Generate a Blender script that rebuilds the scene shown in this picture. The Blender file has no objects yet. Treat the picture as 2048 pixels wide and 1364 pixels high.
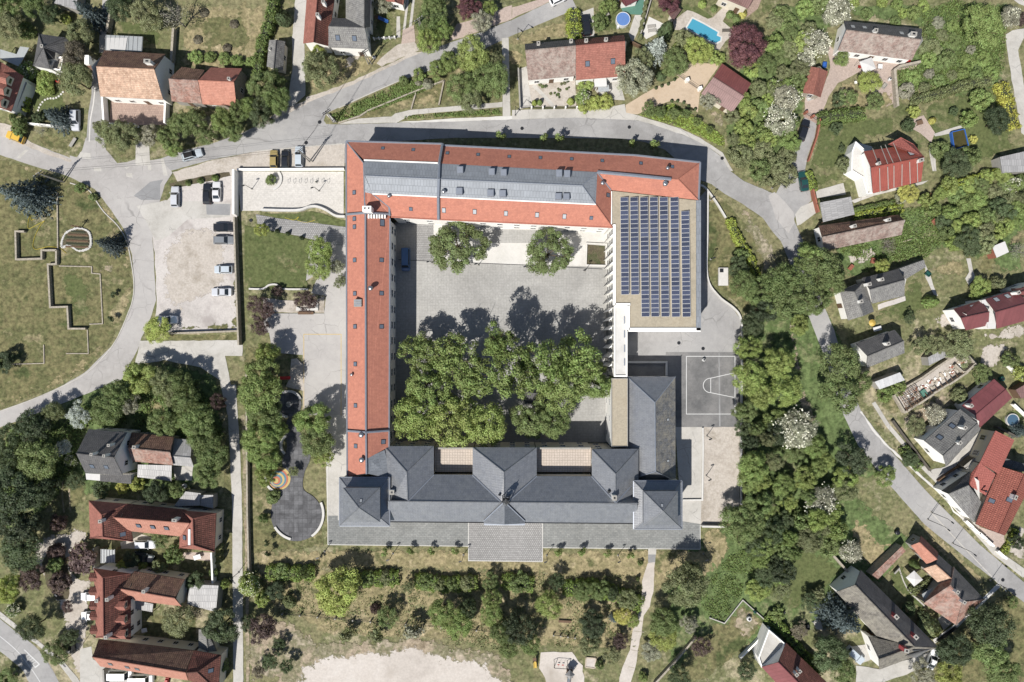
import bpy, bmesh, math, random
import numpy as np
from mathutils import Vector, Matrix
from mathutils.bvhtree import BVHTree
from mathutils.geometry import delaunay_2d_cdt

# ---------------------------------------------------------------- camera, sky, sun, exposure
SC = bpy.context.scene
COL = SC.collection
HC = 150.0            # flying height of the camera over the ground, metres
S = 0.11              # metres on the ground per photo pixel (2048 wide)
cam_d = bpy.data.cameras.new('camera'); cam = bpy.data.objects.new('camera', cam_d); COL.objects.link(cam)
cam.location = (0,0, HC); cam.rotation_euler = (0,0,0)
cam_d.sensor_width = 36.0; cam_d.lens = 36.0 * HC / (2048 * S); cam_d.clip_end = 5000
SC.camera = cam
SUN_EL = math.radians(53.5)
SHX, SHY = 0.58,0.815                      # direction in which shadows fall
wd = bpy.data.worlds.new('World'); SC.world = wd; wd.use_nodes = True
nt = wd.node_tree; sky = nt.nodes.new('ShaderNodeTexSky'); sky.sky_type = 'NISHITA'; sky.sun_disc = False
sky.sun_elevation = SUN_EL; sky.sun_rotation = math.atan2(-SHX,-SHY); sky.altitude = 200
nt.links.new(sky.outputs[0], nt.nodes['Background'].inputs[0]); nt.nodes['Background'].inputs[1].default_value = 0.06
sl = bpy.data.lights.new('sun', 'SUN'); so = bpy.data.objects.new('sun', sl); COL.objects.link(so)
sl.energy = 4.2; sl.angle = math.radians(0.5); sl.color = (1.0,0.965,0.915)
so.rotation_euler = Vector((SHX * math.cos(SUN_EL), SHY * math.cos(SUN_EL),-math.sin(SUN_EL))).to_track_quat('-Z', 'Y').to_euler()
so.location = (-60,-80,130)
SC.view_settings.view_transform = 'Standard'; SC.view_settings.look = 'None'
SC.view_settings.exposure = 0.72; SC.view_settings.gamma = 1.0
SC.render.engine = 'CYCLES'
SC.cycles.max_bounces = 6; SC.cycles.diffuse_bounces = 3; SC.cycles.transparent_max_bounces = 8
SC.cycles.use_denoising = True

random.seed(7)
# ---------------------------------------------------------------- photo pixel -> place
TY = (0,341,682,1022)
def W(x, y, z=0.0):
    """the world point at height z that lies under photo pixel (x, y)"""
    k = S * (1 - z / HC)
    return Vector(((x - 1024) * k,(682 - y) * k, z))
class T:
    """a quarter-size tile of the photo, measured in its fourfold enlargement"""
    def __init__(s, c, r): s.ox, s.oy = c * 512, TY[r]
    def __call__(s, x, y): return (s.ox + x / 3.988, s.oy + y / 3.988)
    def p(s, *v): return [s(v[i], v[i + 1]) for i in range(0, len(v),2)]
def F(*v): return [(v[i], v[i + 1]) for i in range(0, len(v),2)]

# ---------------------------------------------------------------- materials
MATS = {}
def srgb(r, g, b):
    f = lambda c: (c / 255 / 12.92) if c / 255 <= 0.04045 else ((c / 255 + 0.055) / 1.055) ** 2.4
    return (f(r), f(g), f(b),1)
AL = 0.60                     # photo brightness of a sunlit level surface -> its albedo
def alb(r, g, b, k=AL):
    c = srgb(r, g, b); return (c[0] * k, c[1] * k, c[2] * k,1)
def new_mat(name):
    m = bpy.data.materials.new(name); m.use_nodes = True
    n = m.node_tree; b = n.nodes['Principled BSDF']
    return m, n, b
def node(n, t, **kw):
    x = n.nodes.new(t)
    for k, v in kw.items(): setattr(x, k, v)
    return x
def noise(n, vec, scale, detail=4, rough=0.6, dist=0.0):
    x = node(n, 'ShaderNodeTexNoise'); x.inputs['Scale'].default_value = scale
    x.inputs['Detail'].default_value = detail; x.inputs['Roughness'].default_value = rough; x.inputs['Distortion'].default_value = dist
    n.links.new(vec, x.inputs['Vector']); return x.outputs[0]
def ramp(n, fac, stops):
    r = node(n, 'ShaderNodeValToRGB'); e = r.color_ramp.elements
    while len(e) < len(stops): e.new(0.5)
    for i,(p, c) in enumerate(stops): e[i].position = p; e[i].color = c
    n.links.new(fac, r.inputs[0]); return r.outputs[0]
def mixc(n, fac, a, b, mode='MIX'):
    x = node(n, 'ShaderNodeMix', data_type='RGBA', blend_type=mode)
    for sock, v in ((x.inputs[0], fac),(x.inputs[6], a),(x.inputs[7], b)):
        if hasattr(v, 'links'): n.links.new(v, sock)
        else: sock.default_value = v
    return x.outputs[2]
def mth(n, op, a, b=0.0, c=0.0):
    x = node(n, 'ShaderNodeMath', operation=op)
    for sock, v in zip(x.inputs,(a, b, c)):
        if hasattr(v, 'links'): n.links.new(v, sock)
        else: sock.default_value = v
    return x.outputs[0]
def bump(n, b, h, strength, dist):
    x = node(n, 'ShaderNodeBump'); x.inputs['Strength'].default_value = strength; x.inputs['Distance'].default_value = dist
    n.links.new(h, x.inputs['Height']); n.links.new(x.outputs[0], b.inputs['Normal'])
def g(v): return (v, v, v,1)

def soft(c, k=0.24):
    l = 0.3 * c[0] + 0.59 * c[1] + 0.11 * c[2]; return (c[0] + (l - c[0]) * k, c[1] + (l - c[1]) * k, c[2] + (l - c[2]) * k,1)
def earth(name, cols, s1=0.06, s2=0.9, s3=5.0, fine=(0.62,1.3), bmp=0.5, rough=0.95, lo=0.38, hi=0.62, spots=None):
    """mottled ground: three colours in large patches, broken up by finer grain"""
    m, n, b = new_mat(name); v = node(n, 'ShaderNodeTexCoord').outputs['Object']
    f = mth(n, 'ADD', mth(n, 'MULTIPLY', noise(n, v, s1,4,0.6,0.6),0.62), mth(n, 'MULTIPLY', noise(n, v, s2,5,0.75),0.38))
    k = len(cols); c = ramp(n, f, [(lo + (hi - lo) * i / max(1, k - 1), cols[i]) for i in range(k)])
    h = noise(n, v, s3,3,0.7)
    c = mixc(n,1.0, c, ramp(n, h, [(0.28, g(fine[0])),(0.72, g(fine[1]))]), 'MULTIPLY')
    if spots:
        c = mixc(n, ramp(n, noise(n, v, spots[1],4,0.7), [(spots[2], g(0)),(spots[2] + 0.1, g(1))]), c, spots[0])
    n.links.new(c, b.inputs['Base Color']); b.inputs['Roughness'].default_value = rough
    b.inputs['Specular IOR Level'].default_value = 0.15
    if 'asphalt' in name or name in ('m_court_dark', 'm_concrete'):
        vo = node(n, 'ShaderNodeTexVoronoi', feature='DISTANCE_TO_EDGE'); vo.inputs['Scale'].default_value = 0.22
        wv = node(n, 'ShaderNodeVectorMath', operation='MULTIPLY_ADD'); n.links.new(node(n, 'ShaderNodeTexNoise').outputs[1], wv.inputs[0]); wv.inputs[1].default_value = (1.5,1.5,0); n.links.new(v, wv.inputs[2]); n.links.new(wv.outputs[0], vo.inputs['Vector'])
        wv.inputs[0].links[0].from_node.inputs['Scale'].default_value = 0.5; n.links.new(v, wv.inputs[0].links[0].from_node.inputs['Vector'])
        ck = mth(n, 'MULTIPLY', ramp(n, vo.outputs[0], [(0.0, g(1)),(0.02, g(0))]), ramp(n, noise(n, v,0.15,3), [(0.45, g(0)),(0.6, g(0.55))]))
        c = mixc(n, ck, c, alb(120,118,116)); n.links.new(c, b.inputs['Base Color'])
    fd = node(n, 'ShaderNodeAttribute', attribute_name='fade').outputs['Fac']       # 1 on a frayed outer edge, 0 inside
    al = mth(n, 'SUBTRACT', mth(n, 'MULTIPLY_ADD', noise(n, v,0.8,6,0.7),2.4,-0.7), fd)
    n.links.new(ramp(n, mth(n, 'MULTIPLY_ADD', al,1.0, mth(n, 'LESS_THAN', fd,0.001)), [(0.0, g(0)),(0.12, g(1))]), b.inputs['Alpha'])
    bump(n, b, h, bmp,0.12); MATS[name] = m; return m

def pavers(name, c1, c2, mortar, bw, bh, msize=0.03, rough=0.8, rot=0.0, stain=0.25, ms=0.05, offset=0.5):
    m, n, b = new_mat(name); v = node(n, 'ShaderNodeTexCoord').outputs['Object']
    mp = node(n, 'ShaderNodeMapping'); mp.inputs['Rotation'].default_value = (0,0, rot); n.links.new(v, mp.inputs[0])
    br = node(n, 'ShaderNodeTexBrick', offset=offset); n.links.new(mp.outputs[0], br.inputs['Vector'])
    br.inputs['Color1'].default_value = c1; br.inputs['Color2'].default_value = c2; br.inputs['Mortar'].default_value = mortar
    br.inputs['Scale'].default_value = 1.0; br.inputs['Brick Width'].default_value = bw; br.inputs['Row Height'].default_value = bh
    br.inputs['Mortar Size'].default_value = msize
    c = mixc(n,1.0, br.outputs[0], ramp(n, noise(n, v, ms,5,0.65,0.8), [(0.3, g(1 - stain)),(0.7, g(1 + stain * 0.6))]), 'MULTIPLY')
    c = mixc(n,1.0, c, ramp(n, noise(n, v,2.5,3,0.7), [(0.3, g(0.86)),(0.7, g(1.12))]), 'MULTIPLY')
    n.links.new(c, b.inputs['Base Color']); b.inputs['Roughness'].default_value = rough; b.inputs['Specular IOR Level'].default_value = 0.2
    bump(n, b, br.outputs[1],-0.3,0.02); MATS[name] = m; return m

def tiles(name, c1, c2, joint, bw=0.3, bh=0.38, stain=None, stain_amt=0.4, rough=0.75, grain=0.25, spec=0.25, bmp=0.5):
    """roof tiles in the roof face's own metres (u along the eaves, v up the slope)"""
    c1, c2, joint = soft(c1), soft(c2), soft(joint)
    m, n, b = new_mat(name); v = node(n, 'ShaderNodeTexCoord').outputs['UV']
    o = node(n, 'ShaderNodeTexCoord').outputs['Object']
    br = node(n, 'ShaderNodeTexBrick', offset=0.5); n.links.new(v, br.inputs['Vector'])
    br.inputs['Color1'].default_value = c1; br.inputs['Color2'].default_value = c2; br.inputs['Mortar'].default_value = joint
    br.inputs['Scale'].default_value = 1.0; br.inputs['Brick Width'].default_value = bw; br.inputs['Row Height'].default_value = bh
    br.inputs['Mortar Size'].default_value = 0.035; br.inputs['Bias'].default_value = -0.1
    c = br.outputs[0]
    c = mixc(n,1.0, c, ramp(n, noise(n, o,1.3,4,0.8), [(0.38, g(1 - grain)),(0.62, g(1 + grain))]), 'MULTIPLY')
    if stain:
        c = mixc(n, ramp(n, noise(n, o,0.6,7,0.85,0.5), [(0.44, g(0)),(0.62, g(stain_amt))]), c, stain)
    n.links.new(c, b.inputs['Base Color']); b.inputs['Roughness'].default_value = rough; b.inputs['Specular IOR Level'].default_value = spec
    sp = node(n, 'ShaderNodeSeparateXYZ'); n.links.new(v, sp.inputs[0])
    wv = mth(n, 'SINE', mth(n, 'MULTIPLY', sp.outputs[0],2 * math.pi / bw))
    bump(n, b, mth(n, 'ADD', wv, mth(n, 'MULTIPLY', br.outputs[1],-1.0)), bmp,0.03); MATS[name] = m; return m

def seam(name, col, pitch=0.6, rough=0.4, metal=0.55, var=0.12, dark=0.7, row=0.0):
    """standing-seam sheet metal"""
    m, n, b = new_mat(name); v = node(n, 'ShaderNodeTexCoord').outputs['UV']; o = node(n, 'ShaderNodeTexCoord').outputs['Object']
    br = node(n, 'ShaderNodeTexBrick', offset=0.5); n.links.new(v, br.inputs['Vector'])
    br.inputs['Scale'].default_value = 1.0; br.inputs['Brick Width'].default_value = pitch; br.inputs['Row Height'].default_value = row or 60.0
    br.inputs['Mortar Size'].default_value = 0.04
    col = soft(col, .15); k = lambda f: (col[0] * f, col[1] * f, col[2] * f,1)
    br.inputs['Color1'].default_value = k(1 - var); br.inputs['Color2'].default_value = k(1 + var); br.inputs['Mortar'].default_value = k(dark)
    c = mixc(n,1.0, br.outputs[0], ramp(n, noise(n, o,0.6,4,0.7), [(0.3, g(0.88)),(0.7, g(1.12))]), 'MULTIPLY')
    n.links.new(c, b.inputs['Base Color']); b.inputs['Roughness'].default_value = rough; b.inputs['Metallic'].default_value = metal
    bump(n, b, br.outputs[1],0.5,0.05); MATS[name] = m; return m

def plain(name, col, rough=0.7, metal=0.0, var=0.15, scale=1.5, spec=0.3, alpha=None):
    m, n, b = new_mat(name); o = node(n, 'ShaderNodeTexCoord').outputs['Object']
    c = mixc(n,1.0, col, ramp(n, noise(n, o, scale,5,0.7), [(0.3, g(1 - var)),(0.7, g(1 + var))]), 'MULTIPLY')
    n.links.new(c, b.inputs['Base Color']); b.inputs['Roughness'].default_value = rough; b.inputs['Metallic'].default_value = metal
    b.inputs['Specular IOR Level'].default_value = spec
    if alpha is not None: b.inputs['Alpha'].default_value = alpha
    MATS[name] = m; return m

def tinted(name, rough=0.35, spec=0.5, coat=0.0, var=0.05, attr=None, metal=0.0):
    """takes its colour from the object's own colour setting, so copies of a mesh may differ"""
    m, n, b = new_mat(name); c = node(n, 'ShaderNodeObjectInfo').outputs['Color']
    o = node(n, 'ShaderNodeTexCoord').outputs['Object']
    c = mixc(n,1.0, c, ramp(n, noise(n, o,3.0,3), [(0.3, g(1 - var)),(0.7, g(1 + var))]), 'MULTIPLY')
    n.links.new(c, b.inputs['Base Color']); b.inputs['Roughness'].default_value = rough; b.inputs['Specular IOR Level'].default_value = spec
    b.inputs['Coat Weight'].default_value = coat; b.inputs['Metallic'].default_value = metal; MATS[name] = m; return m

def foliage(name):
    m, n, b = new_mat(name); oi = node(n, 'ShaderNodeObjectInfo')
    at = node(n, 'ShaderNodeAttribute', attribute_name='rnd')
    hs = node(n, 'ShaderNodeHueSaturation'); n.links.new(oi.outputs['Color'], hs.inputs['Color'])
    n.links.new(mth(n, 'MULTIPLY_ADD', at.outputs['Fac'],0.05,0.475), hs.inputs['Hue'])
    n.links.new(mth(n, 'MULTIPLY_ADD', at.outputs['Fac'],1.1,0.5), hs.inputs['Value'])
    n.links.new(hs.outputs[0], b.inputs['Base Color']); b.inputs['Roughness'].default_value = 0.6; b.inputs['Specular IOR Level'].default_value = 0.25
    tr = node(n, 'ShaderNodeBsdfTranslucent'); n.links.new(mixc(n,1.0, hs.outputs[0],(1.25,1.2,0.7,1), 'MULTIPLY'), tr.inputs[0])
    mx = node(n, 'ShaderNodeMixShader'); mx.inputs[0].default_value = 0.3
    n.links.new(b.outputs[0], mx.inputs[1]); n.links.new(tr.outputs[0], mx.inputs[2])
    n.links.new(mx.outputs[0], n.nodes['Material Output'].inputs[0]); MATS[name] = m; return m

def glass_mat(name, col, rough=0.08):
    m, n, b = new_mat(name); b.inputs['Base Color'].default_value = col; b.inputs['Roughness'].default_value = rough
    b.inputs['Specular IOR Level'].default_value = 0.6; MATS[name] = m; return m

# ground
earth('m_ground', [alb(100,108,70), alb(146,140,106), alb(116,120,82), alb(182,171,142)],0.035,0.4,1.1,(0.5,1.45))
earth('m_meadow', [alb(86,95,60), alb(134,128,92), alb(106,109,73), alb(176,163,128)],0.07,0.35,1.0,(0.45,1.5))
earth('m_dry', [alb(110,112,76), alb(176,162,126), alb(146,138,102), alb(198,182,148)],0.10,0.5,1.2,(0.5,1.4))
earth('m_lawn', [alb(88,100,60), alb(110,117,76), alb(98,108,68), alb(144,139,104)],0.10,0.5,1.4,(0.62,1.32))
earth('m_wild', [alb(78,98,58), alb(114,130,84), alb(96,114,70), alb(150,150,112)],0.06,0.4,0.9,(0.4,1.55),0.9)
earth('m_soil', [alb(150,136,114), alb(186,170,148), alb(130,128,98), alb(196,182,162)],0.12,0.5,1.3,(0.6,1.35))
earth('m_bed', [alb(88,80,66), alb(112,104,84), alb(84,92,62)],0.3,1.5,4.0,(0.6,1.3))
earth('m_gravel', [alb(196,190,184), alb(214,207,201), alb(222,216,209)],0.05,0.5,3.0,(0.86,1.1),0.3,0.95, spots=(alb(178,170,165),0.07,0.55))
earth('m_sand', [alb(204,195,185), alb(218,209,199), alb(226,218,209)],0.06,0.4,2.0,(0.88,1.08),0.25, spots=(alb(190,180,168),0.05,0.56))
earth('m_dirtyard', [alb(192,182,170), alb(210,201,190), alb(178,168,154)],0.1,0.5,2.5,(0.82,1.12),0.25)
earth('m_asphalt', [alb(160,158,156), alb(176,174,172), alb(186,184,181)],0.08,0.6,7.0,(0.93,1.07),0.15,0.9, spots=(alb(196,193,190),0.16,0.62))
earth('m_asphalt_pale', [alb(178,174,170), alb(192,188,184), alb(202,198,193)],0.06,0.6,7.0,(0.94,1.06),0.15,0.9, spots=(alb(164,160,157),0.14,0.63))
earth('m_asphalt_patch', [alb(152,152,152), alb(168,168,168)],0.2,0.8,7.0,(0.93,1.07),0.15)
earth('m_concrete', [alb(190,186,178), alb(206,202,194), alb(214,210,203)],0.15,0.8,5.0,(0.92,1.07),0.15)
earth('m_concrete_white', [alb(216,213,206), alb(228,225,219), alb(234,232,226)],0.15,0.8,5.0,(0.94,1.05),0.1)
earth('m_court_dark', [alb(112,112,112), alb(134,133,132), alb(152,150,148)],0.09,0.5,6.0,(0.9,1.1),0.15, spots=(alb(164,162,160),0.12,0.62))
earth('m_rubber', [alb(84,84,86), alb(104,104,106), alb(96,96,98)],0.2,0.8,6.0,(0.9,1.1),0.15)
earth('m_gravelroof', [alb(178,168,148), alb(192,181,160), alb(186,174,152)],0.2,1.0,3.0,(0.84,1.12),0.4)
earth('m_tanyard', [alb(206,184,158), alb(214,194,170), alb(198,178,154)],0.1,0.8,5.0,(0.93,1.06),0.15)
earth('m_mudpool', [alb(74,72,44), alb(96,88,56)],0.3,0.9,3.0,(0.8,1.1),0.0,0.2)
pavers('m_court', alb(184,182,177), alb(191,189,184), alb(173,171,167),0.6,0.6,0.025, stain=0.24, ms=0.07, offset=0.0)
pavers('m_plaza', alb(218,213,205), alb(224,219,211), alb(208,203,195),0.9,0.45,0.02, stain=0.08)
pavers('m_terrace', alb(144,146,144), alb(160,161,158), alb(128,129,127),0.8,0.4,0.03, stain=0.2, ms=0.12)
pavers('m_cobble', alb(168,166,164), alb(186,184,182), alb(140,139,137),0.45,0.4,0.06, stain=0.12)
pavers('m_roofpave', alb(212,198,184), alb(220,206,192), alb(182,170,158),0.55,0.55,0.05, stain=0.06, offset=0.0)
pavers('m_redpave', alb(176,152,140), alb(190,166,152), alb(160,140,128),0.5,0.5,0.03, stain=0.15)
pavers('m_pinkpave', alb(196,178,166), alb(206,188,176), alb(184,166,156),0.5,0.25,0.02, stain=0.12, rot=0.4)
pavers('m_rubber_tile', alb(98,98,100), alb(122,122,124), alb(84,84,86),1.0,1.0,0.03, stain=0.45, ms=0.35, offset=0.0)
# roofs
tiles('m_redroof', alb(204,122,90, .70), alb(212,128,95, .70), alb(192,111,82, .70),0.28,0.36, soft(alb(178,104,82, .70)),0.5, grain=0.1, bmp=0.25)
tiles('m_beige', alb(226,190,156, .7), alb(212,168,134, .7), alb(186,142,112, .7),0.3,0.4, alb(150,118,96),0.6, grain=0.22)
tiles('m_mottle', alb(204,142,116), alb(178,116,92), alb(130,96,84),0.22,0.32, alb(190,176,164),0.7, grain=0.35)
tiles('m_orange', alb(224,150,120, .66), alb(212,138,108, .66), alb(188,116,90, .66),0.25,0.34, alb(170,110,90),0.3, grain=0.14)
tiles('m_oldpink', alb(182,152,138), alb(166,130,116), alb(136,112,100),0.22,0.32, alb(202,192,180),0.7, grain=0.3)
tiles('m_redold', alb(200,122,98), alb(186,108,86), alb(160,92,76),0.3,0.36, alb(120,84,74),0.35, grain=0.14)
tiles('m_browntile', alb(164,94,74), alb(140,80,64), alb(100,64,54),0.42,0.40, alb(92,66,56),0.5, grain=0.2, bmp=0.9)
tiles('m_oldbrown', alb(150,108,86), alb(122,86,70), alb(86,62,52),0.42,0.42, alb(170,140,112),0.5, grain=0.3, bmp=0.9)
tiles('m_peach', alb(220,150,120), alb(208,138,110), alb(184,116,92),0.35,0.36, alb(168,112,92),0.35, grain=0.1)
tiles('m_grey', alb(150,148,144), alb(134,132,129), alb(110,108,106),0.45,0.4, alb(170,168,160),0.5, grain=0.2)
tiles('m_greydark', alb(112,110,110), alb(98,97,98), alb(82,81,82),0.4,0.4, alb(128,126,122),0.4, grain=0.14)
tiles('m_moss', alb(146,140,128), alb(126,120,110), alb(104,98,90),0.35,0.35, alb(172,166,150),0.6, grain=0.28)
tiles('m_slate', alb(112,115,121, .66), alb(121,124,130, .66), alb(101,104,109, .66),0.5,0.4, alb(150,151,149, .6),0.35, rough=0.36, grain=0.15, spec=0.9, bmp=0.2)
sb_ = MATS['m_slate'].node_tree.nodes['Principled BSDF'].inputs; sb_['Coat Weight'].default_value = 0.7; sb_['Coat Roughness'].default_value = 0.42; sb_['Coat IOR'].default_value = 1.7
tiles('m_slate_old', alb(112,113,116, .66), alb(124,125,127, .66), alb(98,99,101, .66),0.5,0.4, alb(176,168,150, .62),0.75, rough=0.6, grain=0.3, spec=0.4, bmp=0.3)
tiles('m_brightred', alb(190,98,82), alb(182,92,76), alb(160,76,64),0.5,0.5, grain=0.08)
seam('m_zinc', alb(148,154,161),0.62,0.6,0.1,0.05,0.8,1.3)
seam('m_whitesheet', alb(222,222,220),1.0,0.5,0.1,0.05,0.8)
seam('m_maroon', alb(150,84,80),0.5,0.5,0.1,0.06,0.75)
seam('m_burgundy', alb(148,80,82),0.9,0.45,0.1,0.06,0.8)
seam('m_brownsheet', alb(150,112,106),0.45,0.5,0.1,0.06,0.7)
seam('m_redsheet', alb(176,84,66),0.5,0.5,0.05,0.03,0.85)
tiles('m_orangeroof', alb(190,102,78), alb(176,90,68), alb(134,66,52),0.42,0.42, grain=0.1, bmp=0.8)
seam('m_corr', alb(180,178,176),0.5,0.6,0.1,0.12,0.75,1.4)
plain('m_metal', alb(170,176,186),0.4,0.4,0.1)
plain('m_steel', alb(196,198,200),0.3,0.8,0.1)
plain('m_darkmetal', alb(52,54,58),0.45,0.3,0.1)
plain('m_wall_white', alb(232,230,224, .92),0.85, var=0.05)
plain('m_wall_cream', alb(216,208,190, .8),0.85, var=0.08)
plain('m_wall_grey', alb(176,172,164),0.85, var=0.12)
plain('m_wall_dark', alb(104,98,90),0.85, var=0.15)
plain('m_stonewall', alb(182,173,157),0.95, var=0.35, scale=2.5)
plain('m_brick', alb(168,108,88),0.9, var=0.25, scale=2.5)
plain('m_wood', alb(120,96,76),0.8, var=0.25, scale=3)
plain('m_lightwood', alb(206,192,172),0.8, var=0.25, scale=3)
plain('m_white', alb(236,236,234),0.5, var=0.03)
plain('m_yellow', alb(214,182,92),0.5, var=0.05)
plain('m_yellowline', alb(214,186,124),0.8, var=0.12)
plain('m_whiteline', alb(226,226,224),0.8, var=0.1)
plain('m_red', alb(180,50,44),0.5, var=0.08)
plain('m_pinkcap', alb(214,104,104),0.7, var=0.08)
plain('m_blue', alb(60,110,190),0.5, var=0.06)
plain('m_green', alb(36,92,84),0.6, var=0.06)
plain('m_tealfloor', alb(96,140,124),0.7, var=0.1)
plain('m_tarp', alb(226,224,220),0.8, var=0.04)
plain('m_tire', alb(34,34,36),0.85)
plain('m_bark', alb(104,88,70),0.95, var=0.3, scale=6)
plain('m_greybark', alb(150,144,138),0.95, var=0.25, scale=6)
plain('m_hose', alb(216,196,70),0.6, var=0.05)
plain('m_ballred', alb(196,120,96),0.8, var=0.06)
plain('m_ballblue', alb(104,142,158),0.8, var=0.06)
plain('m_ballsand', alb(208,184,122),0.8, var=0.06)
plain('m_greenhouse', alb(206,210,210),0.25, var=0.08, alpha=0.75, spec=0.6)
plain('m_poolpaint', alb(78,150,172),0.6, var=0.06)
plain('m_poolblue', alb(110,146,206),0.3, var=0.06)
def water_mat(name, col):
    m, n, b = new_mat(name); v = node(n, 'ShaderNodeTexCoord').outputs['Object']
    b.inputs['Base Color'].default_value = col; b.inputs['Roughness'].default_value = 0.06; b.inputs['Transmission Weight'].default_value = 0.0
    bump(n, b, noise(n, v,2.0,3),0.15,0.05); MATS[name] = m
water_mat('m_water', alb(86,170,198)); water_mat('m_dullwater', alb(84,112,134))
glass_mat('m_glass',(0.02,0.025,0.03,1)); glass_mat('m_skylight',(0.10,0.12,0.15,1),0.05); glass_mat('m_skybright',(0.34,0.35,0.36,1),0.15)
tinted('m_paint',0.28,0.5,0.6,0.02); tinted('m_fabric',0.9,0.2); foliage('m_leaf'); tinted('m_anything',0.7,0.25,0,0.1)
def solar_mat():
    m, n, b = new_mat('m_solar'); v = node(n, 'ShaderNodeTexCoord').outputs['Object']
    br = node(n, 'ShaderNodeTexBrick', offset=0.0); n.links.new(v, br.inputs['Vector']); br.inputs['Scale'].default_value = 1.0
    br.inputs['Brick Width'].default_value = 0.16; br.inputs['Row Height'].default_value = 0.16; br.inputs['Mortar Size'].default_value = 0.008
    br.inputs['Color1'].default_value = alb(58,64,84); br.inputs['Color2'].default_value = alb(66,72,92); br.inputs['Mortar'].default_value = alb(120,126,146)
    r = node(n, 'ShaderNodeObjectInfo').outputs['Random']
    n.links.new(mixc(n,1.0, br.outputs[0], ramp(n, r, [(0, g(0.8)),(1, g(1.35))]), 'MULTIPLY'), b.inputs['Base Color'])
    b.inputs['Roughness'].default_value = 0.12; b.inputs['Coat Weight'].default_value = 0.5; MATS['m_solar'] = m
solar_mat()
M = MATS
# ---------------------------------------------------------------- mesh helpers
def link(o, parent=None):
    COL.objects.link(o)
    if parent is not None: o.parent = parent
    return o
def tag(o, label=None, cat=None, group=None, kind=None):
    if label: o['label'] = label
    if cat: o['category'] = cat
    if group: o['group'] = group
    if kind or cat: o['kind'] = kind or 'thing'
    return o
def root(name, loc, label, cat, group=None, rz=0.0):
    o = bpy.data.objects.new(name, None); o.location = loc; o.rotation_euler = (0,0, rz); o.empty_display_size = 0.3
    return tag(link(o), label, cat, group)
def mesh(name, verts, faces, mat, smooth=False):
    m = bpy.data.meshes.new(name); m.from_pydata([tuple(v) for v in verts], [], faces)
    for x in (mat if isinstance(mat,(list, tuple)) else [mat]): m.materials.append(M[x] if isinstance(x, str) else x)
    if smooth: m.polygons.foreach_set('use_smooth', [True] * len(m.polygons))
    m.update(); return m
def obj(name, verts, faces, mat, parent=None, smooth=False, off=None):
    o = bpy.data.objects.new(name, mesh(name, verts, faces, mat, smooth)); link(o, parent)
    return o
def part(name, verts, faces, mat, parent, smooth=False):
    """a child whose vertices are given in world metres; parent is an unrotated Empty (or a child of one at the origin)"""
    off = world_loc(parent)
    return obj(name, [Vector(v) - off for v in verts], faces, mat, parent, smooth)
def world_loc(o):
    v = Vector((0,0,0))
    while o is not None: v += o.location; o = o.parent
    return v
BOXF = [(0,3,2,1),(4,5,6,7),(0,1,5,4),(1,2,6,5),(2,3,7,6),(3,0,4,7)]
def box_v(c, sx, sy, sz, rz=0.0):
    """box standing on c"""
    ca, sa = math.cos(rz), math.sin(rz); out = []
    for z in (0, sz):
        for x, y in ((-sx,-sy),(sx,-sy),(sx, sy),(-sx, sy)):
            out.append(Vector((c[0] + (x * ca - y * sa) / 2, c[1] + (x * sa + y * ca) / 2, c[2] + z)))
    return out
class MB:
    """collects shapes that make up ONE part"""
    def __init__(s): s.v = []; s.f = []
    def add(s, v, f):
        k = len(s.v); s.v += [Vector(x) for x in v]; s.f += [tuple(i + k for i in q) for q in f]; return s
    def box(s, c, sx, sy, sz, rz=0.0): return s.add(box_v(c, sx, sy, sz, rz), BOXF)
    def tube(s, pts, r, n=6, r2=None, cap=True):
        pts = [Vector(p) for p in pts]; k = len(s.v); L = len(pts)
        for i, p in enumerate(pts):
            d = (pts[min(i + 1, L - 1)] - pts[max(i - 1,0)]).normalized()
            a = d.cross(Vector((0,0,1)) if abs(d.z) < 0.95 else Vector((1,0,0))).normalized(); b = d.cross(a)
            rr = r if r2 is None else r + (r2 - r) * i / max(1, L - 1)
            for j in range(n):
                t = 2 * math.pi * j / n; s.v.append(p + (a * math.cos(t) + b * math.sin(t)) * rr)
        for i in range(L - 1):
            for j in range(n):
                a0, a1 = k + i * n + j, k + i * n + (j + 1) % n; s.f.append((a0, a1, a1 + n, a0 + n))
        if cap: s.f.append(tuple(k + j for j in range(n))[::-1]); s.f.append(tuple(k + (L - 1) * n + j for j in range(n)))
        return s
    def lathe(s, c, prof, n=16, cap=True):
        k = len(s.v)
        for r, z in prof:
            for j in range(n):
                t = 2 * math.pi * j / n; s.v.append(Vector((c[0] + r * math.cos(t), c[1] + r * math.sin(t), c[2] + z)))
        for i in range(len(prof) - 1):
            for j in range(n):
                a0, a1 = k + i * n + j, k + i * n + (j + 1) % n; s.f.append((a0, a1, a1 + n, a0 + n))
        if cap: s.f.append(tuple(k + (len(prof) - 1) * n + j for j in range(n)))
        return s
    def prism(s, poly, z0, z1):
        n = len(poly); k = len(s.v)
        s.v += [Vector((p[0], p[1], z0)) for p in poly] + [Vector((p[0], p[1], z1)) for p in poly]
        s.f += [tuple(k + n + i for i in range(n)), tuple(k + i for i in range(n))[::-1]]
        s.f += [(k + i, k + (i + 1) % n, k + n + (i + 1) % n, k + n + i) for i in range(n)]; return s
    def part(s, name, mat, parent, smooth=False): return part(name, s.v, s.f, mat, parent, smooth)
    def obj(s, name, mat, smooth=False): return obj(name, s.v, s.f, mat, None, smooth)
def ccw(pts):
    a = sum(pts[i][0] * pts[(i + 1) % len(pts)][1] - pts[(i + 1) % len(pts)][0] * pts[i][1] for i in range(len(pts)))
    return pts if a > 0 else pts[::-1]
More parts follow.
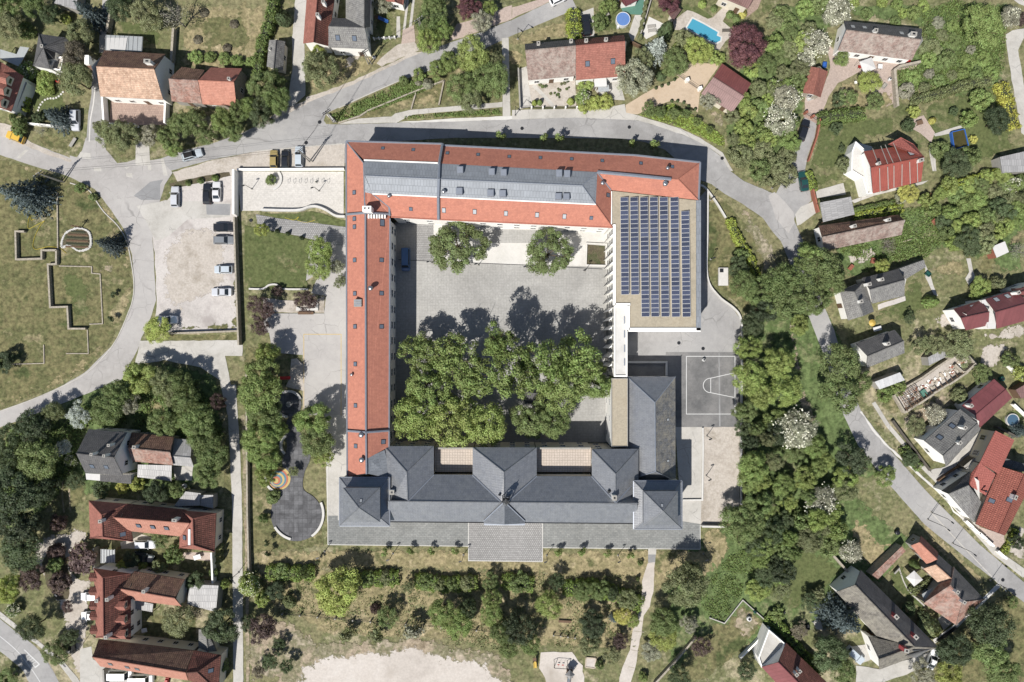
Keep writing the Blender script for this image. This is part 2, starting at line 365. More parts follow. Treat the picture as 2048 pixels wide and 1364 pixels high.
def wpoly(px, z=0.0): return ccw([tuple(W(x, y, z)) for x, y in px])
def inside(x, y, poly):
    c = False; n = len(poly)
    for i in range(n):
        x1, y1 = poly[i][:2]; x2, y2 = poly[i - 1][:2]
        if (y1 > y) != (y2 > y) and x < (x2 - x1) * (y - y1) / (y2 - y1) + x1: c = not c
    return c
def curve_px(pts, n=8, closed=False):
    """smooth line through photo pixels"""
    P = [Vector((a, b)) for a, b in pts]; out = []; L = len(P)
    for i in range(L if closed else L - 1):
        p0 = P[(i - 1) % L] if closed or i > 0 else P[i]; p1 = P[i]; p2 = P[(i + 1) % L]; p3 = P[(i + 2) % L] if closed or i + 2 < L else p2
        for k in range(n):
            t = k / n
            out.append(0.5 * ((2 * p1) + (p2 - p0) * t + (2 * p0 - 5 * p1 + 4 * p2 - p3) * t * t + (3 * p1 - p0 - 3 * p2 + p3) * t ** 3))
    if not closed: out.append(P[-1])
    return [(v.x, v.y) for v in out]
LAYER = []
def sheet(name, px, mat, z=None, rough=0.0, label=None, kind='structure', step=1.2, smooth=False):
    """a flat piece of ground; rough > 0 frays its edge (metres)"""
    if smooth: px = curve_px(px,6, True)
    P = [W(x, y) for x, y in px]
    if rough:
        q = []; rs = random.Random(sum(map(ord, name)) * 31 + round(px[0][0]) * 7 + len(px)); n = len(P)
        for i in range(n):
            a, b = P[i], P[(i + 1) % n]; k = max(1, int((b - a).length / step))
            for j in range(k): q.append(a.lerp(b, j / k) + Vector((rs.uniform(-rough, rough), rs.uniform(-rough, rough),0)))
        P = q
    bb = (min(p.x for p in P), min(p.y for p in P), max(p.x for p in P), max(p.y for p in P))
    lev = 1 + max([l for b, l in LAYER if b[0] < bb[2] and b[2] > bb[0] and b[1] < bb[3] and b[3] > bb[1]] or [0])
    LAYER.append((bb, lev)); zz = z if z is not None else lev * 0.004
    P = ccw([(p.x, p.y, zz) for p in P])
    if rough >= 0.2:                         # a frayed rim: 'fade' runs from 1 on the edge to 0 further in
        wdt = min(2.2,0.7 + rough * 2.2); st = 1.3; n = len(P); B = np.array([p[:2] for p in P]); D = np.roll(B,-1,0) - B; LL = (D ** 2).sum(1) + 1e-9
        gx, gy = np.meshgrid(np.arange(bb[0], bb[2], st), np.arange(bb[1], bb[3], st)); Q = np.stack([gx.ravel(), gy.ravel()],1) + np.random.RandomState(n).uniform(-.3, .3,(gx.size,2))
        Q = Q[[inside(x, y, P) for x, y in Q]] if len(Q) else Q
        dist = lambda q: np.sqrt((((q - B) - np.clip(((q - B) * D).sum(1) / LL,0,1)[:, None] * D) ** 2).sum(1)).min()
        Q = [q for q in Q if dist(q) > .35]
        vv, _, ff, *_ = delaunay_2d_cdt([Vector(p[:2]) for p in P] + [Vector(q) for q in Q], [(k,(k + 1) % n) for k in range(n)], [],1,1e-4)
        o = obj(name, [(v.x, v.y, zz) for v in vv], [tuple(f) for f in ff], mat)
        o.data.attributes.new('fade', 'FLOAT', 'POINT').data.foreach_set('value', [max(0.0,1 - dist(np.array(v)) / wdt) for v in vv])
    elif len(P) > 4:
        vv, _, ff, *_ = delaunay_2d_cdt([Vector(p[:2]) for p in P], [(k,(k + 1) % len(P)) for k in range(len(P))], [],1,1e-4)
        o = obj(name, [(v.x, v.y, zz) for v in vv], [tuple(f) for f in ff], mat)
    else: o = obj(name, P, [tuple(range(len(P)))], mat)
    return tag(o, label, None, None, kind)
def ribbon_px(line, width_px):
    out_l, out_r = [], []; n = len(line)
    for i,(x, y) in enumerate(line):
        a = line[max(i - 1,0)]; b = line[min(i + 1, n - 1)]; d = Vector((b[0] - a[0], b[1] - a[1])).normalized()
        w = width_px if not isinstance(width_px,(list, tuple)) else width_px[i]
        out_l.append((x - d.y * w / 2, y + d.x * w / 2)); out_r.append((x + d.y * w / 2, y - d.x * w / 2))
    return out_l + out_r[::-1]
def strip(name, line, width_px, mat, **kw):
    return sheet(name, ribbon_px(line, width_px), mat, **kw)
def wall_line(name, line, w, h, mat, label, cat='wall', group=None, cap=None, z=0.0):
    """a free-standing wall or kerb along photo pixels; w, h metres"""
    pts = [W(x, y, z) for x, y in line]; n = len(pts); Lf, Rt = [], []
    closed = (pts[0] - pts[-1]).length < 0.05
    if closed: pts = pts[:-1]; n -= 1
    for i in range(n):
        a = pts[i - 1] if (i > 0 or closed) else None; b = pts[(i + 1) % n] if (i < n - 1 or closed) else None; p = pts[i]
        d1 = (p - a).normalized() if a is not None else (b - p).normalized(); d2 = (b - p).normalized() if b is not None else d1
        t = (d1 + d2); t = t.normalized() if t.length > 1e-4 else d1
        nrm = Vector((-t.y, t.x,0)); k = w / 2 / max(0.4, nrm.dot(Vector((-d1.y, d1.x,0))))
        Lf.append(p + nrm * k); Rt.append(p - nrm * k)
    v = []; f = []
    for i in range(n): v += [Lf[i], Rt[i], Rt[i] + Vector((0,0, h)), Lf[i] + Vector((0,0, h))]
    m = n if closed else n - 1
    for i in range(m):
        a, b = 4 * i,4 * ((i + 1) % n)
        f += [(a + 1, b + 1, b + 2, a + 2),(a + 3, a + 2, b + 2, b + 3),(b, a, a + 3, b + 3)]
    if not closed: f += [(0,1,2,3),(4 * n - 4,4 * n - 1,4 * n - 2,4 * n - 3)]
    c = sum(pts, Vector()) / n; c.z = z
    if cap:
        r = root(name, c, label, cat, group); part('wall_body', v, f, mat, r)
        o = Vector((0,0, h)); e = 0.05
        cv = []; cf = []
        for i in range(n):
            d = (Lf[i] - Rt[i]).normalized() * e
            cv += [Lf[i] + d + o, Rt[i] - d + o, Rt[i] - d + o * (1 + 0.08 / h), Lf[i] + d + o * (1 + 0.08 / h)]
        part('coping', cv, f, cap, r); return r
    o = obj(name, [x - c for x in v], f, mat); o.location = c
    return tag(o, label, cat, group)

# ---------------------------------------------------------------- buildings
WIN = {}
def window_mesh(w, h):
    k = (round(w,2), round(h,2))
    if k not in WIN:
        b = MB(); b.add(box_v((0,0,0), w,0.06, h), BOXF)
        m = mesh('window', b.v, b.f, 'm_glass'); fr = MB(); t = 0.09
        for c, sx, sz in (((0,0,-0.02), w + .1, t),((0,0, h - t + .02), w + .1, t)): fr.box(c, sx,0.12, sz)
        for x in (-w / 2, w / 2,0): fr.box((x,0,0), t if x else .06,0.11 if x else 0.1, h)
        WIN[k] = (m, mesh('frame', fr.v, fr.f, 'm_white'))
    return WIN[k]
def window(parent, p, ang, w=1.0, h=1.4, frame=True):
    """a window in a wall; ang = direction that the wall faces"""
    a, b = window_mesh(w, h); o = bpy.data.objects.new('window', a); link(o, parent)
    o.location = Vector(p) - world_loc(parent); o.rotation_euler = (0,0, ang + math.pi / 2)
    if frame: link(bpy.data.objects.new('frame', b), o)
    return o
def door(parent, p, ang, w=1.0, h=2.1, mat='m_wood'):
    b = MB().box((0,0,0), w,0.1, h); o = obj('door', b.v, b.f, mat, parent)
    o.location = Vector(p) - world_loc(parent); o.rotation_euler = (0,0, ang + math.pi / 2)
    hnd = MB().box((w * .38,-0.08,1.0),0.12,0.06,0.05).box((w * .38,0.08,1.0),0.12,0.06,0.05); obj('handle', hnd.v, hnd.f, 'm_steel', o)
    return o
def uv_roof(me, faces, verts):
    uv = me.uv_layers.new(name='UVMap'); i = 0
    for p in me.polygons:
        n = p.normal; e = Vector((0,0,1)).cross(n)
        e = e.normalized() if e.length > 1e-3 else Vector((1,0,0)); s = n.cross(e)
        for li in p.loop_indices:
            co = me.vertices[me.loops[li].vertex_index].co; uv.data[li].uv = (co.dot(e), co.dot(s))
def roof_slab(name, pts, faces, mat, parent, th=0.16):
    """roof faces given as world points; made into a slab of thickness th"""
    off = world_loc(parent); pts = [Vector(p) - off for p in pts]
    fixed = []
    for f in faces:
        nrm = Vector((0,0,0))
        for i in range(len(f)):
            a, b = pts[f[i]], pts[f[(i + 1) % len(f)]]
            nrm += Vector(((a.y - b.y) * (a.z + b.z),(a.z - b.z) * (a.x + b.x),(a.x - b.x) * (a.y + b.y)))
        fixed.append(tuple(f) if nrm.z > 0 else tuple(f)[::-1])
    use = sorted({i for f in fixed for i in f}); ix = {k: i for i, k in enumerate(use)}; pts = [pts[k] for k in use]; fixed = [tuple(ix[i] for i in f) for f in fixed]
    n = len(pts); v = pts + [p - Vector((0,0, th)) for p in pts]; F2 = list(fixed) + [tuple(i + n for i in f)[::-1] for f in fixed]
    ed = {}
    for f in fixed:
        for i in range(len(f)):
            a, b = f[i], f[(i + 1) % len(f)]; ed[(a, b)] = 1
    for (a, b) in ed:
        if (b, a) not in ed: F2.append((b, a, a + n, b + n))
    o = obj(name, v, F2, mat, parent); uv_roof(o.data, F2, v)
    o['_top'] = 1
    return o, [[pts[i] + off for i in f] for f in fixed]
def ray_hit(px, polys):
    """where the line of sight through a photo pixel meets the given roof faces: point, normal"""
    o = Vector((0,0, HC)); d = (W(px[0], px[1]) - o).normalized(); best = None
    for P in polys:
        bv = BVHTree.FromPolygons(P, [tuple(range(len(P)))])
        h = bv.ray_cast(o, d)
        if h[0] is not None and (best is None or h[3] < best[2]): best = (h[0], h[1] if h[1].z > 0 else -h[1], h[3])
    return (best[0], best[1]) if best else (None, None)
def roof_window(parent, polys, px, w=0.8, l=1.0, glass='m_skylight'):
    p, n = ray_hit(px, polys)
    if p is None: return
    e = Vector((0,0,1)).cross(n); e = e.normalized() if e.length > 1e-3 else Vector((1,0,0)); s = n.cross(e)
    off = world_loc(parent); p = p - off
    q = lambda a, b, c: p + e * a * w / 2 + s * b * l / 2 + n * c
    fr = MB(); k = 1.22
    fr.add([q(a * k, b * k, c) for c in (-0.05,0.07) for a, b in ((-1,-1),(1,-1),(1,1),(-1,1))], BOXF)
    o = obj('roof_window', fr.v, fr.f, 'm_darkmetal', parent)
    gl = MB().add([q(a, b, c) for c in (0.0,0.10) for a, b in ((-1,-1),(1,-1),(1,1),(-1,1))], BOXF); obj('pane', gl.v, gl.f, glass, o)
    return o
def chimney(parent, polys, px, w=0.6, l=0.6, h=1.4, mat='m_wall_white', rz=0.0, cap='m_wall_grey'):
    p, n = ray_hit(px, polys)
    if p is None: return
    p = W(px[0], px[1], p.z + h * 0.6); p.z -= h * 0.6
    p = p - world_loc(parent)
    b = MB().box(p + Vector((0,0,-0.6)), w, l, h + 0.6, rz); o = obj('chimney', b.v, b.f, mat, parent)
    c = MB().box(p + Vector((0,0, h)), w + 0.14, l + 0.14,0.1, rz); obj('cap', c.v, c.f, cap, o)
    f = MB().box(p + Vector((0,0, h + 0.1)), w * .45, l * .45,0.06, rz); obj('flue', f.v, f.f, 'm_darkmetal', o)
    return o
def vent(parent, polys, px, r=0.22, h=0.8, mat='m_steel'):
    p, n = ray_hit(px, polys)
    if p is None: return
    p = p - world_loc(parent)
    b = MB().lathe(p + Vector((0,0,-0.2)), [(r * .7,0),(r * .7, h),(r * 1.3, h + .05),(r * 1.3, h + .2),(r * .5, h + .35)],12)
    return obj('vent_pipe', b.v, b.f, mat, parent, True)
def bars(name, segs, r, mat, parent, n=5):
    """each ridge or hip line its own capping piece"""
    for a, b in segs: MB().tube([a, b], r, n).part(name, mat, parent)
def wall_windows(parent, a, b, z0, z1, n=None, w=1.0, h=1.3, frame=True, rows=1, with_door=False, spacing=3.0, out=0.02, dmat='m_wood'):
    """windows along the wall from a to b (left to right seen from outside = ccw footprint edge)"""
    a = Vector((a[0], a[1],0)); b = Vector((b[0], b[1],0)); d = b - a; L = d.length
    if L < 1.8: return
    d.normalize(); nrm = Vector((d.y,-d.x,0)); ang = math.atan2(nrm.y, nrm.x)
    n = n or max(1, int(L / spacing))
    for r in range(rows):
        zz = z0 + (z1 - z0) * r / rows + min(0.9,(z1 - z0) / rows * 0.32)
        hh = min(h,(z1 - z0) / rows * 0.5)
        for i in range(n):
            p = a + d * (L * (i + .5) / n) + nrm * out
            if with_door and r == 0 and i == n // 2: door(parent,(p.x, p.y, z0), ang,1.0, min(2.1,(z1 - z0) - .2), dmat)
            else: window(parent,(p.x, p.y, zz), ang, w, hh, frame)
def inset(P, d):
    """pull a ccw footprint in by d"""
    n = len(P); out = []
    for i in range(n):
        a, p, b = Vector(P[i - 1][:2]), Vector(P[i][:2]), Vector(P[(i + 1) % n][:2])
        d1 = (p - a).normalized(); d2 = (b - p).normalized(); n1 = Vector((-d1.y, d1.x)); n2 = Vector((-d2.y, d2.x))
        t = n1 + n2; t = t.normalized() if t.length > 1e-4 else n1
        k = d / max(0.35, t.dot(n1)); q = p + t * k; out.append((q.x, q.y))
    return out
def gable(r, eaves, ridge, ze, zr, roof='m_redold', wall='m_wall_cream', hips=(0,0), over=0.3, zb=0.0, chim=(), sky=(), vents=(), win=True, rows=1,
          ridgecap='m_ridge', with_door=True, cmat='m_wall_white', name='roof', skyglass='m_skylight', ch=1.3, cw=0.6, roof2=None, frame=True, ze2=None):
    """one ridged roof with the walls under it, as parts of r. eaves A, B | C, D in photo pixels: A-B and C-D the long sides, ridge R0 (near A, D) - R1"""
    ze2 = ze if ze2 is None else ze2
    A, B, C, D = W(*eaves[0], ze), W(*eaves[1], ze), W(*eaves[2], ze2), W(*eaves[3], ze2)
    R0, R1 = W(*ridge[0], zr), W(*ridge[1], zr)
    pts = [A, B, C, D, R0, R1]; polys = []
    f1 = [(0,1,5,4)]; f2 = [(2,3,4,5)]
    hf = ([(3,0,4)] if hips[0] else []) + ([(1,2,5)] if hips[1] else [])
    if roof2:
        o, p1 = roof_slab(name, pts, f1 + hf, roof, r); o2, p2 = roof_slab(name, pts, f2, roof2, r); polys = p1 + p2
    else:
        o, polys = roof_slab(name, pts, f1 + f2 + hf, roof, r)
    up = Vector((0,0,0.04)); segs = [(R0 + up, R1 + up)]
    if hips[0]: segs += [(A + up, R0 + up),(D + up, R0 + up)]
    if hips[1]: segs += [(B + up, R1 + up),(C + up, R1 + up)]
    bars('ridge_cap', segs,0.11, ridgecap if ridgecap != 'm_ridge' else roof, r)
    foot = [(A.x, A.y),(B.x, B.y),(C.x, C.y),(D.x, D.y)]; rev = False
    ar = sum(foot[i][0] * foot[(i + 1) % 4][1] - foot[(i + 1) % 4][0] * foot[i][1] for i in range(4))
    if ar < 0: foot = [foot[1], foot[0], foot[3], foot[2]]; R0, R1 = R1, R0; hips = (hips[1], hips[0]); zA, zC = ze, ze2
    else: zA, zC = ze, ze2
    ft = inset(foot, over); a, b, c, d = [Vector((p[0], p[1],0)) for p in ft]
    mid = lambda u, v: (u + v) / 2
    zw = lambda z: z - 0.05
    def V(p, z): return Vector((p.x, p.y, z))
    mR0 = mid(d, a); mR1 = mid(b, c)
    R0p = Vector((R0.x, R0.y,0)); R1p = Vector((R1.x, R1.y,0))
    walls = MB()
    walls.add([V(a, zb), V(b, zb), V(b, zw(zA)), V(a, zw(zA))], [(0,1,2,3)])
    walls.add([V(c, zb), V(d, zb), V(d, zw(zC)), V(c, zw(zC))], [(0,1,2,3)])
    for (u, v, zu, zv, R, hip) in ((b, c, zA, zC, R1p, hips[1]),(d, a, zC, zA, R0p, hips[0])):
        if hip: walls.add([V(u, zb), V(v, zb), V(v, zw(zv)), V(u, zw(zu))], [(0,1,2,3)])
        else:
            L = (v - u); t = max(0.1, min(0.9,(R - u).dot(L) / max(1e-6, L.length_squared))); q = u + L * t
            walls.add([V(u, zb), V(v, zb), V(v, zw(zv)), V(q, zr - 0.15), V(u, zw(zu))], [(0,1,2,3,4)])
    wo = walls.part('wall', wall, r)
    if win:
        wall_windows(r, a, b, zb, zA, rows=rows, with_door=with_door, frame=frame); wall_windows(r, c, d, zb, zC, rows=rows, frame=frame)
        wall_windows(r, b, c, zb, zA, rows=rows, spacing=4.0, frame=frame); wall_windows(r, d, a, zb, zA, rows=rows, spacing=4.0, frame=frame)
    rz = math.atan2((B - A).y,(B - A).x)
    for c_ in chim: chimney(r, polys, c_[:2], *(c_[2:4] if len(c_) > 3 else (cw, cw)), h=(c_[4] if len(c_) > 4 else ch), mat=cmat, rz=rz)
    for s_ in sky: roof_window(r, polys, s_, glass=skyglass)
    for s_ in vents: vent(r, polys, s_)
    return polys
def fan_roof(r, outline, apex, ze, za, roof, wall='m_wall_white', zb=0.0, over=0.3, win=True, chim=(), sky=(), rows=1):
    """hipped roof whose faces all rise to one point"""
    P = [W(x, y, ze) for x, y in outline]; P = [Vector(p) for p in ccw([tuple(p) for p in P])]; ap = W(*apex, za); n = len(P)
    o, polys = roof_slab('roof', P + [ap], [(i,(i + 1) % n, n) for i in range(n)], roof, r)
    ft = inset([(p.x, p.y) for p in P], over); w = MB()
    for i in range(n):
        a, b = ft[i], ft[(i + 1) % n]; w.add([(a[0], a[1], zb),(b[0], b[1], zb),(b[0], b[1], ze - .03),(a[0], a[1], ze - .03)], [(0,1,2,3)])
    w.part('wall', wall, r)
    bars('ridge_cap', [(p + Vector((0,0, .04)), ap + Vector((0,0, .04))) for p in P],0.09, roof, r)
    if win:
        for i in range(n): wall_windows(r, ft[i], ft[(i + 1) % n], zb, ze, rows=rows)
    for c_ in chim: chimney(r, polys, c_)
    for s_ in sky: roof_window(r, polys, s_)
    return polys
def flat(r, outline, z, roof, wall='m_wall_white', zb=0.0, parapet=0.0, pmat='m_wall_white', pw=0.3, win=False, rows=1, name='flat_roof', over=0.0, slope=None, winw=1.0, walls=True):
    """flat-roofed block; outline in photo pixels at roof height. slope = heights per corner for a lean-to"""
    zs = slope or [z] * len(outline)
    P = [tuple(W(x, y, zz)) for (x, y), zz in zip(outline, zs)]
    P2 = ccw(P); n = len(P2)
    o, polys = roof_slab(name, P2, [tuple(range(n))], roof, r,0.12)
    ft = inset([(p[0], p[1]) for p in P2], over) if over else [(p[0], p[1]) for p in P2]
    if walls:
        w = MB()
        for i in range(n):
            a, b = ft[i], ft[(i + 1) % n]; za, zb2 = P2[i][2], P2[(i + 1) % n][2]
            w.add([(a[0], a[1], zb),(b[0], b[1], zb),(b[0], b[1], zb2 - .01),(a[0], a[1], za - .01)], [(0,1,2,3)])
        w.part('wall', wall, r)
    if parapet:
        inn = inset([(p[0], p[1]) for p in P2], pw); out = inset([(p[0], p[1]) for p in P2],-0.04); b = MB()
        for i in range(n):
            j = (i + 1) % n; zt = P2[i][2]
            vs = [(*out[i], zt - .3),(*out[j], zt - .3),(*inn[j], zt - .3),(*inn[i], zt - .3)]
            vs += [(v[0], v[1], zt + parapet) for v in vs]
            MB().add(vs, BOXF).part('parapet', pmat, r)
    if win:
        for i in range(n): wall_windows(r, ft[i], ft[(i + 1) % n], zb, P2[i][2], rows=rows, w=winw)
    return polys
def centre(pts, z=0.0):
    return W(sum(p[0] for p in pts) / len(pts), sum(p[1] for p in pts) / len(pts), z)
def house(name, label, eaves, ridge, ze, zr, cat='house', group=None, **kw):
    c = centre(eaves, ze); c.z = 0; r = root(name, c, label, cat, group)
    polys = gable(r, eaves, ridge, ze, zr, **kw); r_polys[r.name] = polys
    return r
r_polys = {}
def dormer(parent, polys, px, ang, w=1.3, l=1.8, h=1.1, mat='m_browntile', wall='m_wall_cream'):
    """gabled roof dormer that looks towards ang"""
    p, n = ray_hit(px, polys)
    if p is None: return
    p = p - world_loc(parent); d = Vector((math.cos(ang), math.sin(ang),0)); s = Vector((-d.y, d.x,0)); hw = w / 2
    q = lambda a, b, z: p + d * a + s * b + Vector((0,0, z))
    o = obj('dormer', [q(0.5,-hw,-1), q(0.5, hw,-1), q(0.5, hw, h - .5), q(0.5,0, h), q(0.5,-hw, h - .5), q(-l,-hw,-1), q(-l, hw,-1), q(-l, hw, h - .5), q(-l,0, h), q(-l,-hw, h - .5)],
            [(0,1,2,3,4),(1,6,7,2),(5,0,4,9)], wall, parent)
    rf = [q(0.75,-hw - .2, h - .62), q(0.75,0, h + .06), q(-l,0, h + .06), q(-l,-hw - .2, h - .62), q(0.75, hw + .2, h - .62), q(-l, hw + .2, h - .62)]
    ro, _ = roof_slab('dormer_roof', [x + world_loc(parent) for x in rf], [(0,1,2,3),(1,4,5,2)], mat, o,0.08)
    a, b = window_mesh(w * .6,0.6); wn = bpy.data.objects.new('window', a); link(wn, o); wn.location = q(0.52,0,-0.35); wn.rotation_euler = (0,0, ang + math.pi / 2)
    return o
# ---------------------------------------------------------------- ground, roads, paths
A00, A10, A20, A30 = T(0,0), T(1,0), T(2,0), T(3,0)
A01, A11, A21, A31 = T(0,1), T(1,1), T(2,1), T(3,1)
A02, A12, A22, A32 = T(0,2), T(1,2), T(2,2), T(3,2)
A03, A13, A23, A33 = T(0,3), T(1,3), T(2,3), T(3,3)
g0 = 900
tag(obj('ground', [(-g0,-g0,0),(g0,-g0,0),(g0, g0,0),(-g0, g0,0)], [(0,1,2,3)], 'm_ground'), kind='structure')
# lawns and meadows
sheet('meadow', F(-200,300,0,312,60,330,130,350,190,378,222,420,248,458,264,510,270,570,264,604,246,650,226,690,170,745,100,785,0,825,-200,880), 'm_meadow', rough=0.2)
strip('dry_fringe', curve_px(F(20,328,120,358,180,386,212,424,238,465,252,512,258,570,252,602,236,642,214,682,160,732,95,772,0,810,-100,840),3),26, 'm_dry', rough=0.6)
for q in ((250,290,420,260,440,380,330,480,240,470,220,360),(520,380,600,350,650,400,600,450,530,440),(740,690,900,680,960,760,880,850,780,820),(490,650,600,660,620,740,500,740)): sheet('bare_patch', A01.p(*q), 'm_soil', rough=0.8)
sheet('meadow_patch', A01.p(440,770,700,790,780,1180,620,1200,540,1060,450,1040), 'm_lawn', rough=0.9)
sheet('orchard_meadow', F(366,0,540,0,530,90,520,150,350,150,360,60), 'm_dry', rough=0.8)
sheet('orchard_meadow', F(378,30,500,20,505,110,400,112), 'm_meadow', rough=1.2)
sheet('garden_lawn', A00.p(230,560,520,700,560,900,340,1010,240,960), 'm_lawn', rough=0.3)
sheet('garden_lawn', A00.p(930,130,1300,190,1290,400,880,280,890,180), 'm_lawn', rough=0.3)
sheet('verge', A00.p(200,1050,560,1060,700,760,690,1000,570,1240,380,1200), 'm_meadow', rough=0.3)
sheet('verge', A00.p(870,1180,1080,1180,1080,1270,930,1290), 'm_meadow', rough=0.3)
sheet('verge', A00.p(1370,830,1560,840,1950,840,1950,560,2040,560,2040,900,1400,1000), 'm_dry', rough=0.4)
sheet('verge', A10.p(380,560,720,440,960,420,1130,350,1260,370,960,560,720,660,400,780), 'm_dry', rough=0.4)
sheet('garden_lawn', A10.p(930,120,1120,60,1110,350,940,400), 'm_lawn', rough=0.4)
sheet('bank', A10.p(560,900,720,850,900,760,1150,645,1380,560,2000,330,2000,800,1250,870,1080,930,700,985,560,985), 'm_meadow', rough=0.3)
sheet('dry_slope', A10.p(1250,780,1500,660,1460,840,1240,870), 'm_dry', rough=0.3)
sheet('verge', A10.p(1110,970,1200,930,1950,870,1960,930,1300,960), 'm_soil', rough=0.3)
sheet('verge', A10.p(660,1180,700,1200,700,1364,600,1364), 'm_meadow', rough=0.3)
sheet('dry_verge', A20.p(-60,290,480,120,470,300,0,400,-60,400), 'm_dry', rough=0.4)
sheet('dry_verge', A20.p(-70,390,100,370,120,530,30,540,-60,560), 'm_dry', rough=0.3)
sheet('garden_lawn', A20.p(620,60,860,40,980,90,940,250,600,290), 'm_lawn', rough=0.3)
sheet('garden_lawn', A20.p(1110,0,1270,40,1220,180,1090,130), 'm_lawn', rough=0.3)
sheet('pool_lawn', A20.p(1360,40,1440,30,1600,130,1570,150,1430,90,1370,110), 'm_lawn')
sheet('pool_lawn', A20.p(1680,170,1820,190,1760,230,1680,210), 'm_lawn')
sheet('side_lawn', A20.p(1990,0,2100,0,2060,150,1920,170), 'm_lawn', rough=0.3)
sheet('front_bed', A20.p(1010,920,1280,820,1400,880,1340,1020,1160,970), 'm_lawn', rough=0.3)
sheet('front_bed', A20.p(1350,1020,1440,930,1700,1100,1690,1180,1500,1100), 'm_lawn', rough=0.3)
sheet('thicket_floor', F(1470,130,1530,90,1560,0,1700,0,1640,110,1600,270,1590,330,1560,380,1500,370,1450,310,1440,250), 'm_wild', rough=0.5)
sheet('wild_field', F(1690,0,2048,0,2010,80,2015,240,1960,250,1880,180,1790,190,1800,130,1850,60,1690,40), 'm_wild', rough=0.6)
sheet('bare_patch', A30.p(620,60,900,130,1230,190,1220,220,620,160), 'm_soil', rough=0.6)
sheet('bare_patch', A30.p(1490,80,1580,90,1560,270,1500,260), 'm_soil', rough=0.5)
sheet('bare_patch', A30.p(1150,690,1400,690,1240,770,1160,770), 'm_soil', rough=0.7)
sheet('back_lawn', A30.p(400,920,1030,900,1050,1080,700,1130,640,1364,310,1364), 'm_lawn', rough=0.4)
sheet('back_lawn', A30.p(1240,820,1850,640,1990,1180,1840,1260,1340,1364,1200,1100), 'm_lawn', rough=0.4)
sheet('house_lawn', A31.p(310,0,640,0,590,100,380,150), 'm_lawn', rough=0.3)
sheet('house_lawn', A31.p(680,260,1200,130,1230,230,690,320), 'm_lawn', rough=0.3)
sheet('wild_garden', F(1665,440,2048,370,2048,560,1890,500,1700,560,1668,530), 'm_wild', rough=0.4)
sheet('worn_yard', A31.p(560,650,900,570,880,720,640,800), 'm_dirtyard', rough=0.6)
sheet('cottage_lawn', A31.p(740,1240,860,1120,1100,930,1130,830,1250,820,1300,1110,1050,1230,780,1310), 'm_lawn', rough=0.4)
sheet('cottage_dry_grass', A31.p(930,1180,1100,1090,1110,1170,980,1240), 'm_dry', rough=0.7)
sheet('dry_garden', A31.p(1260,720,1600,680,1620,840,1420,880,1330,830), 'm_dry', rough=0.6)
sheet('dry_garden', A31.p(1640,640,1780,600,1900,700,1780,880,1660,840), 'm_meadow', rough=0.5)
sheet('field_corner', A31.p(1890,500,2060,410,2060,560,1920,630), 'm_dry', rough=0.3)
sheet('embankment', F(1418,380,1455,405,1490,450,1530,520,1510,580,1490,620,1440,580,1416,545), 'm_meadow', rough=0.15)
sheet('earth_slope', F(1460,400,1500,420,1560,500,1570,600,1600,760,1620,840,1590,800,1560,690,1530,560,1490,460), 'm_soil', rough=0.5)
sheet('wood_floor', F(1482,640,1540,560,1640,560,1700,700,1720,830,1790,960,1690,960,1640,1100,1480,1040), 'm_wild', rough=0.5)
sheet('wood_floor', F(1440,1050,1690,960,1780,1040,1840,1080,1690,1260,1560,1280,1380,1330,1330,1364,1330,1100), 'm_wild', rough=0.5)
sheet('earth_slope', F(1550,560,1590,620,1606,700,1620,780,1650,850,1600,862,1592,780,1575,690), 'm_soil', rough=0.6)
sheet('dry_clearing', A33.p(600,20,780,60,880,200,1060,260,860,500,760,440,640,260), 'm_dry', rough=0.6)
sheet('hollow_lawn', A33.p(-80,200,500,330,620,480,520,600,200,820,-100,640), 'm_lawn', rough=0.5)
sheet('green_slope', A23.p(1600,500,1780,300,2060,330,2060,480,1850,560,1820,700,1690,880,1560,840,1500,720), 'm_wild', rough=0.3)
sheet('verge', A23.p(1505,120,1680,120,1760,290,1600,560,1560,430,1505,300), 'm_dry', rough=0.3)
sheet('yard_plot', A23.p(1566,840,1690,890,1830,700,2042,890,1800,1160,1560,1364,1240,1364,1450,1000,1566,950), 'm_meadow', rough=0.2)
sheet('yard_bare_plot', A23.p(1700,880,1830,720,2020,890,1860,1080), 'm_soil', rough=0.5)
sheet('roadside_grass', A33.p(1140,0,1250,60,1780,580,1700,640,1340,330,1180,130), 'm_dry', rough=0.25)
sheet('slope_lawn', A33.p(1350,1050,1560,920,1740,720,1900,600,2100,800,2100,1400,1300,1400), 'm_meadow', rough=0.4)
sheet('courtyard_lawn', A33.p(930,520,1060,380,1150,560,1290,800,1200,820,1080,700,980,620), 'm_lawn', rough=0.2)
# south side of the school
sheet('dry_grass_strip', F(500,1095,1445,1095,1420,1160,1300,1190,1260,1160,1000,1150,700,1140,520,1160), 'm_dry', rough=0.4)
sheet('terraced_garden', F(505,1130,1290,1140,1270,1300,1000,1300,700,1260,540,1220), 'm_dry', rough=0.5)
sheet('garden_green_strip', F(520,1196,1000,1236,1180,1280,1180,1262,1000,1214,540,1180), 'm_wild', rough=0.6)
sheet('dry_bank', F(560,1210,1000,1245,1010,1290,860,1282,640,1275), 'm_dry', rough=0.5)
sheet('weedy_slope', F(490,1230,570,1230,660,1290,610,1364,490,1364), 'm_soil', rough=0.6)
sheet('weedy_ground', F(530,1400,560,1320,640,1272,780,1268,830,1262,900,1280,1000,1292,1040,1364,1040,1420,530,1420), 'm_soil', rough=0.9)
sheet('sand_field', F(575,1364,600,1330,650,1300,780,1294,820,1282,870,1300,970,1312,1012,1364,1010,1420,570,1420), 'm_sand', rough=0.8, smooth=False)
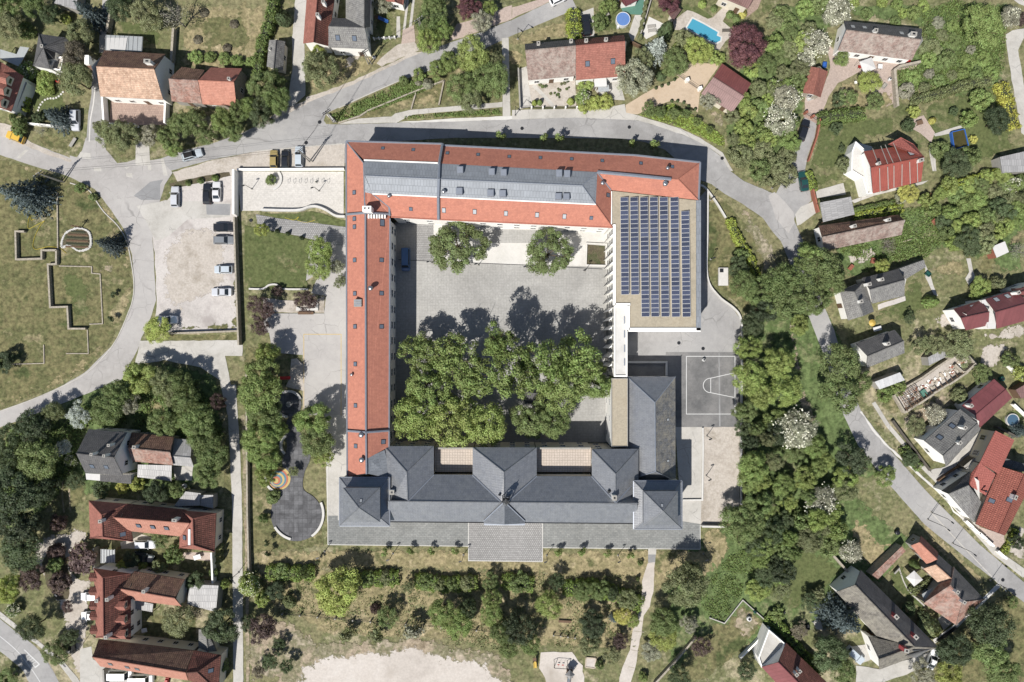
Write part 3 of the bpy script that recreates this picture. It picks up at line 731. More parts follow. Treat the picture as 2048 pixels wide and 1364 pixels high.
sheet('sand_play_yard', A23.p(230,1130,480,1120,560,1230,580,1364,560,1420,300,1420,220,1250), 'm_sand', rough=0.19)
# south-west block
sheet('grove_floor', F(170,760,330,720,440,740,455,830,440,980,120,1000,0,1100,0,860), 'm_wild', rough=0.5)
sheet('grove_clearing', A02.p(1050,620,1200,420,1300,480,1420,720,1180,700), 'm_dry', rough=0.5)
sheet('garden_lawn', A02.p(420,1000,700,1040,720,1300,560,1364,440,1364), 'm_meadow', rough=0.4)
sheet('garden_lawn', A03.p(960,300,1440,240,1700,380,1700,520,1060,480), 'm_meadow', rough=0.3)
sheet('garden_lawn', A03.p(1110,800,1600,820,1590,1080,1090,1000), 'm_meadow', rough=0.3)
sheet('lane_verge', F(445,870,462,800,470,1000,470,1364,440,1364), 'm_meadow', rough=0.2)
sheet('school_west_lawn', F(484,690,560,690,540,1000,650,1050,655,1100,484,1110), 'm_meadow', rough=0.2)
sheet('island_bed', A03.p(390,290,500,270,560,520,550,700,460,710,380,600,340,420), 'm_bed', rough=0.15)
# --- roads
upper_n = A10.p(2500,-60,2042,160,1700,290,1330,410,980,560,740,670,400,800,0,1010)
upper_s = A10.p(0,1206,400,1170,700,1145,700,1300,1000,1300,1000,1000,560,990,540,960,560,905,700,840,900,752,1150,642,1500,520,1750,420,2042,285,2560,70)
sheet('road', upper_n + F(512,253,480,268,420,288,370,300,320,318,320,345,335,330,380,322,430,315,512,303)[:6] + F(330,345,420,320,512,303) + upper_s[1:], 'm_asphalt', rough=0.05)
sheet('road', A10.p(560,998,1300,976,2042,955) + A20.p(500,938,900,948,1010,962,1200,1020,1400,1090,1560,1170,1680,1260,1740,1364) +
      A21.p(1850,85,2042,165) + A31.p(0,170,60,190,100,110) + A30.p(165,1300,200,1130,240,1090,270,960,300,930,390,980,370,1090,310,1260,292,1364) +
      A31.p(310,30,330,130,345,240,300,280,230,330,205,390,230,450,290,590) + F(1625,560,1668,660,1700,770,1722,822,1782,902,1850,980,1960,1090,2060,1175,2200,1290,2180,1340,2048,1205,1950,1130,1850,1050,1770,960,1715,890,1680,815,1655,730,1620,640,1585,540) +
      A31.p(100,560,60,520,-100,300) + A21.p(2042,410,1840,268,1700,190,1590,110) + F(1400,360,1330,300,1290,284,1240,277,1100,276,900,276,690,290,680,300,655,300,652,262), 'm_asphalt', rough=0.04)
sheet('road', F(-200,262,0,270,60,284,120,308,150,320,165,300,172,276,208,276,212,300,235,326,320,318,345,345,330,370,320,400,305,470,310,560,312,600,300,640,283,675,275,700,245,758,130,805,0,855,-200,935,-200,890,0,822,100,785,170,745,226,690,246,650,264,604,270,570,264,510,248,458,222,420,190,378,130,350,60,330,0,310,-200,300), 'm_asphalt_pale', rough=0.06)
sheet('road_patch', A00.p(640,1215,720,1220,735,1300,640,1310,625,1260), 'm_concrete', rough=0.05)
sheet('road_patch', A00.p(130,1260,200,1195,230,1195,160,1265), 'm_concrete', rough=0.05)
sheet('road_patch', A00.p(750,1320,810,1320,810,1364,750,1364), 'm_concrete', rough=0.05)
sheet('road_patch', A00.p(975,1320,1050,1320,1010,1350), 'm_concrete', rough=0.05)
sheet('road_patch', A00.p(1180,1310,1205,1310,1205,1355,1180,1355), 'm_concrete', rough=0.05)
sheet('road_patch', A00.p(1283,1265,1305,1265,1340,1400,1305,1400), 'm_concrete', rough=0.03)
sheet('road_patch', A01.p(1005,20,1055,22,1060,58,1008,50), 'm_concrete', rough=0.05)
sheet('road_patch', A01.p(1070,200,1200,90,1300,70,1280,110,1280,235,1130,235), 'm_asphalt_patch', rough=0.05)
sheet('road_patch', A31.p(0,200,50,170,130,240,200,330,210,420,160,500,60,380), 'm_asphalt_pale', rough=0.1)
# lower-left through road
sheet('road', curve_px(A03.p(-200,700,0,860,150,980,280,1080,380,1200,470,1364,520,1500),5) + curve_px(A03.p(320,1500,230,1364,180,1270,90,1190,0,1120,-200,990),5), 'm_asphalt', rough=0.02)
sheet('road_marking', ribbon_px(curve_px(A03.p(-100,930,0,1000,130,1110,230,1230,320,1364,380,1480),5),1.3), 'm_whiteline')
for q in ((190,1105,196,1118,285,1250,278,1250),(190,1105,196,1103,317,1218,312,1226),(278,1242,316,1216,318,1224,284,1252)):
    sheet('road_marking', A03.p(*q), 'm_whiteline')
for k in range(5):
    t = 0.35 + k * 0.12; a = (190 + (272 - 190) * t,1105 + (1245 - 1105) * t); b = (190 + (308 - 190) * t,1105 + (1222 - 1105) * t)
    sheet('road_marking', ribbon_px([A03(*a), A03(*b)],0.9), 'm_whiteline')
# lanes and paths
sheet('lane', A00.p(820,-100,870,-100,865,60,850,250,830,420,790,420,795,250,815,60), 'm_concrete')
sheet('lane', A00.p(735,560,760,560,800,765,845,775,810,980,800,1120,690,1120,705,900,730,760), 'm_asphalt')
strip('lane_kerb', A00.p(760,690,745,830,720,960,712,1130),2.2, 'm_concrete_white')
sheet('driveway', A00.p(1085,1110,1190,1160,1200,1320,1080,1320), 'm_concrete')
sheet('driveway', A00.p(560,1240,930,1330,1080,1270,1085,1330,560,1340), 'm_asphalt_pale', rough=0.1)
sheet('dirt_verge', A00.p(0,980,90,1000,100,1060,210,1110,400,1210,570,1270,560,1300,300,1200,0,1080), 'm_dirtyard', rough=0.15)
sheet('lane', A10.p(320,-100,405,-100,385,300,390,560,395,760,300,840,250,850,290,560,290,300), 'm_concrete', rough=0.1)
sheet('dirt_verge', A10.p(395,780,740,660,990,545,1260,420,1330,410,980,575,740,690,400,820), 'm_dirtyard', rough=0.12)
sheet('dirt_verge', A10.p(400,800,400,830,0,1030,0,1000,200,880), 'm_dirtyard', rough=0.12)
sheet('dirt_drive', A10.p(1130,350,1260,330,1310,400,1000,530,960,500), 'm_dirtyard', rough=0.15)
sheet('dirt_yard', A10.p(560,400,890,410,930,440,740,560,720,640,700,660,690,460), 'm_dirtyard', rough=0.25)
sheet('track', A10.p(1120,130,1150,130,1150,300,1120,300), 'm_concrete', rough=0.06)
strip('track', A10.p(1215,-40,1180,240),5, 'm_concrete', rough=0.05); strip('track', A10.p(1260,-40,1230,230),5, 'm_concrete', rough=0.05)
sheet('brick_drive', A10.p(1170,240,1260,200,1270,330,1160,350), 'm_pinkpave', rough=0.1)
sheet('brick_verge', A10.p(1540,330,1600,190,1720,160,2042,40,2042,150,1700,280), 'm_pinkpave', rough=0.1)
sheet('brick_verge', A20.p(0,60,200,0,300,-30,330,0,0,150), 'm_pinkpave', rough=0.1)
sheet('pavement', A10.p(1960,305,2015,300,2020,560,2030,930,1968,930,1966,560), 'm_concrete')
sheet('pavement', A10.p(650,990,820,945,1080,930,1110,905,1230,878,1966,815,1966,855,1250,915,1120,980), 'm_concrete', rough=0.04)
sheet('pavement', A10.p(1120,975,1600,945,2042,925,2042,955,1300,978), 'm_concrete_white', rough=0.05)
sheet('pavement', A20.p(0,880,100,875,520,870,560,890,800,850,900,830,910,900,1000,960,500,938,0,955), 'm_concrete', rough=0.03)
sheet('pavement', A20.p(910,830,900,890,1010,925,1160,970,1340,1025,1500,1100,1680,1220,1760,1364,1740,1364,1660,1240,1560,1170,1400,1090,1200,1020,1000,960,900,950), 'm_concrete', rough=0.05)
sheet('pavement', A20.p(40,560,115,530,150,690,160,850,70,870,60,600), 'm_concrete')
sheet('front_yard', A20.p(130,660,500,600,512,850,160,850), 'm_dirtyard', rough=0.05)
strip('garden_path', A20.p(170,680,250,760,330,850),7, 'm_concrete')
sheet('patio', A20.p(640,690,660,620,850,610,900,800,720,790), 'm_concrete')
sheet('side_path', A20.p(980,120,1040,120,1040,40,1060,-40,1100,-40,1000,260,960,340,930,270), 'm_concrete', rough=0.05)
sheet('car_drive', A20.p(520,110,650,60,660,290,560,300), 'm_concrete')
sheet('green_terrace', A20.p(870,60,1060,-60,1040,120,890,110), 'm_tealfloor')
sheet('sun_terrace', A20.p(1090,130,1210,190,1190,250,1070,310,1040,270), 'm_concrete_white', rough=0.1)
sheet('pool_deck', A20.p(1280,170,1400,80,1440,90,1560,150,1600,140,1680,60,1730,80,1680,170,1760,235,1740,300,1700,330,1640,420,1590,400,1500,300,1380,240,1300,240), 'm_dirtyard', rough=0.05)
sheet('house_terrace', A20.p(1620,-60,2010,-60,1960,70,1870,140,1880,70,1760,90,1650,30), 'm_brownpave' if 'm_brownpave' in M else 'm_redpave')
sheet('courtyard', A20.p(1420,500,1660,510,1530,700,1500,740,1400,650,1300,590,1370,560), 'm_tanyard', rough=0.05)
sheet('driveway', A20.p(905,840,1140,700,1300,640,1360,600,1500,720,1480,900,1400,830,1280,800,1140,850,1000,915,910,900), 'm_tanyard', rough=0.05)
sheet('worn_slope', A20.p(1480,900,1620,860,1720,930,1690,1080,1560,960), 'm_soil', rough=0.4)
sheet('farm_yard', A30.p(460,330,520,400,720,470,900,480,1190,500,1180,560,1030,560,1000,830,900,860,720,580,560,660,480,780,400,970,290,910,300,760,420,760,500,540), 'm_pinkpave', rough=0.15)
sheet('dry_garden', A30.p(560,670,720,590,740,700,1010,700,1010,880,760,900,450,880,480,770), 'm_dry', rough=0.4)
sheet('stone_ledge', A30.p(515,340,590,200,620,240,570,400,510,410), 'm_concrete', rough=0.2)
sheet('driveway', A30.p(290,900,400,970,390,990,280,930), 'm_redpave')
sheet('garden_terrace', A30.p(1140,950,1240,920,1330,1060,1300,1140,1210,1060,1130,1020), 'm_pinkpave', rough=0.05)
sheet('garden_path', A30.p(1290,1140,1330,1180,1340,1364,1310,1364,1280,1200), 'm_concrete', rough=0.05)
sheet('garden_path', A30.p(1320,1070,1560,990,1570,1040,1330,1090), 'm_concrete', rough=0.05)
sheet('lane', A30.p(1890,280,1950,240,2042,230,2042,300,1990,400,2080,900,2080,1100,2020,1060,1940,640), 'm_concrete', rough=0.12)
sheet('lane', A30.p(1960,0,2080,0,2080,60,2000,30), 'm_concrete')
sheet('house_terrace', A30.p(690,1130,830,1170,820,1240,720,1364,660,1364,660,1210), 'm_concrete_white')
sheet('driveway', A31.p(380,160,600,100,620,190,390,220), 'm_concrete', rough=0.03)
sheet('house_path', A31.p(660,240,840,185,1220,90,1280,80,1230,110,850,200,690,260), 'm_concrete', rough=0.05)
sheet('pavement', A31.p(370,240,330,260,260,290,215,350,230,440,260,430,380,340), 'm_concrete')
sheet('trampled_path', A31.p(1250,740,1290,830,1350,1000,1320,990,1250,850), 'm_concrete', rough=0.12)
sheet('trampled_path', A31.p(1580,700,1610,700,1650,850,1600,920,1570,860,1600,810), 'm_concrete', rough=0.12)
sheet('cottage_bed', A31.p(870,1070,1090,1000,1095,1040,880,1110), 'm_gravel', rough=0.1)
sheet('yard', A31.p(1270,1160,1480,1110,1540,1250,1380,1260), 'm_dirtyard', rough=0.2)
sheet('yard', A31.p(1680,1290,1840,1260,2060,1200,2060,1364,1680,1364), 'm_dirtyard', rough=0.3)
# right-hand road side
sheet('verge', A32.p(740,540,800,520,900,640,1000,800,1200,1000,1290,1120,1420,1250,1560,1364,1500,1364,1330,1210,1190,1040,960,840), 'm_meadow', rough=0.2)
strip('pavement', A32.p(840,490,960,680,1080,820,1200,970,1360,1130,1600,1364) + A33.p(1560,60,1800,330,2042,520),8, 'm_concrete', rough=0.04)
strip('road_shoulder', A32.p(740,560,830,700,960,850,1190,1050,1420,1260) + A33.p(1480,0,1800,290,2080,520),4, 'm_concrete_white', rough=0.15)
sheet('pavement', A33.p(1500,0,1580,0,1870,340,2060,470,2060,530,1820,340), 'm_concrete', rough=0.04)
sheet('yard', A32.p(1420,1000,1700,700,1720,850,1600,900,1480,1060,1340,1110,1290,1030), 'm_concrete', rough=0.1)
sheet('garden_plot', A32.p(1160,840,1200,800,1340,960,1300,990,1240,950), 'm_meadow', rough=0.15)
sheet('weedy_plot', A32.p(880,440,1020,420,1090,560,980,610,890,530), 'm_meadow', rough=0.2)
sheet('rubble_yard', A32.p(1050,590,1600,280,1650,340,1500,520,1250,700,1150,800,1060,680), 'm_soil', rough=0.3)
sheet('gravel_yard', A32.p(1700,0,1920,0,1900,130,1790,240,1660,200), 'm_dirtyard', rough=0.3)
sheet('back_lawn', A32.p(1800,640,1890,560,2060,520,2060,760,1960,760,1820,680), 'm_lawn', rough=0.2)
sheet('back_lawn', A32.p(1900,880,2060,780,2060,960,1920,900), 'm_meadow', rough=0.2)
sheet('brick_yard', A33.p(1640,110,1880,190,1890,330,1860,330), 'm_pinkpave')
sheet('gravel_yard', A33.p(1880,330,2060,0,2060,400,1980,400), 'm_dirtyard', rough=0.2)
strip('pavement', A33.p(1320,1040,1480,930,1620,800,1840,590),9, 'm_concrete_white', rough=0.05)
sheet('driveway', A33.p(700,1230,880,1260,1290,1120,1330,1100,1250,1240,1100,1300,920,1364,700,1364), 'm_concrete', rough=0.1)
sheet('parking_slab', A33.p(590,1090,790,1060,830,1180,720,1220), 'm_concrete', rough=0.05)
sheet('garden_path', A33.p(360,880,410,850,440,960,380,940), 'm_concrete', rough=0.1)
strip('garden_path', A33.p(1040,440,1080,560,1120,640,1250,760),2.5, 'm_concrete', rough=0.05)
sheet('patio', A33.p(1350,860,1400,815,1470,890,1400,950), 'm_concrete')
# parking place west of the school
sheet('gravel_forecourt', F(345,345,420,322,512,303,690,288,690,340,480,340,470,350,420,356,360,372), 'm_dirtyard', rough=0.1)
sheet('hedge_bed', A01.p(1350,110,1500,70,1830,10,1840,60,1500,120,1380,150), 'm_bed', rough=0.1)
sheet('car_park', F(330,405,360,375,470,350,475,440,474,660,330,665,310,640,314,600,312,540,306,470), 'm_gravel', rough=0.15)
sheet('sandy_patch', F(322,500,360,450,430,440,462,480,458,560,420,600,350,625,318,590), 'm_dirtyard', rough=0.9)
sheet('car_park_slab', A01.p(1090,285,1320,240,1840,260,1840,370,1500,390,1350,520,1240,560,1190,440), 'm_concrete', rough=0.1)
sheet('concrete_slab', A01.p(1645,262,1840,268,1835,358,1650,352), 'm_asphalt_patch')
sheet('verge', A01.p(1850,500,1890,500,1940,1290,1380,1290,1440,1230,1840,1200), 'm_meadow', rough=0.25)
sheet('verge', A01.p(1330,1310,1930,1310,1930,1364,1330,1364), 'm_meadow', rough=0.1)
sheet('gate_road', F(280,682,330,682,480,680,486,690,484,712,450,712,460,760,470,820,455,830,440,760,400,735,330,720,270,730), 'm_concrete', rough=0.1)
strip('lane', F(462,770,466,830,470,900,474,1000,475,1100,476,1200,477,1400),20, 'm_concrete', rough=0.06)
strip('verge_path', F(487,830,492,1000,494,1130,496,1400),7, 'm_soil', rough=0.15)
sheet('dirt_yard', A03.p(560,100,620,130,700,160,720,230,600,300,560,420,620,520,740,540,730,820,700,1000,720,1364,640,1364,560,1200,540,1100,490,860,430,700,320,500,260,420,260,240,380,170,540,160), 'm_dirtyard', rough=0.25)
sheet('island_bed', A03.p(390,290,500,270,560,520,550,700,460,710,380,600,340,420), 'm_bed', rough=0.15)
sheet('parking_yard', A03.p(640,1100,730,1080,740,1180,850,1240,1100,1300,1100,1420,640,1420), 'm_concrete', rough=0.05)
sheet('pavement', A03.p(0,800,150,920,300,1030,500,1190,620,1330,660,1400,580,1364,480,1230,290,1060,130,950,0,850), 'm_concrete', rough=0.03)
strip('garden_track', A02.p(510,1364,500,1250,500,1120,560,1020),3, 'm_soil', rough=0.1); strip('garden_track', A02.p(560,1364,550,1150,570,1080),3, 'm_soil', rough=0.1)
sheet('patio', A03.p(1060,210,1140,150,1110,180,1240,220,1240,300,970,300,960,250), 'm_dirtyard', rough=0.05)
sheet('patio', A03.p(1460,330,1690,330,1690,400,1460,380), 'm_pinkpave')
sheet('yard', A02.p(1380,1000,1540,1000,1530,1110,1400,1110), 'm_concrete', rough=0.1)
sheet('walled_yard', A00.p(885,785,1345,808,1330,995,870,1005), 'm_redpave')
# school grounds, west
sheet('plaza', A11.p(-150,10,700,10,700,375,640,365,560,320,490,296,430,300,330,328,50,322,-120,322), 'm_plaza')
sheet('lawn_strip', A11.p(60,345,340,345,440,325,540,345,640,390,720,400,720,450,160,378), 'm_lawn')
sheet('cobbled_path', A11.p(0,350,160,380,720,452,720,620,480,560,330,520,20,460), 'm_cobble')
sheet('lawn', A11.p(-90,440,20,460,330,525,440,560,440,620,400,880,440,950,0,950,-90,930), 'm_lawn')
sheet('dry_lawn_patch', A11.p(120,730,380,700,400,800,200,850), 'm_meadow', rough=0.8)
sheet('school_yard', A11.p(440,560,720,610,720,1500,380,1500,380,1310,60,1290,60,1140,545,1140,560,1000,440,980,480,880,560,780,400,880,430,600), 'm_asphalt_pale')
sheet('school_yard', F(535,640,692,640,692,830,606,830,606,710,545,705), 'm_asphalt_pale')
sheet('sand_bed', A11.p(60,1020,330,1040,330,1100,545,1000,545,1135,60,1130), 'm_dirtyard', rough=0.1)
sheet('side_walk', F(650,830,694,830,694,953,680,953,680,1050,655,1050), 'm_concrete', rough=0.03)
for q in (((608,668),(608,830)),((682.5,668),(682.5,830)),((608,668.5),(683,668.5))): strip('court_line', list(q),1.3, 'm_yellowline')
sheet('play_bay', A12.p(280,140,330,140,370,180,380,260,385,400,300,380,240,360,270,300), 'm_dirtyard', rough=0.1)
circ = lambda c, rr, n=40: [(c[0] + rr * math.cos(2 * math.pi * i / n), c[1] + rr * math.sin(2 * math.pi * i / n)) for i in range(n)]
sheet('rubber_floor', circ(A12(265,505),25), 'm_rubber_tile')
sheet('rubber_floor', curve_px(A12.p(270,600,330,700,430,830,430,950,385,1060,380,1180,470,1250) + A13.p(530,0,500,150,400,225,280,235,170,170,120,40) + A12.p(150,1240,230,1080,210,960,250,840,230,720),5, True), 'm_rubber_tile')
for k,(rr, mm) in enumerate(((23, 'm_ballsand'),(19.5, 'm_ballred'),(17, 'm_ballblue'),(14, 'm_ballsand'),(11, 'm_ballblue'),(8, 'm_ballred'),(5, 'm_ballsand'))):
    sheet('play_circle', circ(A12(185 - k * 4,1095 + k * 3), rr), mm)
# courtyard
sheet('school_court', F(790,445,1218,455,1218,885,788,885), 'm_court')
sheet('court_cobbles', A11.p(1275,430,1418,432,1416,718,1276,716), 'm_cobble')
sheet('court_paving', F(867,449,1216,458,1216,534,868,524), 'm_concrete_white')
sheet('court_paving', F(960,458,1100,460,1100,486,960,486), 'm_court')
strip('drain_channel', F(797,519.5,905,524,1050,530,1205,538),1.2, 'm_darkmetal')
sheet('court_bed', A21.p(600,590,742,600,742,752,594,748), 'm_bed')
# school grounds, east
sheet('east_yard', A21.p(1480,230,1556,150,1552,860,1640,1010,1760,1100,1815,1180,1830,1500,900,1500,900,1280,1490,1270), 'm_asphalt')
sheet('ball_court', A22.p(920,112,1226,112,1226,88,1822,88,1815,684,1300,690,920,300), 'm_court_dark')
sheet('court_strip', A22.p(1645,92,1656,92,1662,680,1650,680), 'm_asphalt_patch')
sheet('concrete_apron', A22.p(1300,686,1532,686,1522,1268,1340,1268), 'm_concrete')
sheet('gravel_strip', A22.p(1530,686,1815,684,1812,1364) + A23.p(1800,0,1700,100,1505,104,1505,0) + A22.p(1512,1270), 'm_dirtyard', rough=0.05)
sheet('concrete_apron', A22.p(1355,1272,1510,1272) + A23.p(1505,104,1350,104), 'm_concrete')
LN = lambda pts, w=1.3: strip('court_line', A22.p(*pts), w, 'm_whiteline')
LN((1390,122,1780,122)); LN((1390,122,1390,582)); LN((1388,582,1780,582)); LN((1777,122,1777,582))
LN((1772,254,1585,296)); LN((1772,450,1585,412)); LN((1584,296,1584,412))
strip('court_line', [A22(1584 - 60 * math.sin(t),354 - 58 * math.cos(t)) for t in [math.pi * i / 14 for i in range(15)]],1.3, 'm_whiteline')
# south terrace
sheet('south_terrace', F(656,1031,676,1031,676,1040,1350,1040,1400,1048,1400,1098,1085,1095,940,1091,656,1089), 'm_terrace')
sheet('cobbled_square', F(938,1043,1085,1043,1085,1122.5,938,1121), 'm_cobble')
for q in ((656,1089,937,1092),(1085,1095,1400,1098),(937,1043,937,1122),(937,1121,1085,1123),(1085,1123,1085,1046),(656,1031,656,1089),(1400,1049,1400,1098),(655,930,655,1031)):
    strip('stone_edging', F(*q),1.3, 'm_concrete_white')
sheet('ramp', A23.p(1085,300,1150,300,1148,345,1085,345), 'm_concrete'); sheet('ramp', A23.p(1085,345,1146,345,1140,415,1085,410), 'm_asphalt_patch')
sheet('gravel_path', A23.p(1085,410,1140,410,1125,640,1100,760,1045,830,1040,940,1000,1110,990,1200,950,1364,900,1420,840,1420,880,1240,940,1110,960,950,1000,870,1030,720,1040,560), 'm_sand', rough=0.12)
for q in ((968,955,1050,965),(950,1105,1010,1118),(985,870,1040,880),(925,1240,975,1250)): strip('path_step', A23.p(*q),1.5, 'm_stonewall')
# manhole covers
for x, y in (A10(508,975), A10(400,1140), A20(80,1025), A20(935,1015), A20(1675,1263), A22(1330,15), A22(1523,60), A01(2002,398), A33(1870,548)):
    o = MB().lathe(W(x, y,0), [(0.38,0),(0.38,0.14),(0.3,0.15)],16).obj('manhole_cover', 'm_darkmetal'); tag(o, kind='structure')
# ---------------------------------------------------------------- the school
ZE = 9.5
def face_part(r, name, pts, mat, th=0.16):
    """pts = (x, y, z) photo pixels with heights"""
    return roof_slab(name, [W(*p) for p in pts], [tuple(range(len(pts)))], mat, r, th)[1]
def tri_part(r, name, pts, faces, mat, th=0.16):
    return roof_slab(name, [W(*p) for p in pts], faces, mat, r, th)[1]
def cap(r, pts, rad=0.16, mat='m_metal', name='ridge_cap'):
    for i in range(len(pts) - 1): MB().tube([W(*pts[i]) + Vector((0,0, .05)), W(*pts[i + 1]) + Vector((0,0, .05))], rad,5).part(name, mat, r)
def wall_run(r, pts, z0, z1, mat='m_wall_white', rows=0, spacing=3.0, w=1.1, h=1.7, win=True):
    """outer wall along world points (ccw)"""
    b = MB()
    for i in range(len(pts) - 1):
        a, c = pts[i], pts[i + 1]; b.add([(a[0], a[1], z0),(c[0], c[1], z0),(c[0], c[1], z1),(a[0], a[1], z1)], [(0,1,2,3)])
    b.part('wall', mat, r)
    if rows:
        for i in range(len(pts) - 1): wall_windows(r, pts[i], pts[i + 1], z0, z1, rows=rows, spacing=spacing, w=w, h=h)
def G(x, y, z, din=(0,0)):
    p = W(x, y, z); return (p.x + din[0], p.y + din[1])

# --- west wing
ww = root('school_wing', W(735,620,0), 'long red-roofed school wing with pale metal ridge along the west side of courtyard', 'school building')
WP = tri_part(ww, 'roof', [(692.5,282.6, ZE),(694.5,861, ZE),(732,864,12),(728,327,12)], [(0,1,2,3)], 'm_redroof')
WP += tri_part(ww, 'roof', [(694.7,863, ZE),(695,953, ZE),(733,948,12),(732,865.5,12)], [(0,1,2,3)], 'm_redroof')
WP += tri_part(ww, 'roof', [(731,427,12),(732,863,12),(778.5,860, ZE),(780,437, ZE),(779,428, ZE)], [(0,1,2,3,4)], 'm_redroof')
WP += tri_part(ww, 'roof', [(732,865,12),(733,918,12),(768,899, ZE + .3),(778,893, ZE),(778.5,862, ZE)], [(0,1,2,3,4)], 'm_redroof')
WP += tri_part(ww, 'roof', [(730,384,12.3),(744,384,12.3),(778,413,10.2),(779,427,9.8),(731,425.5,12.1)], [(0,1,2,3,4)], 'm_redroof')
tri_part(ww, 'metal_roof', [(734,916,11.9),(769,900,9.9),(784,958,9.9),(734,947,11.9)], [(0,1,2,3)], 'm_zinc')
cap(ww, [(728,327,12),(730.5,427,12)],0.2); cap(ww, [(731,427,12),(732,864,12)],0.2); cap(ww, [(732,864,12),(733,948,12)],0.2)
cap(ww, [(692.5,282.6, ZE),(728,327,12)],0.13); cap(ww, [(744,386,12.4),(778.5,413.5,10.3),(779.5,432,9.9)],0.22)
cap(ww, [(693,429,9.9),(731,425.5,12.4)],0.24, name='fire_wall'); cap(ww, [(731,425.5,12.4),(779,428,9.9)],0.24, name='fire_wall')
cap(ww, [(694,861.5,9.8),(732,864.5,12.3)],0.24, name='fire_wall'); cap(ww, [(732,864.5,12.3),(778.5,861,9.8)],0.24, name='fire_wall')
cap(ww, [(692.5,282.6, ZE),(694.5,953, ZE)],0.17, name='gutter'); cap(ww, [(780,437, ZE),(778,893, ZE)],0.17, name='gutter')
cap(ww, [(695.5,953, ZE),(733,948,12)],0.1, 'm_darkmetal')
wE = [G(778,893, ZE,(-.35,0)), G(780,437, ZE,(-.35,0))]
wall_run(ww, wE,0, ZE - .1, rows=3, spacing=3.35, w=1.45, h=1.9)
wall_run(ww, [G(692.5,283, ZE,(.35,-.3)), G(694.5,953, ZE,(.35, .3)), G(733,953, ZE,(0, .3))],0, ZE - .1, rows=3, spacing=3.6)
for y in (385,437.5,453.5,520,587,653,728,811,892): roof_window(ww, WP,(709 + (y - 450) * .006, y),0.75,0.75)
for y in (520,586.5,653): roof_window(ww, WP,(763, y),0.75,0.75)
roof_window(ww, WP,(764.5,445.5),1.2,0.8); roof_window(ww, WP,(766.5,883.5),0.8,0.8)
vent(ww, WP,(743,577),0.4,1.2); vent(ww, WP,(704.5,749),0.25, .6)
vent(ww, WP,(724,869),0.42,0.9); vent(ww, WP,(725,918.5),0.42,0.9)
cb = W(733.5,417.5,14); cb.z = 11.0
chm = MB().box(cb,1.75,1.15,3.0).part('chimney', 'm_wall_white', ww)
for dx in (-.38, .38): MB().lathe(cb + Vector((dx, .1,3.0)), [(.17,0),(.17, .12),(.12, .12),(.12, .02)],12).part('flue', 'm_darkmetal', chm)
ub = W(715.5,606,12); ub.z = 10.2
un = MB().box(ub,1.55,1.5,1.9).part('roof_unit', 'm_wall_grey', ww)
for k in range(4): MB().box(ub + Vector((0,-.5 + k * .34,1.9)),1.4, .16, .06).part('louvre', 'm_metal', un)
for k in range(7):
    p, n_ = ray_hit((738 + k * 5.4,433.5), WP)
    if p: MB().box(p - Vector((0,0, .1)), .3, .75, .55).part('vent_block', 'm_wall_white', ww)

# --- north wing
nw = root('school_wing', W(960,370,0), 'red and grey mansard-roofed school wing between the courtyard and the upper road', 'school building')
zz, zt = 12.6,13.9
NP = tri_part(nw, 'roof', [(692.5,282.6, ZE),(884,288, ZE),(878,326, zz),(728,320, zz)], [(0,1,2,3)], 'm_redroof')
NP += tri_part(nw, 'roof', [(886,291, ZE),(1024,298, ZE),(1272,311, ZE),(1400,325, ZE),(1356,358.5,12.2),(1194,343.5, zz),(879,327, zz)], [(0,1,5,6),(1,2,5),(2,4,5),(2,3,4)], 'm_redroof')
NP += tri_part(nw, 'roof', [(1400,325, ZE),(1397,400, ZE),(1356,358.5,12.2)], [(0,1,2)], 'm_redroof')
NP += tri_part(nw, 'roof', [(1194.5,344.5, zz),(1356,359,12.2),(1397,400, ZE + .4),(1222,380, ZE + .4)], [(0,1,2,3)], 'm_redroof')
NP += tri_part(nw, 'roof', [(1194.5,345, zz - .05),(1222,380, ZE + .4),(1225,455, ZE),(1191.5,408.7, zz)], [(0,1,2,3)], 'm_redroof')
NP += tri_part(nw, 'roof', [(747,387.5, zz),(876,394, zz),(876.5,439, ZE),(782,434, ZE),(779,414,10.5)], [(0,1,2,3,4)], 'm_redroof')
NP += tri_part(nw, 'roof', [(878,394, zz),(1191.5,408.7, zz),(1225,455, ZE),(878.5,439, ZE)], [(0,1,2,3)], 'm_redroof')
ZP = tri_part(nw, 'metal_roof', [(728,320.5, zz),(878,326.5, zz),(877,357, zt),(730,351, zt)], [(0,1,2,3)], 'm_zinc')
ZP += tri_part(nw, 'metal_roof', [(879,327, zz),(1194.5,344, zz),(1164.5,371, zt),(878,357, zt)], [(0,1,2,3)], 'm_zinc')
ZP += tri_part(nw, 'metal_roof', [(730,351, zt),(877,357, zt),(876,394, zz),(745,387.5, zz)], [(0,1,2,3)], 'm_zinc')
ZP += tri_part(nw, 'metal_roof', [(878,357, zt),(1164.5,371, zt),(1191.5,408.7, zz),(877,394, zz)], [(0,1,2,3)], 'm_zinc')
ZP += tri_part(nw, 'metal_roof', [(1194.5,344, zz),(1191.5,408.7, zz),(1164.5,371, zt)], [(0,1,2)], 'm_zinc')
ZP += tri_part(nw, 'metal_roof', [(729,351, zt - .1),(745,387.5, zz),(730,384.5, zz - .2)], [(0,1,2)], 'm_zinc')
cap(nw, [(730,351, zt),(1164.5,371, zt)],0.1); cap(nw, [(1164.5,371, zt),(1194.5,344, zz)],0.1); cap(nw, [(1164.5,371, zt),(1191.5,408.7, zz)],0.1)
cap(nw, [(885,288, ZE + .3),(878.5,326, zz + .3),(877.5,357, zt + .3),(876.5,394, zz + .3),(877,439, ZE + .3)],0.3, name='fire_wall')
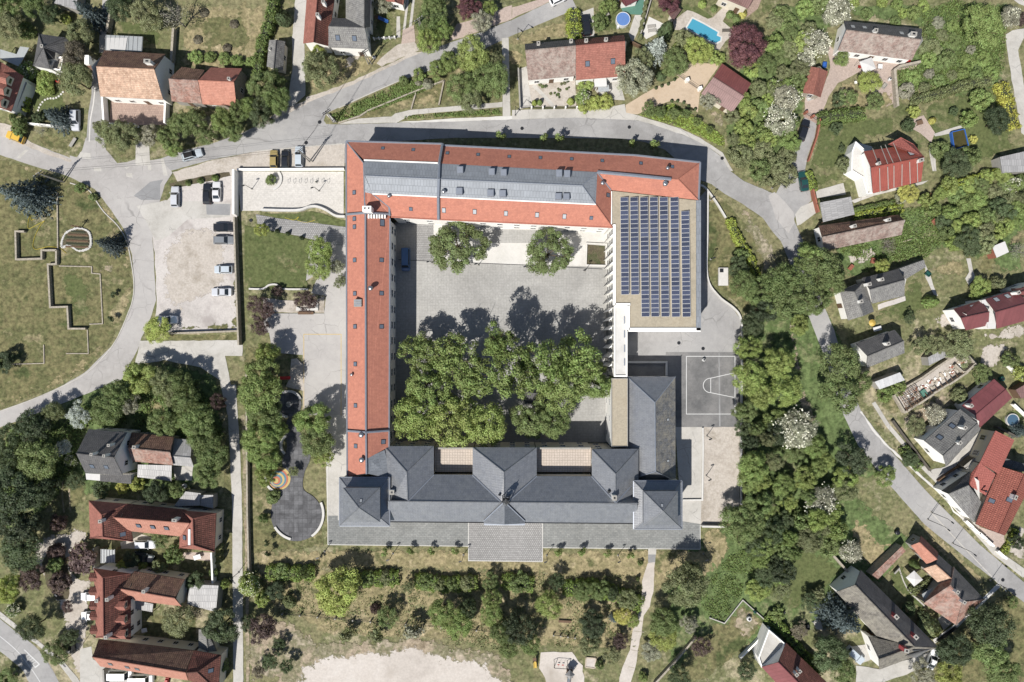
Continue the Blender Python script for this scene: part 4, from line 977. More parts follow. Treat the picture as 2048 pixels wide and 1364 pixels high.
cap(nw, [(728,320, zz),(878,326, zz)],0.14, 'm_wall_white', 'edge_flashing'); cap(nw, [(745,387.5, zz),(1191.5,408.7, zz)],0.14, 'm_wall_white', 'edge_flashing')
cap(nw, [(1194.5,344, zz),(1270,351, zz - .1),(1342,358.5,12.4)],0.32); cap(nw, [(1356,358.5,12.2),(1400,325, ZE)], .1, 'm_redroof'); cap(nw, [(1356,358.5,12.2),(1397,400, ZE)], .1, 'm_redroof')
cap(nw, [(1191.5,408.7, zz),(1225,455, ZE)], .1, 'm_redroof'); cap(nw, [(1194.5,344.5, zz),(1222,380, ZE + .4)], .14)
cap(nw, [(692.5,282.6, ZE),(884,288, ZE)], .22, name='gutter'); cap(nw, [(886,291, ZE),(1024,298, ZE),(1272,311, ZE),(1400,325, ZE),(1397,400, ZE)], .24, name='gutter')
cap(nw, [(782,434, ZE),(877,439, ZE),(1225,455, ZE)], .14, 'm_redroof', 'gutter')
wall_run(nw, [G(1400,325, ZE,(-.4,-.4)), G(1272,311, ZE,(0,-.4)), G(1024,298, ZE,(0,-.4)), G(886,291, ZE,(0,-.4)), G(692.5,282.6, ZE,(.4,-.4))],0, ZE - .1, rows=2, spacing=3.4)
wall_run(nw, [G(782,434, ZE,(0, .4)), G(877,439, ZE,(0, .4)), G(1225,455, ZE,(0, .4))],0, ZE - .1, rows=3, spacing=3.3)
wall_run(nw, [G(1397,400, ZE,(-.4,0)), G(1400,325, ZE,(-.4,-.4))],0, ZE - .1, rows=2)
for x, y in (A10(1012,1182), A10(1255,1194), A10(1526,1221), A10(1771,1233), A10(2020,1249), A20(226,1258), A20(476,1268), A20(720,1282), A20(1028,1302), A20(1278,1330), A11(1235,306)):
    roof_window(nw, NP,(x, y),0.6,0.7)
for x, y in (A11(1498,316), A11(1744,328), A11(1993,341), A21(200,353), A21(418,365)): roof_window(nw, NP,(x, y),0.65,0.95, 'm_skybright')
roof_window(nw, NP, A21(632,377), .6, .7); roof_window(nw, NP, A21(766,196), .7, .8)
vent(nw, NP, A11(1066,208), .3, .8); vent(nw, ZP, A11(1500,172), .35, .9); vent(nw, NP, A21(720,105), .35, .9); vent(nw, NP, A21(1215,112), .42,1.1); vent(nw, NP, A20(1235,1348), .3,1.0)
def roof_box(r, px, z, w, l, h):
    p = W(px[0], px[1], z + h); p.z = z; o = MB().box(p, w, l, h).part('roof_hood', 'm_metal', r)
    MB().box(p + Vector((0,0, h)), w * .84, l * .84, .05).part('hood_top', 'm_metal', o)
for q in ((1620,162),(1870,176),(1967,181)): roof_box(nw, A11(*q),12.9,1.3,1.3,1.0)
for q in ((370,204),(434,206)): roof_box(nw, A21(*q),12.9,1.25,1.25,1.0)
for q in ((1628,-8),(1880,8),(1975,14)): roof_box(nw, A11(*q),13.0,1.2,1.3,0.9)
for q in ((376,20),(440,24)): roof_box(nw, A21(*q),13.0,1.2,1.4, .9)

# --- annex with the gravel roof
an = root('school_annex', W(1310,530,0), 'white school annex with gravel roof carrying rows of solar panels', 'school building')
AO = [(1223,381.5),(1394,401),(1394,657),(1259,657),(1259,611),(1231,610),(1231,447),(1223,447)]
flat(an, AO, ZE, 'm_gravelroof', walls=False)
for a, b, wd_, mt in (((1396.5,401),(1396.5,661),0.95, 'm_zinc'),((1257,659.5),(1400.5,659.5), .8, 'm_wall_white'),((1256.5,610),(1256.5,660), .5, 'm_wall_white'),((1229,609),(1260,609), .5, 'm_wall_white'),((1228.5,449),(1228.5,610), .5, 'm_wall_white'),((1222,383),(1222,449), .35, 'm_wall_white')):
    p, q = W(*a, ZE), W(*b, ZE); m = (p + q) / 2; m.z = ZE - .35; d = q - p
    v = box_v(m, d.length, wd_, .65, math.atan2(d.y, d.x)); o = part('parapet', v, BOXF, mt, an)
    if mt == 'm_zinc': uv_roof(o.data, None, None)
gx = lambda x, y: G(x, y, ZE)
wall_run(an, [gx(1223,382), gx(1223,449), gx(1226,449), gx(1226,609), gx(1229,611), gx(1254,611), gx(1254,661.5), gx(1400.5,661.5), gx(1400.5,400)],0, ZE - .2)
# white sun fins and windows on the courtyard front
for k in range(17):
    y = 462 + k * 18.5; p = W(1226 if y < 609 else 1224.5, y, ZE)
    if y > 752: break
    wl = p.x - .03
    for z in (1.0,4.2,7.2): window(an,(wl, p.y, z), math.pi,1.0,1.7, False)
    MB().add([(wl - .75, p.y + .6, .3),(wl, p.y + 1.3, .3),(wl, p.y + .9, .3),(wl - .75, p.y + .6, ZE),(wl, p.y + 1.3, ZE),(wl, p.y + .9, ZE)], [(0,2,1),(3,4,5),(0,1,4,3),(1,2,5,4),(2,0,3,5)]).part('sun_fin', 'm_wall_white', an)
# link passage running south to the main building
lk = root('link_building', W(1240,740,0), 'narrow flat-roofed white passage joining the annex to the dark-roofed main building', 'school building')
flat(lk, [(1228,613),(1254,613),(1254,753),(1228,753)],8.6, 'm_concrete_white', parapet=.3, pw=.25)
flat(lk, [(1223,757),(1255,757),(1255,893),(1223,893)],8.6, 'm_gravelroof', parapet=.15, pw=.1, pmat='m_wall_grey')
wall_windows(lk,(W(1223,890,8.6)),(W(1223,757,8.6)),0,8.6, rows=2, spacing=3)
for yy in (640,668,697,724):
    p = W(1249, yy,8.6); MB().box(p, .25,1.5, .12).part('roof_strip', 'm_metal', lk)
# solar panels: rows run north-south, each panel tilted
pm = MB(); pm.add([Vector((x * .82, y * .49, z)) for z in (0, .045) for x, y in ((-1,-1),(1,-1),(1,1),(-1,1))], BOXF)
pfr = mesh('solar_panel', [v for v in pm.v] + [Vector((x * .78, y * .45, .052)) for x, y in ((-1,-1),(1,-1),(1,1),(-1,1))], pm.f + [(8,9,10,11)], ['m_white', 'm_solar'])
pfr.polygons[6].material_index = 1
ROWS = [(896,212,903,990,22, 'westernmost'),(974,212,983,990,22, 'second from west'),(1053,212,1066,1166,27, 'third from west'),(1131,212,1143,1166,27, 'middle, fourth from west'),
        (1210,212,1224,1166,27, 'third from east'),(1295,212,1308,1168,27, 'second from east'),(1382,322,1393,1168,24, 'easternmost, shorter')]
for x0, y0, x1, y1, n, lab in ROWS:
    a, b = W(*A21(x0, y0),10.0), W(*A21(x1, y1),10.0); c = (a + b) / 2
    r = root('solar_panel_row',(c.x, c.y, ZE), 'row of blue solar panels on the gravel roof, ' + lab, 'solar panels', 'solar panel rows on the annex roof')
    d = (b - a); L = d.length; pitch = L / n; ang = math.atan2(d.y, d.x) + math.pi / 2
    for i in range(n):
        o = bpy.data.objects.new('solar_panel', pfr); link(o, r); p = a + d * ((i + .5) / n)
        o.location = p - r.location; o.location.z = 0.42; o.rotation_euler = (math.radians(random.uniform(-.7, .7)), math.radians(-14 + random.uniform(-.9, .9)), ang); o.scale = (1, pitch / 1.0 * .985,1)
    for s_ in (-.55, .55):
        nrm = Vector((math.cos(ang), math.sin(ang),0)) * s_; z = 0.42 + (-.02 if False else 0) + s_ * math.tan(math.radians(14)) - .08
        MB().tube([a + nrm + Vector((0,0, ZE + z - 10.0)), b + nrm + Vector((0,0, ZE + z - 10.0))], .04,4).part('rail', 'm_steel', r)
        for k in range(5):
            q = a + d * ((k + .5) / 5) + nrm; MB().box((q.x, q.y, ZE), .12, .3, max(.06, z)).part('stand', 'm_steel', r)

# --- hall with the slate hip roof
hl = root('school_hall', W(1300,840,0), 'dark slate hip-roofed hall beside the basketball court', 'school building')
HP = gable(hl, [A22(920,285), A22(920,1110), A22(1305,1120), A22(1303,285)], [A22(1140,490), A22(1145,1040)],7.2,10.9, roof='m_slate', roof2='m_slate_old', wall='m_wall_white', hips=(1,1), rows=1, ridgecap='m_metal', over=.25)
for q in ((1242,627),(1243,955)): roof_window(hl, HP, A22(*q), .45, .6, 'm_skybright')

# --- main building
mb = root('school_main_building', W(1020,980,0), 'long dark slate-roofed main school building with three rear wings and two terraces', 'school building')
zr = 12.6
def mproof(pts, faces): return tri_part(mb, 'roof', pts, faces, 'm_slate')
MP = mproof([(769,892.5, ZE),(867.6,892, ZE),(867.6,949, ZE),(816,1002.5, zr),(814,944, zr),(784,958, ZE),(783,1004, ZE + 1.5)], [(0,1,4),(1,2,3,4),(0,4,3,6,5)])
MP += mproof([(867.6,949, ZE),(945.3,950, ZE),(1001,1003, zr),(816,1002.5, zr)], [(0,1,2,3)])
MP += mproof([(945.3,894.6, ZE),(1073.4,895, ZE),(1073.4,952, ZE),(1016,1003, zr),(1001,1003, zr),(945.3,950, ZE),(1008.5,944, zr),(1008.5,1002, zr)], [(0,1,6),(1,2,3,7,6),(0,6,7,4,5)])
MP += mproof([(1073.4,952, ZE),(1183.7,952.5, ZE),(1231,1005, zr),(1016,1003, zr)], [(0,1,2,3)])
MP += mproof([(1183.7,898.5, ZE),(1277,897.6, ZE),(1277,955, ZE),(1277,990, ZE + .6),(1231.6,1006, zr),(1231.6,947.8, zr),(1183.7,952.5, ZE)], [(0,1,5),(1,2,3,4,5),(0,5,4,6)])
MP += mproof([(776,1002, zr - .02),(1275,1006.5, zr - .02),(1275,1047, ZE),(776,1043.5, ZE)], [(0,1,2,3)])
MP += mproof([(1231.6,1006, zr),(1277,990, ZE + .6),(1277,1010, zr - .2)], [(0,1,2)])
for seg in (((769,892.5, ZE),(814,944, zr),(816,1002.5, zr)),((867.6,892, ZE),(814,944, zr)),((945.3,894.6, ZE),(1008.5,944, zr),(1008.5,1002, zr)),((1073.4,895, ZE),(1008.5,944, zr)),((1183.7,898.5, ZE),(1231.6,947.8, zr),(1231.6,1006, zr)),((1277,897.6, ZE),(1231.6,947.8, zr))): cap(mb, seg, .1, 'm_slate')
cap(mb, [(776,1002, zr),(1275,1006.5, zr)], .13, 'm_slate')
for seg in (((867.6,949, ZE),(816,1002.5, zr)),((945.3,950, ZE),(1001,1003, zr)),((1073.4,952, ZE),(1016,1003, zr)),((1183.7,952.5, ZE),(1231,1005, zr)),((1231.6,1006, zr),(1268,965, ZE + .4))): cap(mb, seg, .17, 'm_metal', 'valley_flashing')
cap(mb, [(776,1043.5, ZE),(1275,1047, ZE)], .1, 'm_darkmetal', 'gutter')
m_ = lambda x, y, dx=0, dy=0: G(x, y, ZE,(dx, dy))
wall_run(mb, [m_(776,1043.5,0, .35), m_(1275,1047,0, .35)],0, ZE - .1, 'm_wall_cream', rows=2, spacing=3.2)
for xs, ye in (((769,867.6),892.3),((945.3,1073.4),894.8),((1183.7,1277),898)):
    wall_run(mb, [m_(xs[1],952,-.25), m_(xs[1], ye,-.25,-.25), m_(xs[0], ye, .25,-.25), m_(xs[0],952, .25)],0, ZE - .1, 'm_wall_cream', rows=3, spacing=3.0)
wall_run(mb, [m_(867.6,950,0, .2), m_(784,957)],0, ZE - .2, 'm_wall_cream')
for xa, xb in ((867.6,945.3),(1073.4,1183.7)):
    wall_run(mb, [m_(xb,951,0,-.2), m_(xa,951,0,-.2)],6.8, ZE - .1, 'm_wall_cream')
    pa, pb = W(xa,951, ZE), W(xb,951, ZE); pn = W(xa,895, ZE)
    z = 6.8; ax, bx, y0, y1 = pa.x - .1, pb.x + .1, pa.y + .2, pn.y - .3
    o = part('terrace_floor', [(ax, y0, z),(bx, y0, z),(bx, y1, z),(ax, y1, z)], [(0,1,2,3)], 'm_roofpave', mb)
    wall_run(mb, [(bx, y1),(ax, y1)],0,7.7, 'm_wall_cream', rows=2, spacing=3.0)
    MB().box(((ax + bx) / 2, y1 - .15,7.5), bx - ax - .5, .35, .3).part('terrace_parapet', 'm_wall_grey', mb)
# central pediment gable on the garden front
tri_part(mb, 'pediment_roof', [(967.5,1042, ZE + .5),(967.5,1047, ZE + .5),(1009,1049,13.1),(1009,1003,13.1),(1050,1047, ZE + .5),(1050,1042, ZE + .5)], [(0,1,2,3),(2,4,5,3)], 'm_slate', .25)
pd = [W(969,1046, ZE + .5), W(1048.5,1046, ZE + .5), W(1009,1048,13.0)]
part('pediment', [pd[0], pd[1], pd[2], Vector((pd[0].x, pd[0].y,0)), Vector((pd[1].x, pd[1].y,0))], [(0,1,2),(3,4,1,0)], 'm_wall_white', mb)
part('cornice', box_v((W(1009,1046, ZE).x, W(1009,1046, ZE).y - .15, ZE + .05),8.4, .45, .3), BOXF, 'm_metal', mb)
cap(mb, [(967.5,1042, ZE + .6),(1009,1003,13.1)], .14); cap(mb, [(1050,1042, ZE + .6),(1009,1003,13.1)], .14)
# roof details
vent(mb, MP, A12(1943,1222), .2, .5, 'm_darkmetal'); vent(mb, MP, A22(772,1196), .25, .5, 'm_darkmetal')
chimney(mb, MP, A22(815,1247), .75, .9,1.3); chimney(mb, MP, A12(1086,1203), .85, .8,1.2)
# bell frame on the ridge
bf = root('bell_frame', W(1008.5,998,12.6), 'dark steel bell frame standing on the ridge of main building', 'bell frame')
c = W(1012,1000,13.5); c.z = 12.4
for dx, dy in ((-.8,-.7),(.8,-.7),(.8, .7),(-.8, .7)): MB().tube([c + Vector((dx, dy,-.4)), c + Vector((dx * .5, dy * .5,3.2))], .09,5).part('post', 'm_darkmetal', bf)
for z in (0.9,1.9): MB().tube([c + Vector((a * (.8 - z * .12), b * (.7 - z * .1), z)) for a, b in ((-1,-1),(1,-1),(1,1),(-1,1),(-1,-1))], .07,5).part('ring_beam', 'm_darkmetal', bf)
MB().lathe(c + Vector((0,0,1.1)), [(.5,0),(.42, .25),(.3, .55),(.24, .8),(.05, .9)],12).part('bell', 'm_darkmetal', bf)
MB().lathe(c + Vector((0,0,3.1)), [(.75,0),(.5, .5),(.12,1.1),(.04,2.0)],4).part('roof', 'm_slate', bf)
# --- corner towers
def tower(x0, y0, x1, y1, ix0, iy0, ix1, iy1, ax, ay, label):
    ze, zi, zd, za = 11.2,12.1,14.0,16.4
    r = root('corner_tower', W((x0 + x1) / 2,(y0 + y1) / 2,0), label, 'tower', 'corner towers of the main building')
    E = [W(x0, y0, ze), W(x1, y0, ze), W(x1, y1, ze), W(x0, y1, ze)]; cc = sum(E, Vector()) / 4
    D = [W(ix0, iy0, zd), W(ix1, iy0, zd), W(ix1, iy1, zd), W(ix0, iy1, zd)]; dc = sum(D, Vector()) / 4
    D = [d - dc + Vector((cc.x, cc.y, zd)) for d in D]; I = [Vector((d.x, d.y, zi)) for d in D]
    roof_slab('skirt_roof', E + I, [(i,(i + 1) % 4,4 + (i + 1) % 4,4 + i) for i in range(4)], 'm_slate', r)
    w = MB()
    for i in range(4): j = (i + 1) % 4; w.add([I[j] - Vector((0,0, .3)), I[i] - Vector((0,0, .3)), D[i], D[j]], [(0,1,2,3)])
    w.part('drum', 'm_slate', r)
    apx = Vector((cc.x, cc.y, za)); DD = [d + (d - Vector((cc.x, cc.y, zd))) * .05 for d in D]
    tp = roof_slab('spire_roof', DD + [apx], [(i,(i + 1) % 4,4) for i in range(4)], 'm_slate', r)[1]
    bars('hip_cap', [(d, apx) for d in DD] + [(E[i] + Vector((0,0, .05)), I[i]) for i in range(4)], .09, 'm_slate', r)
    cap_segs = [(E[i], E[(i + 1) % 4]) for i in range(4)]; bars('gutter', cap_segs, .12, 'm_metal', r)
    roof_window(r, tp,(ax + 1, ay - 9), .4, .6, 'm_skybright')
    ft = inset(ccw([(e.x, e.y) for e in E]), .35); wl = MB()
    for i in range(4): a, b = ft[i], ft[(i + 1) % 4]; wl.add([(*a,0),(*b,0),(*b, ze - .05),(*a, ze - .05)], [(0,1,2,3)])
    wl.part('wall', 'm_wall_cream', r)
    for i in range(4): wall_windows(r, ft[i], ft[(i + 1) % 4],0, ze, rows=3, spacing=3.2)
tower(679,954.5,779.5,1051.6,689,976,759,1041,721,1010.5, 'square corner tower with stepped slate roof at the west end of main building')
tower(1267,961.5,1364,1058,1287,983,1352.5,1048,1323,1020, 'square corner tower with stepped slate roof at the east end of main building')
# ---------------------------------------------------------------- houses round the school
def lean(name, label, px, zs, roof, wall='m_wall_grey', cat='shed', walls=True, **kw):
    r = root(name, centre(px), label, cat); flat(r, px, zs[0], roof, wall, slope=list(zs) if len(zs) == len(px) else None, walls=walls, **kw)
    if not walls:
        for (x, y), z in zip(px, list(zs) * 9):
            p = W(x, y, z); MB().box((p.x, p.y,0), .12, .12, z - .12).part('post', 'm_wood', r)
    return r
p_ = lambda t, *v: t.p(*v)
# top left
r = root('house', W(*A00(400,400)), 'grey hip-roofed house with a small tan terrace, between dark trees', 'house')
fan_roof(r, p_(A00,310,268,525,300,548,330,530,450,440,408,432,470,372,475,402,552,265,525), A00(345,375),4.5,7.2, 'm_greydark', over=.05)
flat(r, p_(A00,436,475,520,452,492,568,405,550),3.2, 'm_dirtyard', parapet=.5, pw=.2, name='terrace')
chimney(r, [[W(*A00(300,280),6.5), W(*A00(500,280),6.5), W(*A00(500,500),6.5), W(*A00(300,500),6.5)]], A00(340,372), .5, .5, .7)
r = house('house', 'red-tiled house with three roof dormers at the left edge', p_(A00,185,605,88,890,-220,800,-120,480), p_(A00,0,490,-90,830),4.5,8.0, roof='m_redold', wall='m_wall_white', chim=[])
for q in ((62,640),(42,725),(20,818)): dormer(r, r_polys[r.name], A00(*q), math.radians(-18),1.8,2.2,1.5, 'm_redold')
lean('glass_canopy', 'glass-roofed canopy behind the red house with dormers', p_(A00,160,370,232,380,150,530,0,465,0,392,132,432),(2.9,), 'm_greenhouse', cat='canopy', walls=False)
lean('side_terrace', 'pale blue-grey flat roof strip beside the dormer house', p_(A00,190,640,215,660,115,905,75,890),(3.0,), 'm_corr', 'm_wall_white', cat='terrace')
r = house('house', 'large old house with pale beige tile roof above a walled yard', p_(A00,800,768,1300,795,1318,430,830,400), p_(A00,768,532,1230,553),4.6,9.0, roof='m_beige', roof2='m_oldbrown', wall='m_wall_white', rows=1, chim=[(*A00(1190,500),1.3, .7,2.0)])
flat(r, p_(A00,672,510,705,505,765,555,740,565),5.5, 'm_oldbrown', 'm_wall_grey', name='lean_to_roof', slope=[5,5.2,5.8,5.5])
b_ = W(*A00(690,475),6); MB().box((b_.x, b_.y,0), .9,1.9,6).part('stack', 'm_wall_white', r)
r = house('outbuilding', 'mottled red-tiled outbuilding joining the beige-roofed house', p_(A00,1368,806,1610,826,1632,558,1450,533), p_(A00,1345,630,1577,641),3.4,6.3, roof='m_mottle', roof2='m_oldbrown', wall='m_wall_grey')
r = house('outbuilding', 'bright orange-tiled outbuilding at the end of the old house row', p_(A00,1615,830,1886,846,1932,545,1680,538), p_(A00,1580,641,1866,655),3.6,6.8, roof='m_orange', roof2='m_redold', wall='m_stonewall', chim=[(*A00(1830,632), .5, .5,1.0)])
gh = lean('greenhouse', 'glazed lean-to conservatory with a white blind behind the beige-roofed house', p_(A00,845,278,1140,292,1132,410,838,402),(2.6,2.6,3.2,3.2), 'm_greenhouse', cat='greenhouse', walls=False)
for k in range(9):
    a, b = A00(845 + k * 36,278 + k * 1.7), A00(838 + k * 36,402 + k); MB().tube([W(*a,2.68), W(*b,3.28)], .05,4).part('glazing_bar', 'm_white', gh)
roof_slab('blind', [W(*A00(850,300),2.75), W(*A00(1015,300),2.75), W(*A00(1000,400),3.3), W(*A00(850,398),3.3)], [(0,1,2,3)], 'm_tarp', gh, .02)
lean('shed', 'grey flat-roofed shed at the top edge beside the lane', p_(A00,430,25,480,-60,620,-60,610,78),(2.8,), 'm_corr')
# top middle
house('garden_shed', 'small grey-roofed shed between the hedge and the lane', p_(A10,105,318,85,530,214,562,232,328), p_(A10,160,320,140,545),2.8,4.4, roof='m_grey', cat='shed', chim=[(*A10(110,395), .35, .35, .7)])
house('house', 'long rust-red house with white south gable by the lane', p_(A10,412,-120,376,345,575,366,642,-120), p_(A10,497,-120,458,335),4.4,7.4, roof='m_redold', roof2='m_browntile', wall='m_wall_white', chim=[A10(540,20), A10(495,125)])
r = house('house', 'grey-tiled L-shaped house with white east wall near the upper road', p_(A10,578,376,898,390,880,150,612,143), p_(A10,578,212,866,222),4.6,7.6, roof='m_grey', roof2='m_greydark', wall='m_wall_white', hips=(0,0), chim=[A10(858,125)], sky=[A10(652,300), A10(785,305)])
gable(r, p_(A10,716,-120,716,160,908,215,915,-120), p_(A10,862,-120,862,218),4.6,7.5, roof='m_grey', wall='m_wall_white')
house('house', 'dark red roof corner with white wall at the top edge', p_(A10,940,-90,1045,10,1175,40,1190,-90), p_(A10,1050,-100,1110,15),3.4,5.0, roof='m_redold', wall='m_wall_white')
# cottage by the pavement
house('house', 'cottage with worn pinkish tile roof above a planted front yard', p_(A20,130,640,508,605,497,313,102,350), p_(A20,106,403,509,366),3.6,7.4, roof='m_oldpink', roof2='m_greydark', wall='m_wall_white', chim=[A20(210,352), A20(470,333)])
house('house', 'cottage with brighter red tile roof and two roof windows', p_(A20,510,638,905,606,895,278,500,316), p_(A20,511,365,902,330),3.6,7.4, roof='m_redold', roof2='m_browntile', wall='m_wall_white', chim=[A20(590,330), A20(748,322)], sky=[A20(602,508), A20(805,488)])
lean('sun_awning', 'white square awning against the red-roofed cottage', p_(A20,655,625,752,617,757,688,660,692),(2.9,2.9,2.5,2.5), 'm_tarp', cat='awning', walls=False)
lean('glazed_canopy', 'small blue-green glass roof below the white awning', p_(A20,685,690,772,676,778,726,690,733),(2.2,), 'm_greenhouse', cat='canopy', walls=False)
house('house', 'burgundy roof corner by the round blue pool at the top edge', p_(A20,850,-70,880,20,1010,-2,1040,-70), p_(A20,870,-70,908,50),3.2,4.6, roof='m_burgundy', wall='m_wall_white')
house('villa', 'brown-roofed villa above the swimming pool at the top edge', p_(A20,1650,-30,1880,66,1990,-160,1760,-200), p_(A20,1740,-70,1930,-20),4.0,6.0, roof='m_brownsheet', wall='m_wall_cream', hips=(1,1))
house('pool_house', 'small brown-roofed pool house beside the pool deck', p_(A20,1250,110,1300,50,1352,75,1285,168), p_(A20,1270,138,1326,62),2.4,3.2, roof='m_brownsheet', wall='m_wall_cream', cat='shed', win=False)
house('garage', 'maroon metal-roofed garage beside the tan driveway', p_(A20,1510,745,1757,896,1907,665,1675,505), p_(A20,1606,614,1851,769),2.7,4.0, roof='m_brownsheet', roof2='m_maroon', wall='m_wall_cream', cat='garage')
# top right
house('house', 'long old farmhouse with pink tile front and grey tile back slope', p_(A30,558,400,1150,478,1230,228,605,165), p_(A30,625,240,1222,318),3.4,6.4, roof='m_oldpink', roof2='m_greydark', wall='m_wall_white', chim=[(*A30(852,250), .7, .7,1.2),(*A30(1150,280),1.2, .8,1.4)], sky=[A30(676,212), A30(770,220), A30(945,250), A30(1065,265)], skyglass='m_skybright')
house('barn', 'small red-tiled barn at the yard edge under blossoming bushes', p_(A30,340,530,275,738,420,776,480,570), p_(A30,412,543,368,752),2.6,4.4, roof='m_redold', wall='m_stonewall', cat='shed')
r = house('house', 'modern house with red metal roof and pale seams beside a white terrace', A31.p(838,182,1222,86) + A30.p(1165,1150,765,1206), A30.p(822,1337,1245,1252),5.0,8.2, roof='m_redsheet' if 'm_redsheet' in M else 'm_brightred', wall='m_wall_white', sky=[A30(1140,1224)], chim=[(*A30(880,1305), .5, .5, .9),(*A30(1215,1280), .9, .6, .9)], skyglass='m_skybright')
tri_part(r, 'roof', [(*A30(1060,1094),5.4),(*A30(1165,1150),5.2),(*A30(1245,1252),8.2),(*A30(960,1150),5.3)], [(0,1,2,3)], 'm_brightred')
for (a, b) in (((835,1185),(885,1320)),((900,1165),(955,1306)),((935,1155),(1000,1300)),((1000,1140),(1062,1290))): MB().tube([W(*A30(*a),5.3), W(*A30(*b),8.3)], .09,4).part('seam', 'm_wall_grey', r)
for (a, b) in (((890,-20),(895,165)),((955,-30),(960,148)),((1005,-40),(1005,135)),((1070,-50),(1068,120)),((1130,-70),(1135,105)),((1190,-85),(1195,92))): MB().tube([W(*A31(*a),8.2), W(*A31(*b),5.15)], .09,4).part('seam', 'm_wall_grey', r)
flat(r, A30.p(690,1135,760,1200,815,1340) + A31.p(835,185,780,190,745,60) + A30.p(655,1364,660,1215),3.0, 'm_concrete_white', 'm_wall_white', parapet=.6, pw=.2, name='terrace')
lean('shed', 'grey corrugated shed at the right edge beside a garden', p_(A30,1850,1252,2100,1195,2100,1364,1870,1380),(2.8,), 'm_corr')
cp = lean('carport', 'grey sheet-roofed carport at the foot of the red metal-roofed house', p_(A31,414,256,662,208,692,350,440,412),(2.8,3.0,3.0,2.8), 'm_corr', cat='carport', walls=False)
# right middle
house('house', 'long narrow cottage with worn pink tile roof beside the shaded road', p_(A31,450,640,1066,513,1040,352,405,440), p_(A31,432,532,1090,396),3.4,6.2, roof='m_oldpink', roof2='m_oldbrown', wall='m_wall_white', chim=[A31(682,445), A31(955,395)])
r = house('house', 'grey-tiled L-shaped cottage with a lawn and flower border', p_(A31,832,1062,1088,1000,1042,785,752,856), p_(A31,812,950,1092,872),3.6,6.2, roof='m_grey', roof2='m_greydark', wall='m_wall_white', chim=[A31(800,908), A31(900,870)])
gable(r, p_(A31,575,962,640,1196,845,1125,770,880), p_(A31,690,968,762,1160),3.6,6.0, roof='m_grey', wall='m_wall_white', hips=(1,0), chim=[A31(735,1045)])
lean('shed', 'low grey tiled lean-to behind the L-shaped cottage', p_(A31,1040,785,1245,712,1258,770,1100,866),(3.0,2.6,2.4,2.8), 'm_grey')
lean('shed', 'white flat-roofed garden shed near the field corner', p_(A31,1788,606,1890,564,1922,650,1824,696),(2.6,), 'm_tarp', 'm_brick')
r = house('house', 'burgundy-roofed terrace house, left of the joined pair', p_(A31,1580,1275,1760,1235,1702,1035,1480,1103), p_(A31,1540,1177,1765,1128),4.5,7.2, roof='m_burgundy', wall='m_wall_white', sky=[A31(1635,1087)], skyglass='m_skybright')
r = house('house', 'burgundy-roofed terrace house, right of the joined pair', p_(A31,1826,1262,2120,1180,1960,955,1735,1026), p_(A31,1815,1130,2090,1052),4.5,7.4, roof='m_burgundy', wall='m_wall_white', sky=[A31(1822,1030), A31(1910,1003)], skyglass='m_skybright')
lean('house_annex', 'white flat roof between the two burgundy-roofed houses', p_(A31,1702,1035,1733,1028,1822,1180,1815,1262,1755,1255),(5.2,), 'm_tarp', 'm_wall_white', cat='house annex')
house('house', 'brown-roofed house corner at the right edge above the burgundy pair', p_(A31,1940,940,2000,1030,2160,990,2120,870), p_(A31,1970,985,2140,930),4.2,6.0, roof='m_maroon', wall='m_wall_white', chim=[A31(1985,975)])
house('house', 'grey-tiled cottage half hidden by the big roadside tree', A32.p(785,216,1090,96) + A31.p(1010,1270,700,1380), A32.p(795,122,1085,0),3.2,5.6, roof='m_grey', roof2='m_greydark', wall='m_wall_white', chim=[A32(950,22)])
lean('shed', 'white sheet-metal shed roof beside the ruined house', p_(A32,850,326,1052,250,1092,312,890,386),(2.7,2.7,2.3,2.3), 'm_whitesheet')
lean('shed', 'grey curved-roof shed touching the ruined house', p_(A32,1275,130,1410,60,1430,120,1285,196),(2.6,), 'm_corr')
house('house', 'house with long crimson sheet-metal roof behind the grey-tiled house', p_(A32,1545,517,1803,303,1948,452,1690,692), p_(A32,1652,592,1898,385),3.4,5.0, roof='m_burgundy', wall='m_wall_white', chim=[A32(1610,515)])
house('house', 'grey-tiled gabled house with white front and two blue roof windows', p_(A32,1246,796,1534,541,1695,705,1421,1000), p_(A32,1396,915,1672,656),4.6,8.0, roof='m_grey', wall='m_wall_white', sky=[A32(1370,768), A32(1470,677)], chim=[A32(1560,690), A32(1520,810)])
r = root('house', W(*A32(1770,960)), 'bright red flat-tiled house with a bent roof beside the tile-roofed one', 'house')
RP = tri_part(r, 'roof', [(*A32(1690,970),5.6),(*A32(1815,715),5.6),(*A32(1966,790),4.6),(*A32(1840,1062),4.6)], [(0,1,2,3)], 'm_brightred')
RP += tri_part(r, 'roof', [(*A32(1690,970),5.5),(*A32(1815,1062),5.5),(*A32(1738,1232),4.4),(*A32(1604,1150),5.0),(*A32(1622,1055),4.6)], [(0,1,2,3),(0,3,4)], 'm_brightred')
wall_run(r, [G(*A32(1690,970),5,(.2,-.2)), G(*A32(1622,1055),4.6,(.2,0)), G(*A32(1604,1150),4.6,(.2, .2)), G(*A32(1738,1232),4.4,(0, .2)), G(*A32(1840,1062),4.5,(-.2,0)), G(*A32(1966,790),4.5,(-.2,0)), G(*A32(1815,715),4.5,(0,-.2)), G(*A32(1690,970),4.5,(.2,0))],0,4.4, 'm_wall_cream', rows=1)
vent(r, RP, A32(1700,1185), .2,1.6, 'm_darkmetal')
